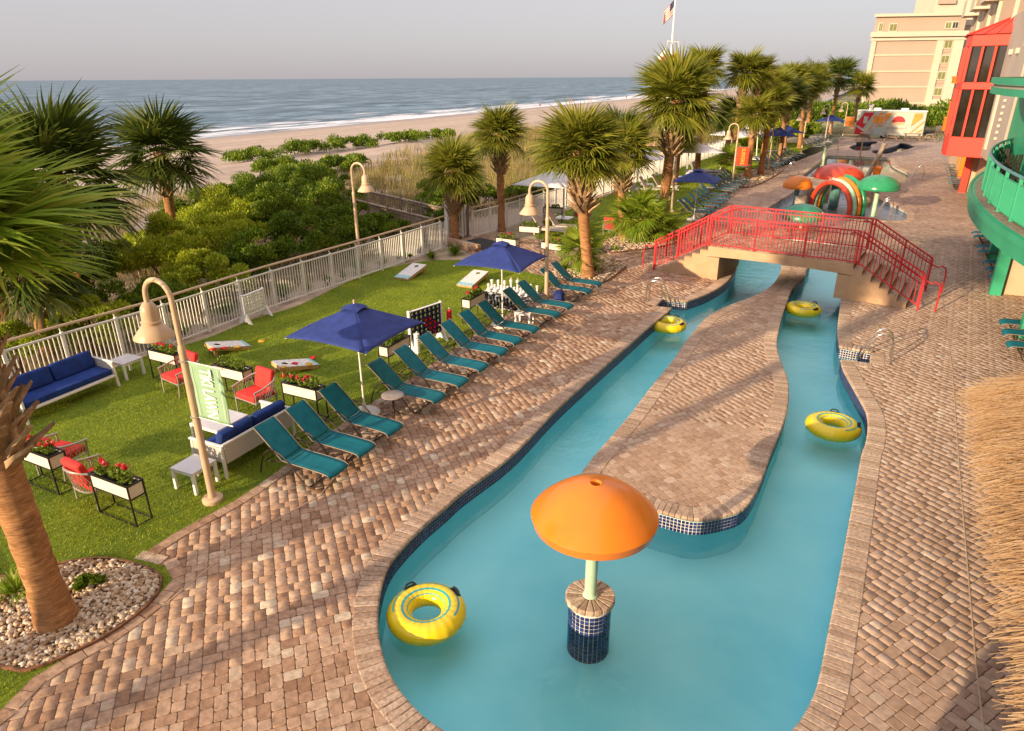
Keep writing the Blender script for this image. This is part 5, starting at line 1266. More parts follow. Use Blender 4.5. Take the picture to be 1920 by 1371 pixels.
# ================================================================== pool: tubes, mushroom shower, ladders
def make_tube(p, rz, label, tilt=0.0):
    t = thing('swim_tube', label, 'swim tube', (p[0], p[1], WATER_Z), rz, 'yellow swim tubes'); Rr, rr = 0.375, 0.175
    def pt(u, v, k=1.0):
        a, b = 2 * math.pi * u, 2 * math.pi * v; w = rr * k * (1 + 0.015 * math.sin(a * 24))
        return ((Rr + w * math.cos(b)) * math.cos(a), (Rr + w * math.cos(b)) * math.sin(a), 0.115 + w * 0.86 * math.sin(b))
    mb = MB(); mb.grid(lambda u, v: pt(u, v), 96, 28); mb.build('ring', M['yellow'], t, smooth=True)
    for v0, v1 in ((0.17, 0.195), (0.28, 0.31), (0.36, 0.375)):
        mb = MB(); mb.grid(lambda u, v: pt(u * (0.62 if v0 < .2 else 1.0), v0 + (v1 - v0) * v, 1.008), 96, 2); mb.build('stripe', M['aqua'], t, smooth=True)
    for a in (R(62), R(152)):
        c = Vector(pt(a / (2 * math.pi), 0.16))
        tx = Vector((-math.sin(a), math.cos(a), 0)); rd = Vector((math.cos(a), math.sin(a), 0)); up = (rd * 0.45 + Vector((0, 0, 1))).normalized()
        mb = MB(); sid = tx.cross(up)
        mb.box(c + up * 0.004, (0.20, 0.075, 0.012), M=Matrix((tx, up.cross(tx), up)).transposed()); hd = mb.build('handle_pad', M['black'], t, bevel=0.005)
        mb = MB(); mb.tube(catmull([c - tx * 0.08, c - tx * 0.06 + up * 0.04, c + up * 0.05, c + tx * 0.06 + up * 0.04, c + tx * 0.08], step=0.02), 0.013, 6); mb.build('handle', M['black'], hd, smooth=True)
    t.rotation_euler = (tilt, 0, rz)
make_tube((-4.384, 6.045), R(0), 'yellow swim tube nearest the camera, beside the left pool edge')
make_tube((0.314, 14.434), R(-60), 'yellow swim tube in the right channel below the ladder')
make_tube((-1.006, 22.580), R(-100), 'yellow swim tube floating just in front of the bridge')
make_tube((-4.484, 19.273), R(-80), 'yellow swim tube in the left channel near the other ladder')

MX, MY = -2.36, 7.02
t = thing('mushroom_shower', 'large orange mushroom shower on a tiled pedestal in the pool', 'water feature', (MX, MY, -1.0))
mb = MB(); mb.lathe([(0.088, 2.896), (0.25, 2.86), (0.45, 2.765), (0.62, 2.635), (0.74, 2.53), (0.805, 2.455), (0.815, 2.44), (0.805, 2.41), (0.79, 2.33), (0.785, 2.32), (0.77, 2.325), (0.6, 2.5), (0.3, 2.72), (0.09, 2.80)], 64, caps=False); cap = mb.build('cap', M['orange'], t, smooth=True)
mb = MB(); mb.lathe([(0.06, 2.74), (0.06, 2.888), (0.066, 2.898), (0.078, 2.902), (0.092, 2.893)], 24, caps=False); mb.build('top_hole_rim', M['orange'], cap, smooth=True)
mb = MB(); mb.lathe([(0.11, 1.13), (0.10, 1.145), (0.082, 1.16), (0.082, 2.70), (0.0, 2.71)], 24); mb.build('stem', M['mint'], t, smooth=True)
mb = MB(); mb.lathe([(0.285, 0.0), (0.285, 1.02)], 40); ped = mb.build('pedestal', M['grout'], t, smooth=True)
tm = []
for k in range(28):
    a = 2 * math.pi * k / 28
    for r in range(15):
        z = 0.035 + r * 0.065
        tm.append(Matrix.Translation((0.287 * math.cos(a), 0.287 * math.sin(a), z)) @ Matrix.Rotation(a + math.pi / 2, 4, 'Z') @ Matrix.Diagonal((0.052, 0.010, 0.053, 1)))
pieces(ped, 'tile', TILE, tm[0:0], 0) if False else None
_v = Vector((-MX, -MY, 0)).normalized()
for m_ in [q for q in tm if q.translation.x * _v.x + q.translation.y * _v.y > -0.04]:
    o = link_mesh('tile', TILE, ped); o.matrix_basis = m_
n = 18
for k in range(n):
    a0, a1 = 2 * math.pi * k / n + 0.008, 2 * math.pi * (k + 1) / n - 0.008
    mb = MB(); P2 = [(0.085 * math.cos(a0), 0.085 * math.sin(a0)), (0.335 * math.cos(a0), 0.335 * math.sin(a0)), (0.337 * math.cos((a0 + a1) / 2), 0.337 * math.sin((a0 + a1) / 2)), (0.335 * math.cos(a1), 0.335 * math.sin(a1)), (0.085 * math.cos(a1), 0.085 * math.sin(a1))]
    mb.prism(P2, 1.03, 1.125); mb.build('cap_stone', M['coping'], ped, bevel=0.012)

def ladder(p, rz, label, h=0.72, reach=0.7, gap=0.42, z_end=-0.75):
    t = thing('pool_ladder', label, 'ladder', p, rz, 'steel pool ladders')
    for s in (-1, 1):
        y = s * gap / 2
        pts = catmull([(0.0, y, 0.0), (-0.01, y, h * 0.55), (0.06, y, h * 0.88), (0.20, y, h), (0.36, y, h * 0.93), (reach * 0.8, y, h * 0.42), (reach, y, -0.05), (reach + 0.03, y, z_end)], step=0.06)
        mb = MB(); mb.tube(pts, 0.021, 10); r_ = mb.build('rail', M['steel'], t, smooth=True)
        mb = MB(); mb.lathe([(0.045, 0.002), (0.045, 0.012), (0.022, 0.02)], 14, (0, y, 0)); mb.build('escutcheon', M['steel'], r_, smooth=True)
    for k in range(3):
        mb = MB(); mb.box((reach + 0.03, 0, -0.2 - 0.22 * k), (0.08, gap, 0.025)); mb.build('rung', M['steel'], t, bevel=0.005)
ladder((-5.52, 20.68), 0, 'steel pool ladder in the left notch in front of the bridge', gap=0.36)
ladder((1.36, 18.43), math.pi, 'steel pool ladder in the right notch of the pool edge', gap=0.40)

# ================================================================== red footbridge
BR = thing('footbridge', 'tan footbridge with red metal railings crossing the lazy river', 'bridge', (-1.96, 25.05, 0), R(-7.5))
HL, HW, HZ, NS, TR = 2.33, 1.25, 1.15, 7, 0.275
mb = MB(); nseg = 16
mb.grid(lambda u, v: (-HL + 2 * HL * u, -HW, HZ - 0.005 - v * (0.30 + 0.05 * (2 * u - 1) ** 2)), nseg, 1); mb.grid(lambda u, v: (HL - 2 * HL * u, HW, HZ - 0.005 - v * (0.30 + 0.05 * (2 * u - 1) ** 2)), nseg, 1)
mb.grid(lambda u, v: (-HL + 2 * HL * u, HW - 2 * HW * v, HZ - 0.305 - 0.05 * (2 * u - 1) ** 2), nseg, 1); mb.grid(lambda u, v: (-HL + 2 * HL * u, -HW + 2 * HW * v, HZ - 0.005), nseg, 1)
dk = mb.build('deck_slab', M['stucco'], BR)
bp = [Matrix.Translation((-HL + 0.11 + 0.232 * i + (0.115 if j % 2 else 0), -HW + 0.16 + 0.152 * j, HZ + 0.005)) for j in range(16) for i in range(20)]
pieces(dk, 'paver', PAV[(3, 2)], [m_ for m_ in bp if abs(m_.translation.x) < HL - 0.08], 150)
for s in (-1, 1):
    run = NS * TR; prof = [(HL - 0.42, 0.0), (HL - 0.42, HZ - 0.36), (HL, HZ - 0.36), (HL, HZ - 0.005)]
    for k in range(NS): z = HZ - (k + 1) * HZ / NS; prof += [(HL + k * TR, z), (HL + (k + 1) * TR, z)]
    prof = prof[:-2] + [(HL + (NS - 1) * TR, 0.0)]
    prof = [(HL - 0.42, 0.0), (HL - 0.42, HZ - 0.37), (HL + 0.001, HZ - 0.37)]
    zs = HZ / NS; st = [(HL + 0.001, HZ - 0.006)]
    for k in range(1, NS): st += [(HL + (k - 1) * TR + (TR if k > 1 else TR) - TR + 0.001, HZ - k * zs) if False else (HL + (k - 1) * TR + 0.001, HZ - k * zs), (HL + k * TR, HZ - k * zs)]
    prof += st + [(HL + (NS - 1) * TR, 0.0)]
    # dedupe
    pp = []
    for q in prof:
        if not pp or (abs(q[0] - pp[-1][0]) + abs(q[1] - pp[-1][1])) > 1e-6: pp.append(q)
    n = len(pp); tri = geometry.tessellate_polygon([[Vector((a, b, 0)) for a, b in pp]]); mb = MB()
    V = [(s * a, -HW, b) for a, b in pp] + [(s * a, HW, b) for a, b in pp]
    mb.add(V, [(i, (i + 1) % n, n + (i + 1) % n, n + i) for i in range(n)] + [tuple(q) for q in tri] + [tuple(n + i for i in reversed(q)) for q in tri])
    stb = mb.build('stair_block', M['stucco'], BR)
    for k in range(1, NS):
        mb = MB(); mb.box((s * (HL + (k - 0.5) * TR), 0, HZ - k * zs + 0.012), (TR + 0.03, 2 * HW - 0.1, 0.03)); mb.build('tread', M['paver'], stb, bevel=0.004)
RP = M['red_paint']; RH = 1.04
_m = MB(); _m.box((0, 0, 0.5), (0.022, 0.022, 1.0)); BAL = _m.mesh('baluster', RP)
for s in (-1, 1):
    y = s * (HW - 0.06); x1 = HL + 0.02; xe = HL + NS * TR + 0.05
    mb = MB(); mb.bar((-x1, y, HZ + RH), (x1, y, HZ + RH), 0.055, 0.045); mb.bar((-x1, y, HZ + 0.07), (x1, y, HZ + 0.07), 0.03, 0.035); mb.bar((-x1, y, HZ + RH - 0.13), (x1, y, HZ + RH - 0.13), 0.024, 0.024)
    rl = mb.build('railing', RP, BR)
    for i in range(44):
        o = link_mesh('baluster', BAL, rl); o.location = (-x1 + 0.06 + (2 * x1 - 0.12) * i / 43, y, HZ + 0.06); o.scale = (1, 1, RH - 0.08)
    for x in (-x1, -x1 * 0.34, x1 * 0.34, x1):
        mb = MB(); mb.box((x, y, HZ + RH / 2), (0.06, 0.06, RH)); mb.build('post', RP, rl, bevel=0.004)
    for e in (-1, 1):
        A0 = Vector((e * (x1 + 0.06), y, HZ + RH)); A1 = Vector((e * xe, y, RH + 0.06)); B0 = Vector((e * (x1 + 0.06), y, HZ + 0.06)); B1 = Vector((e * xe, y, 0.12))
        mb = MB(); mb.bar(A0, A1, 0.055, 0.045); mb.bar(B0, B1, 0.03, 0.035); mb.bar(A0 - Vector((0, 0, 0.13)), A1 - Vector((0, 0, 0.13)), 0.024, 0.024); rs = mb.build('stair_railing', RP, BR)
        for i in range(17):
            f = (i + 0.5) / 17; p = B0.lerp(B1, f); q = A0.lerp(A1, f); o = link_mesh('baluster', BAL, rs); o.location = p; o.scale = (1, 1, q.z - p.z)
        for f in (0.02, 0.55):
            p = B0.lerp(B1, f); q = A0.lerp(A1, f); mb = MB(); mb.box((p.x, y, (p.z + q.z) / 2 - 0.03), (0.055, 0.055, q.z - p.z + 0.08)); mb.build('post', RP, rs)
        mb = MB(); mb.box((e * xe, y, (RH + 0.06) / 2), (0.06, 0.06, RH + 0.06)); mb.build('post', RP, rs, bevel=0.004)
        yi = y - s * 0.07
        mb = MB(); mb.tube(catmull([(e * (x1 - 0.25), yi, HZ + 0.90), (e * x1, yi, HZ + 0.90), (e * xe, yi, 0.92), (e * (xe + 0.30), yi, 0.90), (e * (xe + 0.42), yi, 0.84), (e * (xe + 0.46), yi, 0.70), (e * (xe + 0.46), yi, 0.0)], step=0.08), 0.024, 8); mb.build('handrail', RP, rs, smooth=True)

# ================================================================== palms
def frond_mesh(name, Lp, Rf, nb, m, seed, spread=120, droop=0.26, wid=0.026, fold=0.12):
    r = random.Random(seed); V = []; F = []
    def quadstrip(pts, ws, side):
        o = len(V)
        for p, w in zip(pts, ws):
            V.append(p - side * w); V.append(p + side * w)
        for i in range(len(pts) - 1): F.append((o + 2 * i, o + 2 * i + 1, o + 2 * i + 3, o + 2 * i + 2))
    pet = [Vector((Lp * t, 0, -0.16 * Lp * t * t)) for t in (0, 0.35, 0.7, 1.0)]
    quadstrip(pet, (0.028, 0.02, 0.016, 0.014), Vector((0, 1, 0)))
    tip = pet[-1]; slope = -0.32
    for i in range(nb):
        th = R(-spread + 2 * spread * (i + 0.5) / nb + r.uniform(-3, 3)); k = abs(th) / R(spread)
        ln = Rf * (1.0 - 0.28 * k * k) * r.uniform(0.9, 1.06); d = Vector((math.cos(th), math.sin(th), 0)); side = Vector((-math.sin(th), math.cos(th), r.uniform(-0.5, 0.5))).normalized()
        dr = droop * r.uniform(0.6, 1.35); P = []
        for t in (0.02, 0.3, 0.55, 0.78, 1.0):
            z = slope * math.cos(th) * t * ln * 0.8 + fold * abs(math.sin(th)) * t * ln - dr * ln * t ** 2.6
            P.append(tip + d * t * ln * (1 - 0.18 * dr * t * t) + Vector((0, 0, z)))
        quadstrip(P, (0.006, wid * 0.9 * Rf, wid * Rf, wid * 0.55 * Rf, 0.002), side)
    return np_mesh(name, [tuple(v) for v in V], F, m)
def frond_set(m, Lp, Rf, nb, seed, **k): return [frond_mesh('frond', Lp * s, Rf * s, nb, m, seed + i, **k) for i, s in enumerate((1.0, 0.92, 1.05, 0.97))]
FS = {'olive': frond_set(M['palm_leaf'], 0.6, 1.25, 36, 1), 'green': frond_set(M['palm_leaf_green'], 0.8, 1.3, 40, 20, wid=0.022), 'dark': frond_set(M['palm_dark'], 0.7, 1.2, 34, 40)}
def frond_mats(n, r, lo=-30, hi=86, spread_r=0.10):
    out = []
    for i in range(n):
        f = (i + 0.5) / n; el = R(hi + (lo - hi) * f ** 1.15 + r.uniform(-9, 9)); az = i * 2.39996 + r.uniform(-0.25, 0.25)
        s = r.uniform(0.82, 1.08)
        out.append(Matrix.Rotation(az, 4, 'Z') @ Matrix.Translation((spread_r, 0, -0.25 * f)) @ Matrix.Rotation(-el, 4, 'Y') @ Matrix.Rotation(r.uniform(-0.35, 0.35), 4, 'X') @ Matrix.Diagonal((s, s, s, 1)))
    return out
def join_mats(name, ms, pairs, m):
    Vs = []; Fs = []; off = 0
    for me, mt in pairs:
        n = len(me.vertices); co = np.empty(n * 3, dtype=np.float32); me.vertices.foreach_get('co', co); co = np.c_[co.reshape(-1, 3), np.ones(n)]
        me.calc_loop_triangles(); tr = np.empty(len(me.loop_triangles) * 3, dtype=np.int32); me.loop_triangles.foreach_get('vertices', tr)
        Vs.append((co @ np.array(mt, dtype=np.float32).T)[:, :3]); Fs.append(tr.reshape(-1, 3) + off); off += n
    return np_mesh(name, np.concatenate(Vs), np.concatenate(Fs), m)
CROWNS = {}
for key in FS:
    CROWNS[key] = []
    for v in range(3):
        r = random.Random(100 + v); ms = frond_mats(46, r)
        CROWNS[key].append(join_mats('crown', None, [(FS[key][i % 4], m_) for i, m_ in enumerate(ms)], FS[key][0].materials[0]))
def boot_mesh(L_=0.36):
    mb = MB(); V = []
    for x, w, t, z in ((0, 0.085, 0.035, -0.03), (0.13, 0.055, 0.024, 0.02), (L_ * 0.7, 0.036, 0.016, 0.05), (L_, 0.03, 0.010, 0.08)):
        V += [(x, -w, z - t), (x, w, z - t), (x, w * 0.8, z + t), (x, -w * 0.8, z + t)]
    F = [(0, 3, 2, 1), (12, 13, 14, 15)]
    for i in range(3):
        for k in range(4): F.append((4 * i + k, 4 * i + (k + 1) % 4, 4 * i + 4 + (k + 1) % 4, 4 * i + 4 + k))
    mb.add(V, F); return mb.mesh('boot', M['boot'])
BOOT = boot_mesh()
def trunk_pts(h, lean, bend=0.0, n=14):
    return [Vector((lean[0] * t + bend * math.sin(math.pi * t), lean[1] * t, h * t)) for t in [i / n for i in range(n + 1)]]
def palm(p, h, label, Rc=1.7, rt=0.19, lean=(0, 0), boots=(0.62, 0.97, 60), key='olive', nf=44, near=True, bend=0.0, z0=0.0, var=0, group='cabbage palms', boot_s=1.0, lo=-30, mt='bark', flare=1.35):
    t = thing('palm_tree', label, 'palm tree', (p[0], p[1], z0), 0, group); r = random.Random(int(abs(p[0] * 13 + p[1] * 7)) + var)
    P = trunk_pts(h, lean, bend, 40 if near else 14); n = len(P)
    rad = [rt * (flare - (flare - 1) * min(1, (i / n) / 0.12) + 0.0) * (1 + (0.035 * math.sin(i * 2.1) if near else 0)) for i in range(n)]
    mb = MB(); mb.tube(P, rad, 18 if near else 10); mb.build('trunk', M[mt], t, smooth=True)
    top = P[-1]; f0, f1, nb = boots; bm_ = []
    for i in range(nb):
        f = f0 + (f1 - f0) * (i + 0.5) / nb; a = i * 2.39996 + r.uniform(-0.2, 0.2); q = P[0].lerp(P[0], 0); idx = min(n - 1, int(f * (n - 1))); q = P[idx]
        el = R(26 + 26 * (f - f0) / (f1 - f0 + 1e-6) + r.uniform(-9, 9)); s = boot_s * r.uniform(0.8, 1.2)
        bm_.append(Matrix.Translation(q) @ Matrix.Rotation(a, 4, 'Z') @ Matrix.Translation((rt * 1.15, 0, 0)) @ Matrix.Rotation(-el, 4, 'Y') @ Matrix.Diagonal((s, s, s, 1)))
    if bm_:
        i0, i1 = int(f0 * (n - 1)), min(n - 1, int(f1 * (n - 1)) + 1); seg = P[i0:i1 + 1]; m_s = len(seg)
        mb = MB(); mb.tube(seg, [rt * (1.0 + 0.5 * math.sin(math.pi * min(1, 0.12 + k / m_s)) ) for k in range(m_s)], 12); mb.build('boot_collar', M['boot'], t, smooth=True)
        if near:
            for m_ in bm_: o = link_mesh('boot', BOOT, t); o.matrix_basis = m_
        else:
            link_mesh('boots', join_mats('boots', None, [(BOOT, m_) for m_ in bm_], M['boot']), t)
    sc = Rc / 1.75
    if near:
        ms = frond_mats(nf, r, lo=lo); k0 = nf // 6
        heart = link_mesh('crown', join_mats('crown', None, [(FS[key][i % 4], ms[i]) for i in range(k0)], FS[key][0].materials[0]), t); heart.location = top; heart.scale = (sc, sc, sc)
        for i in range(k0, nf):
            o = link_mesh('frond', FS[key][i % 4], heart); o.matrix_basis = ms[i]
    else:
        o = link_mesh('crown', CROWNS[key][var % 3], t); o.location = top; o.scale = (sc, sc, sc * r.uniform(0.9, 1.05)); o.rotation_euler = (r.uniform(-.1, .1), r.uniform(-.1, .1), r.uniform(0, 6.3))
    return t
# the near palm on the gravel bed
palm((-8.548, 3.564), 4.85, 'large palm at the left edge, trunk rising from the gravel bed', 1.75, 0.205, (-0.50, 0.14), (0.50, 0.9, 80), 'green', 46, boot_s=1.15, lo=14, flare=1.28)
palm((-8.21, 22.44), 4.35, 'palm with a thick collar of boots beside the third lamp post', 1.75, 0.19, (-0.45, -0.2), (0.56, 0.92, 130), 'olive', 62, boot_s=1.25, lo=-14)
palm((-10.9, 28.9), 3.9, 'palm whose trunk shows just left behind the thick-collared palm', 1.6, 0.16, (0.1, 0), (0.55, 0.95, 60), 'olive', 40)
palm((-9.05, 29.0), 3.75, 'curved palm behind the fan palms in the gravel bed', 1.6, 0.17, (-0.25, 0.2), (0.55, 0.9, 80), 'olive', 48, bend=-0.08, lo=-14, boot_s=1.15)
palm((-15.42, 25.2), 3.05, 'short palm beside the white gate column', 1.55, 0.17, (-0.05, 0.1), (0.42, 0.88, 70), 'olive', 48, lo=-20)
palm((-14.75, 28.3), 4.3, 'palm between the gate and the near white umbrella', 1.5, 0.165, (-0.15, 0.2), (0.62, 0.9, 50), 'olive', 48, lo=-24)
palm((-7.84, 30.57), 5.75, 'tallest palm near the left end of the bridge', 2.0, 0.215, (0.25, 0.1), (0.62, 0.92, 80), 'olive', 56, boot_s=1.25, lo=-22)
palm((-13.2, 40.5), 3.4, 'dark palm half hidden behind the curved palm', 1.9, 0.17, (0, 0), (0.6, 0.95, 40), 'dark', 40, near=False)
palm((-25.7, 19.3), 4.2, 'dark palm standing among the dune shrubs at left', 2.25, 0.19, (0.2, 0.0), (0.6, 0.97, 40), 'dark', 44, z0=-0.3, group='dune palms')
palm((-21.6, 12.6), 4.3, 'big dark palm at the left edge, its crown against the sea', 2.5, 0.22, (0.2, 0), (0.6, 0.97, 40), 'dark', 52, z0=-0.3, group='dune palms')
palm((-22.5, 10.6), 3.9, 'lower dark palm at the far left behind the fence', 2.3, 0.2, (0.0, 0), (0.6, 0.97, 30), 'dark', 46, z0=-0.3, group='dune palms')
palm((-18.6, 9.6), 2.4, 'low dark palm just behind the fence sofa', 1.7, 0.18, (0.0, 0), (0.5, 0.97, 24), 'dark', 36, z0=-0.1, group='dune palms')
FARP = [((-10.4, 49.5), 7.1, 1.75, 'palm rising right behind the tallest palm, crown beside the flagpole'), ((-8.6, 52.0), 6.9, 1.7, 'tall palm left of a twin pair against the sky'), ((-7.5, 52.6), 7.0, 1.35, 'slim tall palm right of a twin pair against the sky'), ((-9.2, 52.8), 4.0, 1.7, 'low palm behind the red banner'),
        ((-7.3, 51.2), 4.3, 1.75, 'palm with a smooth trunk right of the red banner'), ((-6.7, 53.2), 5.0, 1.6, 'rough-trunked palm beside the lamp head right of the red banner'), ((-7.5, 60.5), 5.9, 1.9, 'palm behind the overlapping blue umbrellas, left one'), ((-6.6, 63.5), 5.0, 1.9, 'palm behind the overlapping blue umbrellas, right one'),
        ((-7.2, 72), 6.2, 2.1, 'far palm left of the lamp at the far pool'), ((-6.2, 76), 5.6, 2.1, 'far palm right of the lamp at the far pool'), ((-6.6, 88), 6.4, 2.4, 'far palm against the sky, left of the hotel'), ((-4.6, 96), 6.7, 2.5, 'far palm nearest the hotel, leaning right'), ((-2.5, 108), 5.4, 2.3, 'farthest palm directly left of the hotel'),
        ((-11.2, 46.6), 3.0, 1.5, 'low dark palm behind the white umbrella and daybeds'), ((-8.2, 66.5), 5.2, 1.9, 'far palm between the overlapping blue umbrellas and the far pool lamp'), ((-9.0, 81), 6.0, 2.2, 'far palm behind the farthest blue umbrella'), ((-8.2, 95), 5.6, 2.3, 'far palm left of the one nearest the hotel')]
for i, (p, h, Rc, lb) in enumerate(FARP):
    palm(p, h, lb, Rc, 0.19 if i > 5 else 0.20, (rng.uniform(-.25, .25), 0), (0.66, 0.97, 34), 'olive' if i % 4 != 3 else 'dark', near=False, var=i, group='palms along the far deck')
# palms of the same row, behind the camera: their shadows reach the deck
for i, (p, h) in enumerate([((-9.9, -5.0), 9.5), ((-11.7, -5.0), 9.0)]):
    palm(p, h, 'palm standing behind the viewpoint, ' + ORD[i] + ' of its row', 1.9, 0.2, (0, 0), (0.66, 0.97, 20), 'olive', near=False, var=i, group='palms behind the viewpoint')

# ---- low fan palms
def fan_palm(p, label, stems, key='green', s=0.62):
    t = thing('fan_palm', label, 'fan palm', p, 0, 'low fan palms'); r = random.Random(int(p[1] * 10))
    for (dx, dy, h) in stems:
        P = [Vector((dx, dy, 0)), Vector((dx * 1.1, dy * 1.1, h * 0.5)), Vector((dx * 1.2, dy * 1.2, h))]
        mb = MB(); mb.tube(P, [0.13, 0.14, 0.10], 10); st = mb.build('stem', M['bark_dark'], t, smooth=True)
        for i, m_ in enumerate(frond_mats(24, r, lo=-25, spread_r=0.05)):
            o = link_mesh('frond', FS[key][i % 4], st); o.matrix_basis = Matrix.Translation(P[-1]) @ Matrix.Diagonal((s, s, s, 1)) @ m_
fan_palm((-8.25, 28.9), 'bushy fan palm with dark stems left of the tallest palm', [(0, 0, 1.25), (-0.45, 0.1, 0.9), (0.35, 0.2, 0.6)], s=0.66)
fan_palm((-8.75, 23.0), 'fan palm with a dark stem beside the thick-collared palm', [(0, 0, 0.85)], s=0.55)
fan_palm((-7.35, 30.0), 'small fan palm at the foot of the tallest palm', [(0, 0, 0.35)], s=0.5)
fan_palm((-8.3, 49.5), 'stumpy palm with yellow leaves and a dark trunk by the red banner', [(0, 0, 1.5)], s=0.6)
def tuft(p, label, n, h, m, z0=0.0, spread=0.5, w=0.012, cat='plant', name='grass_clump', grp='small plants in the sand bed'):
    r = np.random.default_rng(int(abs(p[0] * 100 + p[1] * 37)))
    a = r.uniform(0, 2 * np.pi, n); el = r.uniform(0.35, 1.45, n); ln = h * r.uniform(0.6, 1.15, n); V = []; F = []
    for i in range(n):
        d = np.array([np.cos(a[i]) * np.cos(el[i]), np.sin(a[i]) * np.cos(el[i]), np.sin(el[i])]); s = np.array([-np.sin(a[i]), np.cos(a[i]), 0]) * w
        b = np.array([np.cos(a[i]), np.sin(a[i]), 0]) * 0.04 * r.uniform(0, 1); m1 = b + d * ln[i] * 0.6; tp = b + d * ln[i] + np.array([0, 0, -0.35 * ln[i] * np.cos(el[i])])
        o = len(V); V += [b - s, b + s, m1 + s, m1 - s, tp]; F += [(o, o + 1, o + 2), (o, o + 2, o + 3), (o + 3, o + 2, o + 4)]
    o = link_mesh(name, np_mesh(name, np.array(V), np.array(F), m)); o.location = (p[0], p[1], z0); tag(o, label, cat, grp); return o
for i, (p, lb, h, n) in enumerate([((-16.630, 13.759), 'dark grass clump at the fence left of the white game panel', .6, 160), ((-16.357, 15.829), 'dark grass clump right of the white game panel', .65, 180), ((-16.180, 16.790), 'grass clump third right of the white game panel', .4, 90), ((-16.131, 18.587), 'grass clump left of the fence lamp post', .4, 90), ((-16.282, 19.657), 'grass clump at the foot of the fence lamp post', .65, 160),
                                   ((-15.898, 20.622), 'grass clump right of the fence lamp post', .5, 110), ((-14.789, 22.348), 'pale grass clump in the sand near the gate', .5, 120), ((-14.285, 23.271), 'broad grass clump in the sand at the gate palm', .6, 160), ((-16.124, 12.620), 'spiky low plant at the fence, left of the white game panel', .35, 50), ((-16.300, 11.946), 'grass clump at the fence under the lamp arm', .5, 100), ((-16.657, 10.989), 'grass clump beside the fence sofa table', .6, 120),
                                   ((-9.577, 3.621), 'spiky green plant left of the near palm trunk on gravel', .42, 70), ((-8.361, 23.340), 'spiky yucca in the gravel by the thick-collared palm', .5, 60), ((-9.374, 23.112), 'pale yucca at the left of the gravel bed', .45, 60), ((-9.782, 51.667), 'spiky yucca in front of the daybed', .7, 70), ((-8.686, 26.734), 'small spiky plant in the second gravel bed', .35, 40)]):
    tuft(p, lb, n, h, M['shrub'] if i < 11 and i != 8 else M['palm_leaf_green'], w=0.012 if i < 11 else 0.02)

# ---- shrubs
def shrub(p, rad, h, nl, n, label, m='shrub', leaf=0.085, z0=0.0, grp='dune shrubs', stems=5, name='shrub', cat='shrub', flat=0.75):
    t = thing(name, label, cat, (p[0], p[1], z0), 0, grp); r = np.random.default_rng(int(abs(p[0] * 91 + p[1] * 53)) + n)
    C = []
    for k in range(nl):
        a = r.uniform(0, 2 * np.pi); q = r.uniform(0, 1) ** 0.6; el = r.uniform(0.05, 1.0)
        C.append((rad * 0.78 * q * np.cos(a), rad * 0.78 * q * np.sin(a), h * (0.25 + 0.62 * el * (1 - 0.45 * q)), r.uniform(0.17, 0.36) * rad * 0.8))
    C = np.array(C); k = r.integers(0, nl, n); d = r.normal(size=(n, 3)); d /= np.linalg.norm(d, axis=1)[:, None]; d[:, 2] = np.where(d[:, 2] < -0.3, -d[:, 2], d[:, 2])
    R0 = C[k, 3] * r.uniform(0.45, 1.08, n); P = C[k, :3] + d * R0[:, None] * np.array([1, 1, 0.85])
    P[:, 2] = np.maximum(P[:, 2], 0.05)
    a = d * 0.9 + r.normal(size=(n, 3)) * 0.6; a[:, 2] += 0.8; a /= np.linalg.norm(a, axis=1)[:, None]; b = np.cross(a, r.normal(size=(n, 3))); b /= np.linalg.norm(b, axis=1)[:, None]
    s = leaf * r.uniform(0.6, 1.4, n)[:, None]
    V = np.stack([P - a * s * 0.7, P + b * s * 0.35, P + a * s * 0.9, P - b * s * 0.35], 1).reshape(-1, 3)
    link_mesh('foliage', np_mesh('foliage', V, np.arange(n * 4).reshape(-1, 4), M[m]), t)
    for i in range(stems):
        c = C[i % nl]; mb = MB(); mb.tube(catmull([(c[0] * 0.1, c[1] * 0.1, -0.1), (c[0] * 0.45, c[1] * 0.45, c[2] * 0.5), (c[0], c[1], c[2])], step=0.3), [0.035] * 0 or 0.028, 5); mb.build('stem', M['twig'], t)
    return t
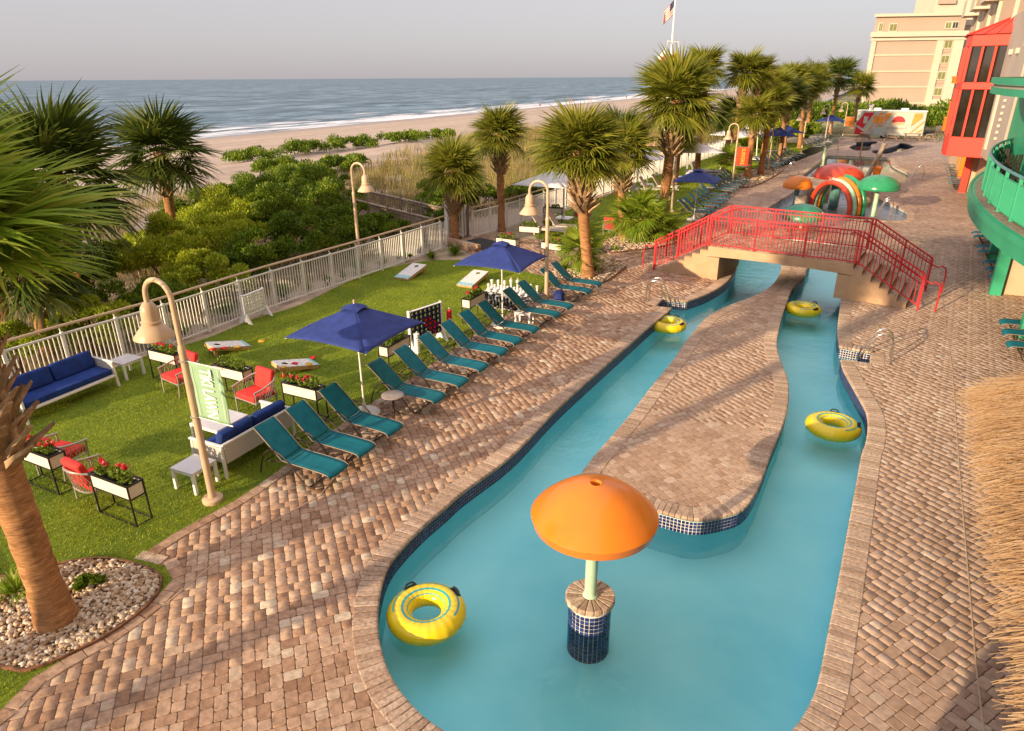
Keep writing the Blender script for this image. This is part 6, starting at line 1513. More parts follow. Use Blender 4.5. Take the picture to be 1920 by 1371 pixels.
SH = [((-17.6, 8.3), .9, 1.2, 'shrub_lime', 'bright low shrub behind the fence sofa'), ((-17.5, 10.1), 1.0, 1.3, 'shrub_lime', 'bright low shrub under the near lamp arm, behind the fence'), ((-17.6, 12.2), 1.1, 1.3, 'shrub', 'low shrub behind the fence, left of the white game panel'), ((-17.9, 14.2), 1.3, 1.7, 'shrub_lime', 'lime green shrub behind the white game panel'),
      ((-18.0, 16.6), 1.4, 1.9, 'shrub', 'dark shrub behind the fence, right of the white game panel'), ((-18.3, 19.2), 1.5, 2.0, 'shrub', 'dark shrub behind the fence lamp post'), ((-18.6, 21.6), 1.4, 1.8, 'shrub', 'dark shrub left of the boardwalk'), ((-20.6, 15.0), 1.7, 2.2, 'shrub_lime', 'bright rounded shrub in front of the dune palm'),
      ((-21.2, 17.8), 1.8, 2.4, 'shrub_lime', 'large bright shrub right of the dune palm'), ((-20.8, 20.5), 1.7, 2.6, 'shrub', 'tall green shrub in the middle of the dune thicket'), ((-20.8, 23.4), 1.7, 2.6, 'shrub', 'tall shrub overhanging the boardwalk'), ((-24.0, 22.5), 2.0, 2.6, 'shrub', 'large shrub at the back of the dune thicket'), ((-24.2, 26.0), 1.9, 2.6, 'shrub', 'tall shrub behind the fence lamp head'),
      ((-27.5, 25.5), 2.2, 2.2, 'shrub', 'broad shrub at the seaward side of the thicket'), ((-29.5, 29.0), 2.3, 2.3, 'shrub', 'broad shrub left of the dune grass'), ((-22.8, 13.2), 1.8, 2.2, 'shrub', 'shrub between the two dune palms'), ((-24.0, 16.3), 1.6, 1.6, 'shrub_lime', 'pale shrub at the foot of the dune palm'), ((-31.5, 33.5), 2.4, 1.7, 'shrub', 'low spreading shrub right at the end of the thicket'),
      ((-18.4, 29.5), 1.4, 1.6, 'shrub', 'dark shrub right of the boardwalk behind the gate palm'), ((-18.3, 32.5), 1.5, 1.7, 'shrub', 'dark shrub behind the near white umbrella'), ((-17.2, 35.5), 1.3, 1.3, 'shrub', 'shrub behind the fence, left of the palm cluster'), ((-20.2, 26.9), 0.9, 0.9, 'shrub', 'small shrub poking through the boardwalk railing'), ((-19.8, 11.2), 1.6, 2.0, 'shrub', 'green shrub behind the near lamp arm'), ((-23.0, 20.0), 1.9, 2.3, 'shrub_lime', 'bright shrub in the middle of the thicket'), ((-27.0, 21.8), 2.0, 2.0, 'shrub', 'shrub seaward of the dune palm'), ((-18.2, 24.0), 1.1, 1.5, 'shrub', 'dark shrub hanging over the near boardwalk railing'), ((-17.4, 27.8), 1.0, 1.2, 'shrub', 'dark shrub between the boardwalk and the gate palm'), ((-19.8, 31.2), 1.6, 1.7, 'shrub', 'dark shrub seaward of the gate palms'), ((-16.9, 38.5), 1.2, 1.2, 'shrub', 'shrub behind the fence at the palm cluster'), ((-26.5, 29.5), 1.7, 2.2, 'shrub', 'shrub at the seaward end of the boardwalk')]
for i, (p, ra, h, m_, lb) in enumerate(SH):
    shrub(p, ra * 1.15, h * 1.32, 24, int(10500 * ra), lb, m_, 0.062, float(dune_h(np.array(p[0]), np.array(p[1]))), stems=6)
for i, (p, ra, h) in enumerate([((-52, 49), 3.4, .9), ((-50.5, 54.5), 3.6, 1.0), ((-49.5, 60.5), 3.6, 1.0), ((-47.5, 67), 3.4, .9), ((-47, 73), 2.8, .8), ((-38, 38), 3.0, 1.2), ((-36.5, 44), 2.8, 1.2)]):
    shrub(p, ra, h, 14, 5200, 'low dark shrub at the top of the beach, ' + ORD[i] + ' from the left', 'shrub', 0.14, float(dune_h(np.array(p[0]), np.array(p[1]))), 'low shrubs at the top of the beach', 2)
for i, (p, ra, h, lb) in enumerate([((-16.233, 17.847), .28, .32, 'reddish croton bush in the sand bed'), ((-15.607, 21.582), .5, .45, 'green bush in the sand bed by the fence'), ((-15.973, 23.292), .55, .5, 'larger green bush beside the retaining wall'), ((-8.816, 4.202), .24, .26, 'small round bush on the near gravel bed'), ((-14.237, 48.114), .45, .5, 'round dark bush along the far fence, left one'), ((-13.724, 49.265), .45, .5, 'round dark bush along the far fence, right one'), ((-15.568, 32.809), .6, .7, 'dark red leaved bush behind the third lamp head'), ((-18.945, 81.535), .5, .5, 'small bush at the far fence under the white umbrella')]):
    shrub(p, ra, h, 9, 900, lb, 'croton' if False else 'shrub', 0.05, 0.0, 'small bushes in the beds', 3)
for i, (p, ra, h, m_) in enumerate([((2.0, 122), 7.0, 4.0, 'shrub'), ((12.5, 124), 7.5, 4.0, 'shrub'), ((22.0, 125), 7.0, 3.8, 'shrub'), ((-8.0, 121), 6.5, 3.6, 'shrub'), ((7.5, 119), 5.5, 3.0, 'shrub'), ((17.5, 119), 6.0, 2.8, 'shrub')]):
    shrub(p, ra, h, 30, 8000, 'broad hedge mound in front of the hotel, ' + ['left of centre', 'right of centre', 'rightmost', 'leftmost', 'lower middle', 'lower right'][i], m_, 0.34, -0.9, 'hedge mounds before the hotel', 2, 'hedge', 'hedge')
for i, (p, ra, h) in enumerate([((-9.5, 92), 4, 4.5), ((-8.5, 80), 2.6, 3.2), ((-6.5, 83), 2.0, 2.4), ((-13, 100), 5, 4.5), ((-15.5, 88), 4.0, 2.5), ((-10, 68), 1.6, 1.8), ((-9.4, 74), 1.6, 1.6)]):
    shrub(p, ra, h, 18, 5200, 'bushy green thicket behind the far palms, ' + (ORD[i] if i else 'first'), 'shrub_lime' if i % 2 else 'shrub', 0.18, 0.0, 'thickets behind the far palms', 3)

# ---- dune grass
def dunes(name, poly, dens, h, w, label):
    o = blades(name, poly, dens, h, w, M['dune_grass'], vfilter=True, zf=lambda X, Y: dune_h(X, Y) - 0.03, lean=0.45, clump=-0.2)
    return tag(o, label, 'dune grass')
dunes('dune_grass', [(-17, 31), (-17, 60), (-30, 64), (-36, 50), (-32, 35), (-25, 31)], 75, 1.0, 0.018, 'tall tan and green dune grass behind the gate and near white umbrella')
dunes('dune_grass', [(-16, 60), (-14, 100), (-34, 110), (-40, 78), (-36, 56)], 60, 1.2, 0.03, 'tall sunlit dune grass behind the farther white umbrellas')
dunes('dune_grass', [(-17, 3), (-17, 30), (-24, 31), (-34, 33), (-38, 24), (-36, 12), (-30, 3)], 70, 0.8, 0.014, 'green dune grass between the shrubs and palms at left')
dunes('dune_grass', [(-36, 40), (-42, 60), (-44, 80), (-42, 120), (-34, 118), (-34, 70), (-33, 40)], 14, 0.7, 0.03, 'thin dune grass along the top of the beach')
# slatted sand fence
t = thing('sand_fence', 'thin slatted wooden sand fence on the dune crest', 'fence', (-36.0, 41.0, -0.6))
mb = MB(); mb.box((0, 0, 0.45), (0.035, 0.02, 0.9)); SL = mb.mesh('slat', M['grey_wood'])
for i in range(46):
    o = link_mesh('slat', SL, t); o.location = (0.06 * i * 0.4, 0.30 * i, rng.uniform(-.06, .04)); o.rotation_euler = (rng.uniform(-.06, .06), rng.uniform(-.06, .06), 1.4)
for i in range(6):
    mb = MB(); mb.tube([(0.06 * i * 8 * 0.4, 2.4 * i, -0.2), (0.06 * i * 8 * 0.4, 2.4 * i, 1.15)], 0.04, 6); mb.build('post', M['grey_wood'], t)

# ================================================================== splash pool features
def mushroom(p, z0, h, rc, mcap, mstem, label, rs=0.09, cap_h=0.5, stripes=None, sheet_m=None):
    t = thing('mushroom_fountain', label, 'water feature', (p[0], p[1], z0), 0, 'mushroom fountains of the splash pool')
    zr = h - cap_h; mb = MB(); prof = [(0.02, h)] + [(rc * math.sin(a), zr + cap_h * math.cos(a) ** 1.0) for a in [R(8 * k) for k in range(1, 12)]] + [(rc, zr), (rc * 0.97, zr - 0.06), (rc * 0.9, zr - 0.02), (rc * 0.4, zr + cap_h * 0.5), (0.03, zr + cap_h * 0.6)]
    mb.lathe(prof, 40); cap = mb.build('cap', mcap, t, smooth=True)
    if stripes:
        for k in range(9):
            mb = MB(); a0 = 2 * math.pi * k / 9; mb.grid(lambda u, v: (lambda a, q: (1.006 * rc * math.sin(q) * math.cos(a), 1.006 * rc * math.sin(q) * math.sin(a), zr + 1.006 * cap_h * math.cos(q)))(a0 + 0.30 * u + 0.6 * v, R(8 + 80 * v)), 3, 10); mb.build('stripe', stripes, cap, smooth=True)
    mb = MB(); mb.lathe([(rs * 1.6, 0), (rs * 1.5, 0.06), (rs, 0.1), (rs, h - cap_h * 0.5)], 16); mb.build('stem', mstem, t, smooth=True)
    return t
M['coral'] = mat('coral_fibreglass', (0.62, 0.07, 0.035), 0.22); M['grn_fib'] = mat('green_fibreglass', (0.03, 0.28, 0.13), 0.22); M['teal_fib'] = mat('teal_fibreglass', (0.02, 0.30, 0.20), 0.3); M['mint2'] = mat('pale_mint', (0.42, 0.62, 0.42), 0.35); M['stem_teal'] = mat('teal_stem', (0.10, 0.26, 0.25), 0.35)
mushroom((-1.27, 43.0), -0.5, 2.65, 1.32, M['coral'], M['stem_teal'], 'largest mushroom fountain, with a red cap', 0.26, 0.72)
mushroom((-3.2, 41.8), -0.5, 2.05, 0.78, M['orange'], M['stem_teal'], 'small mushroom fountain with an orange cap at the left', 0.12, 0.62)
mushroom((0.77, 40.3), -0.5, 2.45, 1.02, M['grn_fib'], M['mint2'], 'mushroom fountain with a plain green cap at the right', 0.11, 0.65)
mushroom((-2.25, 34.8), 0.0, 1.12, 0.98, M['teal_fib'], M['mint2'], 'low green mushroom with spiral stripes just behind the bridge', 0.05, 0.62, M['grn_fib'])
t = thing('rainbow_arch', 'rainbow arch of red, mint, orange and green tubes over the splash pool', 'arch', (-1.38, 41.2, -0.5), R(-42))
for k, (m_, s, dy, dh) in enumerate(((M['coral'], 1.0, 0, 0), (M['mint'], 1.02, 0.28, 0.05), (M['orange'], 1.04, 0.56, 0.1), (M['grn_fib'], 1.07, 0.84, 0.16))):
    r = 1.36 * s; pts = [(-r, dy, 0), (-r, dy, 0.4)] + [(-r * math.cos(a), dy, 0.50 + dh + (r * 0.98) * math.sin(a)) for a in [math.pi * q / 18 for q in range(1, 18)]] + [(r, dy, 0.4), (r, dy, 0)]
    mb = MB(); mb.tube(catmull(pts, step=0.15), 0.13, 12); mb.build('arch_tube', m_, t, smooth=True)
M['concrete'] = mat('concrete_stump', (0.42, 0.34, 0.26), 0.9, var=0.2)
for i, (p, r, h) in enumerate([((-2.9, 41.4), 0.32, 1.0), ((-2.75, 43.6), 0.34, 1.15), ((-2.0, 45.3), 0.36, 1.1), ((0.2, 45.0), 0.48, 1.25)]):
    mb = MB(); mb.lathe([(r * 1.05, 0), (r, 0.1), (r * 1.02, h - 0.05), (r * 0.93, h), (0, h)], 20); o = mb.build('stepping_post', M['concrete'], None, smooth=True); o.location = (p[0], p[1], -0.5)
    tag(o, 'round concrete stump in the splash pool, ' + ['nearest at left', 'second at left', 'behind the arch', 'largest, right of the red mushroom'][i], 'stump', 'concrete stumps in the splash pool')
t = thing('tipping_bucket', 'leaning grey mast with an orange tipping bucket above the splash pool', 'water feature', (-0.2, 47.3, -0.3))
mb = MB(); mb.tube([(0, 0, 0), (0.98, 0.6, 3.15)], 0.13, 10); mb.build('mast', M['concrete'], t, smooth=True)
mb = MB(); mb.lathe([(0, 1.05), (0.16, 1.05), (0.25, 1.62), (0.28, 1.62), (0.28, 1.70), (0.2, 1.70), (0.15, 1.2), (0, 1.2)], 18, (0.85, 0.0, 0.2)); mb.build('bucket', M['orange'], t, smooth=True)
mb = MB(); mb.tube([(0.62, -0.0, 1.9), (0.78, 0.2, 2.45), (1.06, 0.0, 1.9)], 0.02, 6); mb.build('bail', M['bronze'], t)
for i, (p, z, h, m_) in enumerate([((-2.95, 58.6), -0.3, 1.95, 'mint2'), ((-2.5, 70.6), 0, 1.5, 'steel'), ((-0.590, 67.015), 0, 1.6, 'warm_wood'), ((1.025, 69.082), 0, 1.6, 'warm_wood')]):
    mb = MB(); mb.tube([(0, 0, 0), (0.0, 0, h)], 0.10 if i == 0 else 0.05, 8); o = mb.build('pole', M[m_], None, smooth=True); o.location = (*p, z)
    tag(o, ['pale mint post standing in the left of the far pool', 'thin steel post at the far left corner of the far pool', 'thin brown post at the far edge of the pool, left of the leaning mast', 'thin brown post at the far edge of the pool, right of the leaning mast'][i], 'post', 'posts around the far pool')
ladder((-4.9, 54.6), R(10), 'steel pool ladder at the near left corner of the far pool', gap=0.7, h=0.9)
ladder((1.55, 38.9), math.pi, 'steel handrail at the near right of the splash pool', gap=0.6, h=1.0)
ladder((3.6, 55.2), math.pi, 'steel handrail at the right side of the far pool', gap=0.2, h=0.95)

# ---- picnic tables
def picnic(p, rz, label):
    t = thing('picnic_table', label, 'picnic table', p, rz, 'picnic tables before the food trailer')
    for k in range(4):
        mb = MB(); mb.box((0, -0.28 + 0.187 * k, 0.74), (1.8, 0.17, 0.04)); mb.build('top_plank', M['grey_wood'], t)
    for s in (-1, 1):
        mb = MB(); mb.box((0, s * 0.72, 0.44), (1.8, 0.26, 0.04)); mb.build('bench_plank', M['grey_wood'], t)
        for x in (-0.65, 0.65):
            mb = MB(); mb.bar((x, s * 0.72, 0), (x, s * 0.22, 0.72), 0.06, 0.09, up=(1, 0, 0)); mb.build('leg', M['grey_wood'], t)
        mb = MB(); mb.bar((s * 0.65, -0.75, 0.40), (s * 0.65, 0.75, 0.40), 0.05, 0.09); mb.build('cross_beam', M['grey_wood'], t)
for i, (p, rz) in enumerate([((-0.8, 88.6), R(88)), ((1.9, 89.0), R(90)), ((4.0, 89.4), R(8)), ((5.8, 89.4), R(70))]):
    picnic(p, rz, 'picnic table in front of the food trailer, ' + ['leftmost', 'second from left', 'third from left, seen broadside', 'rightmost'][i])

# ---- food trailer
TRL = 6.9
t = thing('food_trailer', 'food trailer with red, orange and white retro graphics and a sunset logo', 'trailer', (-1.85, 91.7, 0), R(-1))
M['trailer'] = mat('trailer_white', (0.38, 0.43, 0.39), 0.35, var=0.03); M['tr_red'] = mat('trailer_red', (0.58, 0.02, 0.03), 0.4); M['tr_or'] = mat('trailer_orange', (0.75, 0.27, 0.04), 0.4); M['tr_cr'] = mat('trailer_cream', (0.52, 0.50, 0.42), 0.4); M['tr_txt'] = mat('trailer_lettering', (0.40, 0.22, 0.12), 0.5)
mb = MB(); mb.box((TRL / 2, 1.2, 1.62), (TRL, 2.4, 2.55)); body = mb.build('body', M['trailer'], t, bevel=0.05)
mb = MB(); mb.box((TRL / 2, 1.2, 2.93), (TRL + 0.1, 2.5, 0.06)); mb.build('roof_edge', M['white'], t)
def gfx(name, poly, m_, d): 
    mb = MB(); n = len(poly); mb.add([(x, -0.005 - d, z) for x, z in poly] + [(x, -0.001, z) for x, z in poly], [tuple(range(n))] + [(i, (i + 1) % n, n + (i + 1) % n, n + i) for i in range(n)]); mb.build(name, m_, body)
gfx('red_panel', [(0.05, 0.4), (0.05, 1.6), (0.75, 2.75), (1.75, 2.75), (1.0, 1.4), (0.7, 0.8)], M['tr_red'], 0.004)
gfx('red_corner', [(0.05, 0.38), (1.15, 0.38), (0.9, 0.75), (0.1, 1.3)], M['tr_red'], 0.006)
gfx('white_stripe', [(0.03, 1.25), (0.15, 1.38), (1.25, 0.78), (1.05, 0.62)], M['tr_cr'], 0.009)
for k in range(4): gfx('diagonal_stripe', [(0.98 + 0.3 * k, 0.7), (1.13 + 0.3 * k, 0.7), (2.25 + 0.3 * k, 2.75), (2.10 + 0.3 * k, 2.75)], M['tr_or'] if k % 2 else M['tr_cr'], 0.008)
gfx('orange_panel', [(2.2, 2.72), (3.6, 2.72), (2.7, 1.25), (1.95, 1.5)], M['tr_or'], 0.005)
gfx('cream_field', [(2.75, 1.2), (3.75, 2.72), (5.6, 2.72), (5.6, 0.55), (2.75, 0.55)], M['tr_cr'], 0.006)
cx, cz, rr = 4.28, 1.78, 0.66
gfx('sun_disc', [(cx - rr, cz)] + [(cx - rr * math.cos(a), cz + rr * 0.95 * math.sin(a)) for a in [math.pi * q / 20 for q in range(1, 20)]] + [(cx + rr, cz)], M['tr_red'], 0.012)
for k, w in enumerate((0.66, 0.64, 0.6)): gfx('sun_bar', [(cx - w, cz - 0.10 - 0.1 * k), (cx + w, cz - 0.10 - 0.1 * k), (cx + w, cz - 0.05 - 0.1 * k), (cx - w, cz - 0.05 - 0.1 * k)], M['tr_or'], 0.012)
gfx('orange_corner', [(5.55, 1.3), (5.75, 2.72), (6.55, 2.72), (6.55, 2.2)], M['tr_or'], 0.009)
for k in range(3): gfx('corner_stripe', [(5.45 + 0.28 * k, 0.5), (5.62 + 0.28 * k, 0.5), (6.8, 1.75 - 0.42 * k), (6.8, 2.0 - 0.42 * k)], M['tr_or'] if k != 1 else M['tr_cr'], 0.010)
mb = MB(); mb.box((2.25, -0.012, 1.95), (1.25, 0.02, 1.0)); w = mb.build('serving_hatch', M['tr_cr'], body); mb = MB(); mb.box((2.25, -0.028, 2.0), (1.08, 0.02, 0.8)); mb.build('hatch_shutter', M['tr_or'], body)
mb = MB(); mb.box((0.95, -0.02, 1.95), (0.42, 0.02, 0.75)); mb.build('menu_board', M['tr_cr'], body)
mb = MB(); mb.box((2.5, -0.25, 0.75), (1.2, 0.05, 0.85)); mb.build('counter_front', M['trailer'], t)
text_mesh('lettering', 'GOLDEN HOUR', 0.30, M['tr_txt'], body, (4.25, -0.02, 1.12), (R(90), 0, 0), sx=0.95)
mb = MB(); mb.lathe([(0.28, 0), (0.22, 0.25), (0.34, 0.5), (0.36, 0.62), (0, 0.62)], 18, (1.2, 1.2, 2.96)); mb.build('exhaust_cap', M['steel'], t, smooth=True)
for x in (1.95, 4.7):
    mb = MB(); mb.box((x, 1.0, 3.08), (0.75, 0.7, 0.26)); mb.build('air_conditioner', M['white'], t, bevel=0.08, seg=2)
for x in (3.0, 3.8):
    mb = MB(); mb.lathe([(0, -0.12), (0.33, -0.12), (0.36, 0), (0.33, 0.12), (0, 0.12)], 18); o = mb.build('wheel', M['black'], t, smooth=True); o.location = (x, 0.25, 0.36); o.rotation_euler = (R(90), 0, 0)
mb = MB(); mb.add([(TRL + 0.003, 0.1, 0.5), (TRL + 0.003, 2.3, 0.5), (TRL + 0.003, 2.3, 2.6)], [(0, 1, 2)]); mb.build('side_graphic', M['tr_red'], body)
# dark green chain fence behind the trailer
t = thing('metal_fence', 'grey metal fence behind the picnic tables and food trailer', 'fence', (-4.0, 95.0, 0)); mb = MB(); mb.box((0, 0, 0.6), (0.03, 0.03, 1.2)); FB = mb.mesh('bar', M['grey_wood'])
for i in range(100): o = link_mesh('bar', FB, t); o.location = (0.14 * i, 0, 0)
for z in (0.1, 1.2): mb = MB(); mb.bar((0, 0, z), (14, 0, z), 0.04); mb.build('rail', M['grey_wood'], t)

# ================================================================== flagpole
FX, FY = -17.4, 66.9
t = thing('flagpole', 'tall white flagpole with a yardarm behind the palms', 'flagpole', (FX, FY, 0))
mb = MB(); mb.lathe([(0.13, 0), (0.06, 15.5), (0.0, 15.6)], 12); mb.build('mast', M['white'], t, smooth=True)
mb = MB(); mb.bar((-0.38, -0.2, 9.55), (0.55, 0.28, 9.45), 0.06); mb.bar((-0.38, -0.2, 9.55), (-0.38, -0.2, 9.0), 0.02); mb.bar((0.55, 0.28, 9.45), (0.55, 0.28, 8.9), 0.02); mb.build('yardarm', M['white'], t)
M['flag_red'] = mat('flag_red', (0.60, 0.08, 0.07), 0.8); M['flag_white'] = mat('flag_white', (0.78, 0.74, 0.70), 0.8); M['flag_blue'] = mat('flag_navy', (0.04, 0.05, 0.14), 0.8); M['flag_yellow'] = mat('flag_yellow', (0.70, 0.45, 0.05), 0.8)
def flag(p, w, h, mats, label, cloth):
    t = thing('flag', label, 'flag', p, R(20)); t['group'] = 'flags on the flagpole'
    mb = MB(); nu, nv = 16, 13
    mb.grid(lambda u, v: (-0.05 - w * 0.55 * u - 0.1 * v * u, 0.16 * math.sin(u * 9 + v * 2) * u, h * (1 - v) - w * 0.62 * u ** 0.8), nu, nv)
    mb.mi = [cloth(k % nu / nu, k // nu) for k in range(nu * nv)]
    o = mb.build('cloth', mats, t, smooth=True); s = o.modifiers.new('thickness', 'SOLIDIFY'); s.thickness = 0.01
flag((FX, FY, 11.75), 1.5, 1.2, [M['flag_red'], M['flag_white'], M['flag_blue']], 'striped flag with a navy corner hanging from the top of the flagpole', lambda u, r: 2 if (u < 0.4 and r < 7) else r % 2)
flag((FX - 0.4, FY - 0.2, 8.0), 1.2, 1.0, [M['flag_white'], M['flag_red']], 'white and red flag on the left arm of the flagpole', lambda u, r: 0 if r < 6 else 1)
flag((FX + 0.55, FY + 0.28, 8.1), 0.8, 0.8, [M['flag_yellow']], 'small yellow flag on the right arm of the flagpole', lambda u, r: 0)

# ================================================================== people on the beach
M['skin'] = mat('skin', (0.45, 0.26, 0.17), 0.6); M['shirt_a'] = mat('orange_shirt', (0.62, 0.16, 0.04), 0.8); M['shirt_b'] = mat('navy_shirt', (0.03, 0.03, 0.10), 0.8); M['shirt_c'] = mat('white_shirt', (0.7, 0.68, 0.66), 0.8); M['hair'] = mat('brown_hair', (0.05, 0.03, 0.02), 0.7)
def person(p, rz, label, mshirt, step):
    t = thing('person', label, 'person', p, rz, 'people walking on the beach')
    J = [(0, 0, 0.95), (0, 0, 1.2), (0, 0, 1.42), (0, 0, 1.52), (0, 0.02, 1.66), (-0.2, 0, 1.4), (-0.27, -step * 0.3, 1.12), (-0.26, -step * 0.5 + 0.05, 0.85), (0.2, 0, 1.4), (0.27, step * 0.3, 1.12), (0.26, step * 0.5 + 0.05, 0.85), (-0.1, 0, 0.9), (-0.11, step * 0.5, 0.5), (-0.11, step * 0.6 - 0.05, 0.06), (-0.11, step * 0.6 + 0.1, 0.03), (0.1, 0, 0.9), (0.11, -step * 0.35, 0.5), (0.11, -step * 0.75, 0.08), (0.11, -step * 0.7 + 0.1, 0.03)]
    E_ = [(0, 1), (1, 2), (2, 3), (3, 4), (2, 5), (5, 6), (6, 7), (2, 8), (8, 9), (9, 10), (0, 11), (11, 12), (12, 13), (13, 14), (0, 15), (15, 16), (16, 17), (17, 18)]
    rad = [.13, .12, .12, .055, .10, .055, .045, .035, .055, .045, .035, .085, .06, .04, .035, .085, .06, .04, .035]
    me = bpy.data.meshes.new('body'); me.from_pydata(J, E_, []); o = link_mesh('body', me, t); me.materials.append(M['skin'])
    sk = o.modifiers.new('skin', 'SKIN'); o.modifiers.new('sub', 'SUBSURF').levels = 1
    for i, v in enumerate(me.skin_vertices[0].data): v.radius = (rad[i], rad[i]); v.use_root = (i == 0)
    mb = MB(); mb.lathe([(0.155, 0.86), (0.15, 1.0), (0.14, 1.2), (0.16, 1.36), (0.10, 1.46)], 12, sy=0.8); mb.build('shirt', mshirt, t, smooth=True)
    mb = MB(); mb.lathe([(0.105, 1.64), (0.11, 1.70), (0.07, 1.77), (0, 1.79)], 10, (0, 0.02, 0)); mb.build('hair', M['hair'], t, smooth=True)
for (p, rz, lb, m_, st) in [((-100.4, 198.3), 0.3, 'person in a pale shirt walking along the water, leftmost on the beach', 'shirt_c', .3), ((-92.0, 203), 2.9, 'person in dark clothes on the sand, second from left on the beach', 'shirt_b', .25), ((-98.9, 246), 0.2, 'person in an orange shirt at the water, third from left on the beach', 'shirt_a', .3), ((-99.6, 268), 0.2, 'person in an orange top at the water, fourth from left on the beach', 'shirt_a', .2), ((-95.5, 299), 3.0, 'person in a dark top, farthest right on the beach', 'shirt_b', .3)]:
    person((p[0], p[1], float(dune_h(np.array(p[0]), np.array(p[1])))), rz, lb, M[m_], st)

# ================================================================== thatched roof
TH = thing('thatched_roof', 'sunlit straw thatched roof of the bar hut at the right edge', 'thatched roof', (2.22, 7.6, 0))
ex = lambda y: 0.03 * (y - 3.5)       # eave line
def roof_z(x, y): return 2.58 + 0.62 * x - 0.05 * x * x
Y0, Y1 = -4.6, 3.55
mb = MB()
def rf(u, v):
    y = Y0 + (Y1 - Y0) * v; x = ex(y) + u * 3.0; z = roof_z(x - ex(y), y)
    e = max(0, (y - (Y1 - 0.7)) / 0.7); z -= 0.9 * e ** 2 * (0.2 + u)
    return (x, y, z - 0.06)
M['straw_base'] = mat('thatch_underlayer', (0.30, 0.18, 0.07), 0.95, var=0.3, vscale=10)
mb.grid(rf, 20, 40); rb = mb.build('underlayer', M['straw_base'], TH, smooth=True); rb.modifiers.new('thickness', 'SOLIDIFY').thickness = -0.12
n = 75000; u = npr.uniform(0, 1, n); y = npr.uniform(Y0, Y1 + 0.02, n)
tier = np.floor(u * 9) / 9; 
x = ex(y) + u * 2.9; z = 2.58 + 0.62 * (x - ex(y)) - 0.05 * (x - ex(y)) ** 2; e = np.clip((y - (Y1 - 0.7)) / 0.7, 0, 1); z -= 0.9 * e ** 2 * (0.2 + u)
ln = npr.uniform(0.18, 0.6, n); jy = npr.normal(0, 0.13, n) + 0.18 * np.sin(y * 7 + x * 5) * np.sin(x * 11) + e * 0.55; sl = -0.55 + npr.normal(0, 0.10, n) - 0.25 * (u < 0.06)
lift = npr.uniform(-0.02, 0.13, n) * (0.4 + 0.6 * np.sin(x * 17 + y * 2.1 + np.sin(y * 5)) ** 2)
w = npr.uniform(0.004, 0.010, n); tx = -ln * 0.86; ty = ln * jy; tz = ln * 0.86 * sl
V = np.empty((n, 4, 3), dtype=np.float32)
V[:, 0] = np.c_[x, y - w, z + lift]; V[:, 1] = np.c_[x, y + w, z + lift]; V[:, 2] = np.c_[x + tx, y + ty + w * 0.6, z + lift + tz + 0.02]; V[:, 3] = np.c_[x + tx, y + ty - w * 0.6, z + lift + tz + 0.02]
link_mesh('straw', np_mesh('straw', V.reshape(-1, 3), np.arange(n * 4).reshape(-1, 4), M['straw']), TH, kind='stuff')
for (px, py) in ((0.7, 2.6), (0.7, -0.6), (0.7, -3.8), (2.9, 2.6), (2.9, -3.8)):
    mb = MB(); mb.tube([(px, py, 0), (px, py, roof_z(px, py) - 0.1)], 0.07, 10); mb.build('post', M['grey_wood'], TH, smooth=True)

# ================================================================== hotel in the distance
M['hotel_wall'] = mat('hotel_beige', (0.41, 0.315, 0.25), 0.9, var=0.03, vscale=0.2); M['hotel_trim'] = mat('hotel_cream', (0.56, 0.485, 0.385), 0.9, var=0.03, vscale=0.2); M['glass'] = mat('window_glass', (0.035, 0.045, 0.035), 0.08, var=0.2, vscale=0.7, spec=0.8); M['glass_green'] = mat('green_curtain_glass', (0.20, 0.21, 0.08), 0.2, var=0.1)
HT = thing('hotel', 'cream and beige hotel block with banded blank wall beyond the hedge', 'building', (-3.82, 200.6, -1.0), math.atan2(6.2, 19.5))
HW_ = 20.4
mb = MB(); mb.prism([(0, 0), (HW_, 0), (HW_ + 4.9, 15.3), (4.9, 15.3)], 0, 16.0); mb.build('wall', M['hotel_wall'], HT)
mb = MB(); mb.prism([(0.3, 0.6), (HW_ - 0.2, 0.6), (HW_ + 4.6, 15.3), (5.2, 15.3)], 16.0, 21.0); mb.build('top_storey', M['hotel_wall'], HT)
for z, h, d in ((16.6, 1.1, 0.5), (15.5, 0.5, 0.3), (20.7, 0.6, 0.25)):
    mb = MB(); mb.box((HW_ / 2, -d / 2 + (0.3 if z > 20 else 0), z), (HW_ + 2 * d, d + 0.4, h)); mb.build('cornice', M['hotel_trim'], HT)
for x0, x1 in ((0.0, 1.0), (14.6, 16.1), (18.2, 20.4)):
    mb = MB(); mb.box(((x0 + x1) / 2, -0.15, 7.6), (x1 - x0, 0.4, 15.2)); mb.build('pilaster', M['hotel_trim'], HT)
for z in (1.3, 5.0, 8.5, 12.1):
    mb = MB(); mb.box((7.8, -0.08, z), (13.6, 0.22, 0.32)); mb.build('band', M['hotel_trim'], HT)
def window(par, x, z, w, h, y=-0.1, m_='glass_green', trim='hotel_trim'):
    mb = MB(); mb.box((x, y, z), (w + 0.4, 0.15, h + 0.4)); f = mb.build('window', M[trim], par); mb = MB(); mb.box((x, y - 0.06, z), (w, 0.1, h)); mb.build('pane', M[m_], f); mb = MB(); mb.box((x, y - 0.09, z), (0.08, 0.1, h)); mb.build('mullion', M[trim], f)
for z in (3.9, 7.5, 11.1, 14.3): window(HT, 17.15, z, 1.55, 1.5)
for z in (2.4, 6.0, 9.6, 12.9): mb = MB(); mb.box((17.15, -0.06, z), (1.5, 0.15, 0.55)); mb.build('vent_grille', M['hotel_wall'], HT)
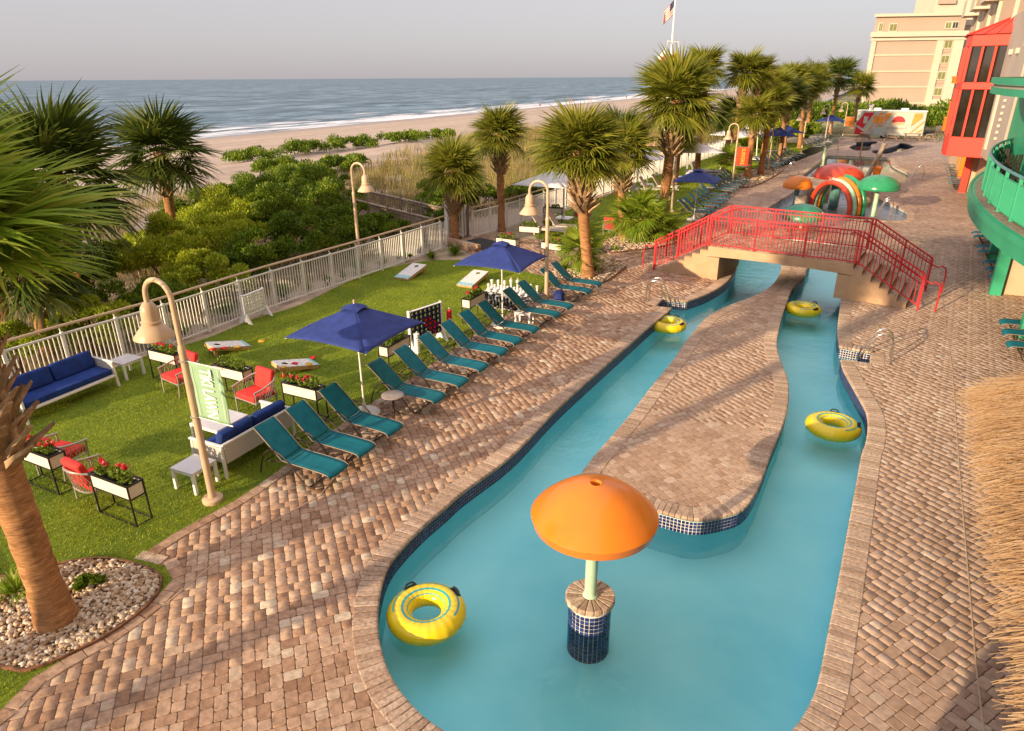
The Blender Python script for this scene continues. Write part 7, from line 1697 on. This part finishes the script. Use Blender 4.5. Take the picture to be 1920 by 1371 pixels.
window(HT, 1.6, 18.2, 0.7, 1.6, 0.5); window(HT, 4.4, 18.1, 1.5, 1.4, 0.5); window(HT, 16.5, 18.4, 1.1, 1.2, 0.5); window(HT, 18.0, 18.4, 1.1, 1.2, 0.5, 'glass')
mb = MB(); mb.box((17.15, -0.5, 1.7), (2.6, 0.06, 1.0)); mb.build('balcony_rail', M['hotel_trim'], HT)
mb = MB(); mb.box((HW_ + 6, 12, 9.5), (12, 14, 19)); mb.build('wing', M['hotel_wall'], HT)
for z in (5.0, 8.5, 12.1, 19.2): mb = MB(); mb.box((HW_ + 6, 4.9, z), (12.2, 0.3, 0.5 if z < 19 else 1.2)); mb.build('wing_band', M['hotel_trim'], HT)
mb = MB(); mb.box((HW_ + 4, 26, 17), (10, 14, 34)); mb.build('rear_tower', M['hotel_trim'], HT)
for z in range(4):
    mb = MB(); mb.box((HW_ + 1.5, 18.6, 21.6 + 3.2 * z), (4.0, 0.9, 1.0)); mb.build('tower_balcony', M['hotel_wall'], HT)

# ================================================================== resort building at the right
M['facade'] = mat('cream_stucco', (0.54, 0.40, 0.275), 0.9, var=0.04, vscale=0.5, bump=0.15, bscale=60, obj=False); M['facade_grey'] = mat('grey_stucco', (0.42, 0.36, 0.31), 0.9, var=0.05, vscale=0.6, obj=False)
M['redb'] = mat('bay_red_paint', (0.66, 0.055, 0.035), 0.45, var=0.05, vscale=0.8); M['glass_dark'] = mat('bay_glass', (0.030, 0.024, 0.018), 0.06, var=0.4, vscale=0.5, spec=0.9); M['bay_green'] = mat('bay_green_paint', (0.035, 0.34, 0.19), 0.45, var=0.07, vscale=0.7)
RB = thing('resort_building', 'cream resort building at the right with green, red and orange bays', 'building', (0, 0, 0))
FXX = 5.4
mb = MB(); mb.box((FXX + 5, 31.5, 16.5), (10, 73, 33 - 5.2)); mb.build('wall', M['facade'], RB)
mb = MB(); mb.box((FXX + 5.6, 31.5, 1.3), (10, 73, 2.6)); mb.build('ground_floor_wall', M['facade'], RB)
mb = MB(); mb.box((FXX + 0.06, 41.6, 6.0), (0.3, 6.4, 6.6)); mb.build('grey_pier', M['facade_grey'], RB)
for k in range(4): mb = MB(); mb.box((FXX - 0.12, 43.6 - 0.18 * k, 4.6), (0.06, 0.07, 3.0)); mb.build('downpipe', M['hotel_trim'], RB)
for k in range(7): mb = MB(); mb.box((FXX - 0.13, 40.7, 5.5 - 0.28 * k), (0.12, 0.16, 0.12)); mb.build('bracket_block', M['hotel_trim'], RB)
# green curved bay
def arc(Yc=25.5, xl=3.25, r=34, off=0.0, y0=12.6, y1=38.4, n=40):
    out = []
    for i in range(n + 1):
        yy = y0 + (y1 - y0) * i / n; out.append((xl + off + (yy - Yc) ** 2 / (2 * r), yy))
    return out
def band(name, pts, z0, z1, m_, parent, th=0.1):
    mb = MB(); n = len(pts); mb.add([(x, y, z0) for x, y in pts] + [(x, y, z1) for x, y in pts], [(i, i + 1, n + i + 1, n + i) for i in range(n - 1)])
    o = mb.build(name, m_, parent, smooth=False); s = o.modifiers.new('thickness', 'SOLIDIFY'); s.thickness = th; s.offset = 0; return o
A = arc(); slab = MB(); slab.prism(A + [(6.6, 38.4), (6.6, 12.6)], 2.40, 2.95); bay = slab.build('green_bay_slab', M['bay_green'], RB)
band('bay_moulding', arc(off=-0.05), 2.80, 2.97, M['bay_green'], RB, 0.08)
mb = MB(); mb.prism(arc(off=0.12) + [(6.6, 38.4), (6.6, 12.6)], 2.951, 2.975); mb.build('bay_floor', M['grey_wood'], RB)
AR = arc(off=0.32); rail = MB(); rail.tube([(x, y, 4.12) for x, y in AR], 0.045, 8); M['teal_rail'] = mat('blue_green_rail', (0.10, 0.28, 0.30), 0.35); rl = rail.build('bay_top_rail', M['teal_rail'], RB, smooth=True)
for z in (3.92, 3.05): mb = MB(); mb.tube([(x, y, z) for x, y in AR], 0.022, 6); mb.build('bay_rail', M['bay_green'], RB)
seq, h = resample([Vector((x, y, 0)) for x, y in AR], 0.085); mb = MB(); mb.box((0, 0, 3.48), (0.03, 0.03, 0.88)); BB = mb.mesh('baluster', M['bay_green'])
bm_ = [Matrix.Translation((p.x, p.y, 0)) for p, d in seq]; pieces(rl, 'baluster', BB, bm_, 250)
seq, h = resample([Vector((x, y, 0)) for x, y in AR], 1.55)
for p, d in seq: mb = MB(); mb.box((p.x, p.y, 3.54), (0.09, 0.09, 1.14)); mb.build('bay_post', M['bay_green'], rl)
mb = MB(); mb.box((FXX + 0.02, 25.4, 4.6), (0.12, 25.2, 3.3)); mb.build('bay_back_wall', M['bay_green'], RB)
mb = MB(); mb.prism(arc(off=-0.1, y0=12.6, y1=38.6) + [(6.6, 38.6), (6.6, 12.6)], 6.22, 6.32); mb.build('upper_slab_soffit', M['facade_grey'], RB)
band('upper_slab_edge', arc(off=-0.12, y0=12.6, y1=38.7), 6.06, 6.24, M['bay_green'], RB, 0.08); band('upper_slab_cap', arc(off=-0.16, y0=12.6, y1=38.7), 6.34, 6.52, M['bay_green'], RB, 0.08)
for y in (17.5, 21.8, 26.2, 31.3, 36.0):
    x = arc(off=1.25)[0][0]; xx = 3.25 + 1.2 + (y - 25.5) ** 2 / 68
    mb = MB(); mb.box((xx, y, 1.2), (0.32, 0.32, 2.4)); mb.build('green_post', M['bay_green'], RB, bevel=0.01)
    mb = MB(); mb.box((xx + 0.55, y + 0.5, 1.2), (0.7, 0.7, 2.4)); mb.build('cream_pier', M['facade'], RB)
# red glazed bay
BP = [(5.4, 44.5), (4.86, 44.75), (4.32, 45.0), (3.78, 45.25), (3.66, 45.9), (3.72, 47.4), (3.82, 48.8), (4.1, 49.6), (4.7, 50.3), (5.4, 50.8)]
for z0, z1 in ((2.55, 3.55), (5.9, 6.25), (7.95, 8.5)): mb = MB(); mb.prism(BP, z0, z1); mb.build('red_bay_band', M['redb'], RB, bevel=0.02)
inner = [(x + 0.10 * (1 if x < 5.3 else 0), y + (0.08 if y < 48 else -0.08)) for x, y in BP]
for z0, z1 in ((3.552, 5.898), (6.252, 7.948)):
    for a, b in zip(inner, inner[1:]):
        mb = MB(); mb.add([(*a, z0), (*b, z0), (*b, z1), (*a, z1)], [(0, 1, 2, 3)]); mb.build('red_bay_pane', M['glass_dark'], RB)
    for (x, y) in BP: mb = MB(); mb.box((x, y, (z0 + z1) / 2), (0.11, 0.11, z1 - z0)); mb.build('red_mullion', M['redb'], RB)
n = len(BP); ov = [(x - 0.12, y + (-0.12 if y < 48 else 0.12), 8.5) for x, y in BP]; wl_ = [(5.4, 44.3 + 6.6 * i / (n - 1), 9.3) for i in range(n)]
mb = MB(); mb.add(ov + wl_, [(i, i + 1, n + i + 1, n + i) for i in range(n - 1)]); mb.build('red_roof', M['redb'], RB)
for i in range(n):
    a = Vector(ov[i]); b = Vector(wl_[i]); mb = MB(); mb.bar(a + Vector((0, 0, 0.02)), b + Vector((0, 0, 0.02)), 0.04, 0.05); mb.build('roof_seam', M['redb'], RB)
mb = MB(); mb.box((5.5, 50.4, 1.27), (0.35, 0.35, 2.55)); mb.build('red_post', M['redb'], RB); mb = MB(); mb.box((6.0, 50.9, 1.27), (0.8, 0.8, 2.55)); mb.build('cream_pier', M['facade'], RB)
# orange round bay farther on
for z0, z1, r in ((2.5, 3.5, 1.15), (3.5, 4.7, 1.0), (6.0, 6.5, 1.2)): mb = MB(); mb.lathe([(0, z0), (r, z0), (r, z1 - 0.1), (r + 0.06, z1 - 0.08), (r + 0.06, z1), (0, z1)], 24, (6.1, 67.3, 0)); mb.build('orange_bay', M['orange'], RB, smooth=True)
for k in range(3): mb = MB(); mb.box((5.9 + 0.2 * k, 56.5 + 4 * k, 1.25), (0.4, 0.4, 2.5)); mb.build('orange_post', M['orange'], RB)
# upper storeys: ledges, rails, wall lamps above the bays
for z in (10.6, 13.6, 16.6):
    for y in (41, 53, 59, 65):
        mb = MB(); mb.box((FXX - 0.45, y, z), (0.9, 2.6, 0.16)); mb.build('balcony_slab', M['hotel_trim'], RB)
        mb = MB(); mb.box((FXX - 0.86, y, z + 0.55), (0.05, 2.6, 0.9)); mb.build('balcony_panel', M['hotel_trim'], RB)
for y in (39.2, 45.2, 52.0, 56.0, 62.0):
    mb = MB(); mb.box((FXX - 0.06, y, 12.0), (0.2, 0.35, 8.5)); mb.build('pilaster', M['hotel_trim'], RB)
for y in (40.6, 42.6): mb = MB(); mb.box((FXX - 0.14, y, 7.6), (0.2, 0.24, 0.22)); mb.build('wall_lamp', M['hotel_trim'], RB)
# block under the viewpoint, whose shadow falls on the deck at the lower right
mb = MB(); mb.prism([(-0.95, -9.0), (-0.95, 0.25), (0.4, 0.45), (5.4, -1.5), (5.4, -9.0)], 0.0, 3.3); mb.build('terrace_block', M['bay_green'], RB)

# chairs on the green balcony
def bchair(p, rz, label):
    t = thing('balcony_chair', label, 'chair', (p[0], p[1], 2.975), rz, 'brown chairs on the green balcony'); m_ = M['bronze']
    mb = MB(); mb.box((0, 0, 0.44), (0.5, 0.5, 0.05)); mb.build('seat', m_, t)
    for x in (-0.23, 0.23):
        for y in (-0.23, 0.23): mb = MB(); mb.box((x, y, 0.21 if y < 0 else 0.5), (0.05, 0.05, 0.42 if y < 0 else 1.0)); mb.build('leg', m_, t)
        mb = MB(); mb.box((x, 0, 0.66), (0.05, 0.5, 0.04)); mb.build('armrest', m_, t)
    for k in range(4): mb = MB(); mb.box((-0.15 + 0.1 * k, 0.23, 0.74), (0.05, 0.03, 0.5)); mb.build('back_slat', m_, t)
bchair((4.75, 33.4), R(150), 'brown wooden chair on the green balcony, nearer the red bay'); bchair((4.65, 31.0), R(200), 'brown wooden chair on the green balcony, nearer the camera')
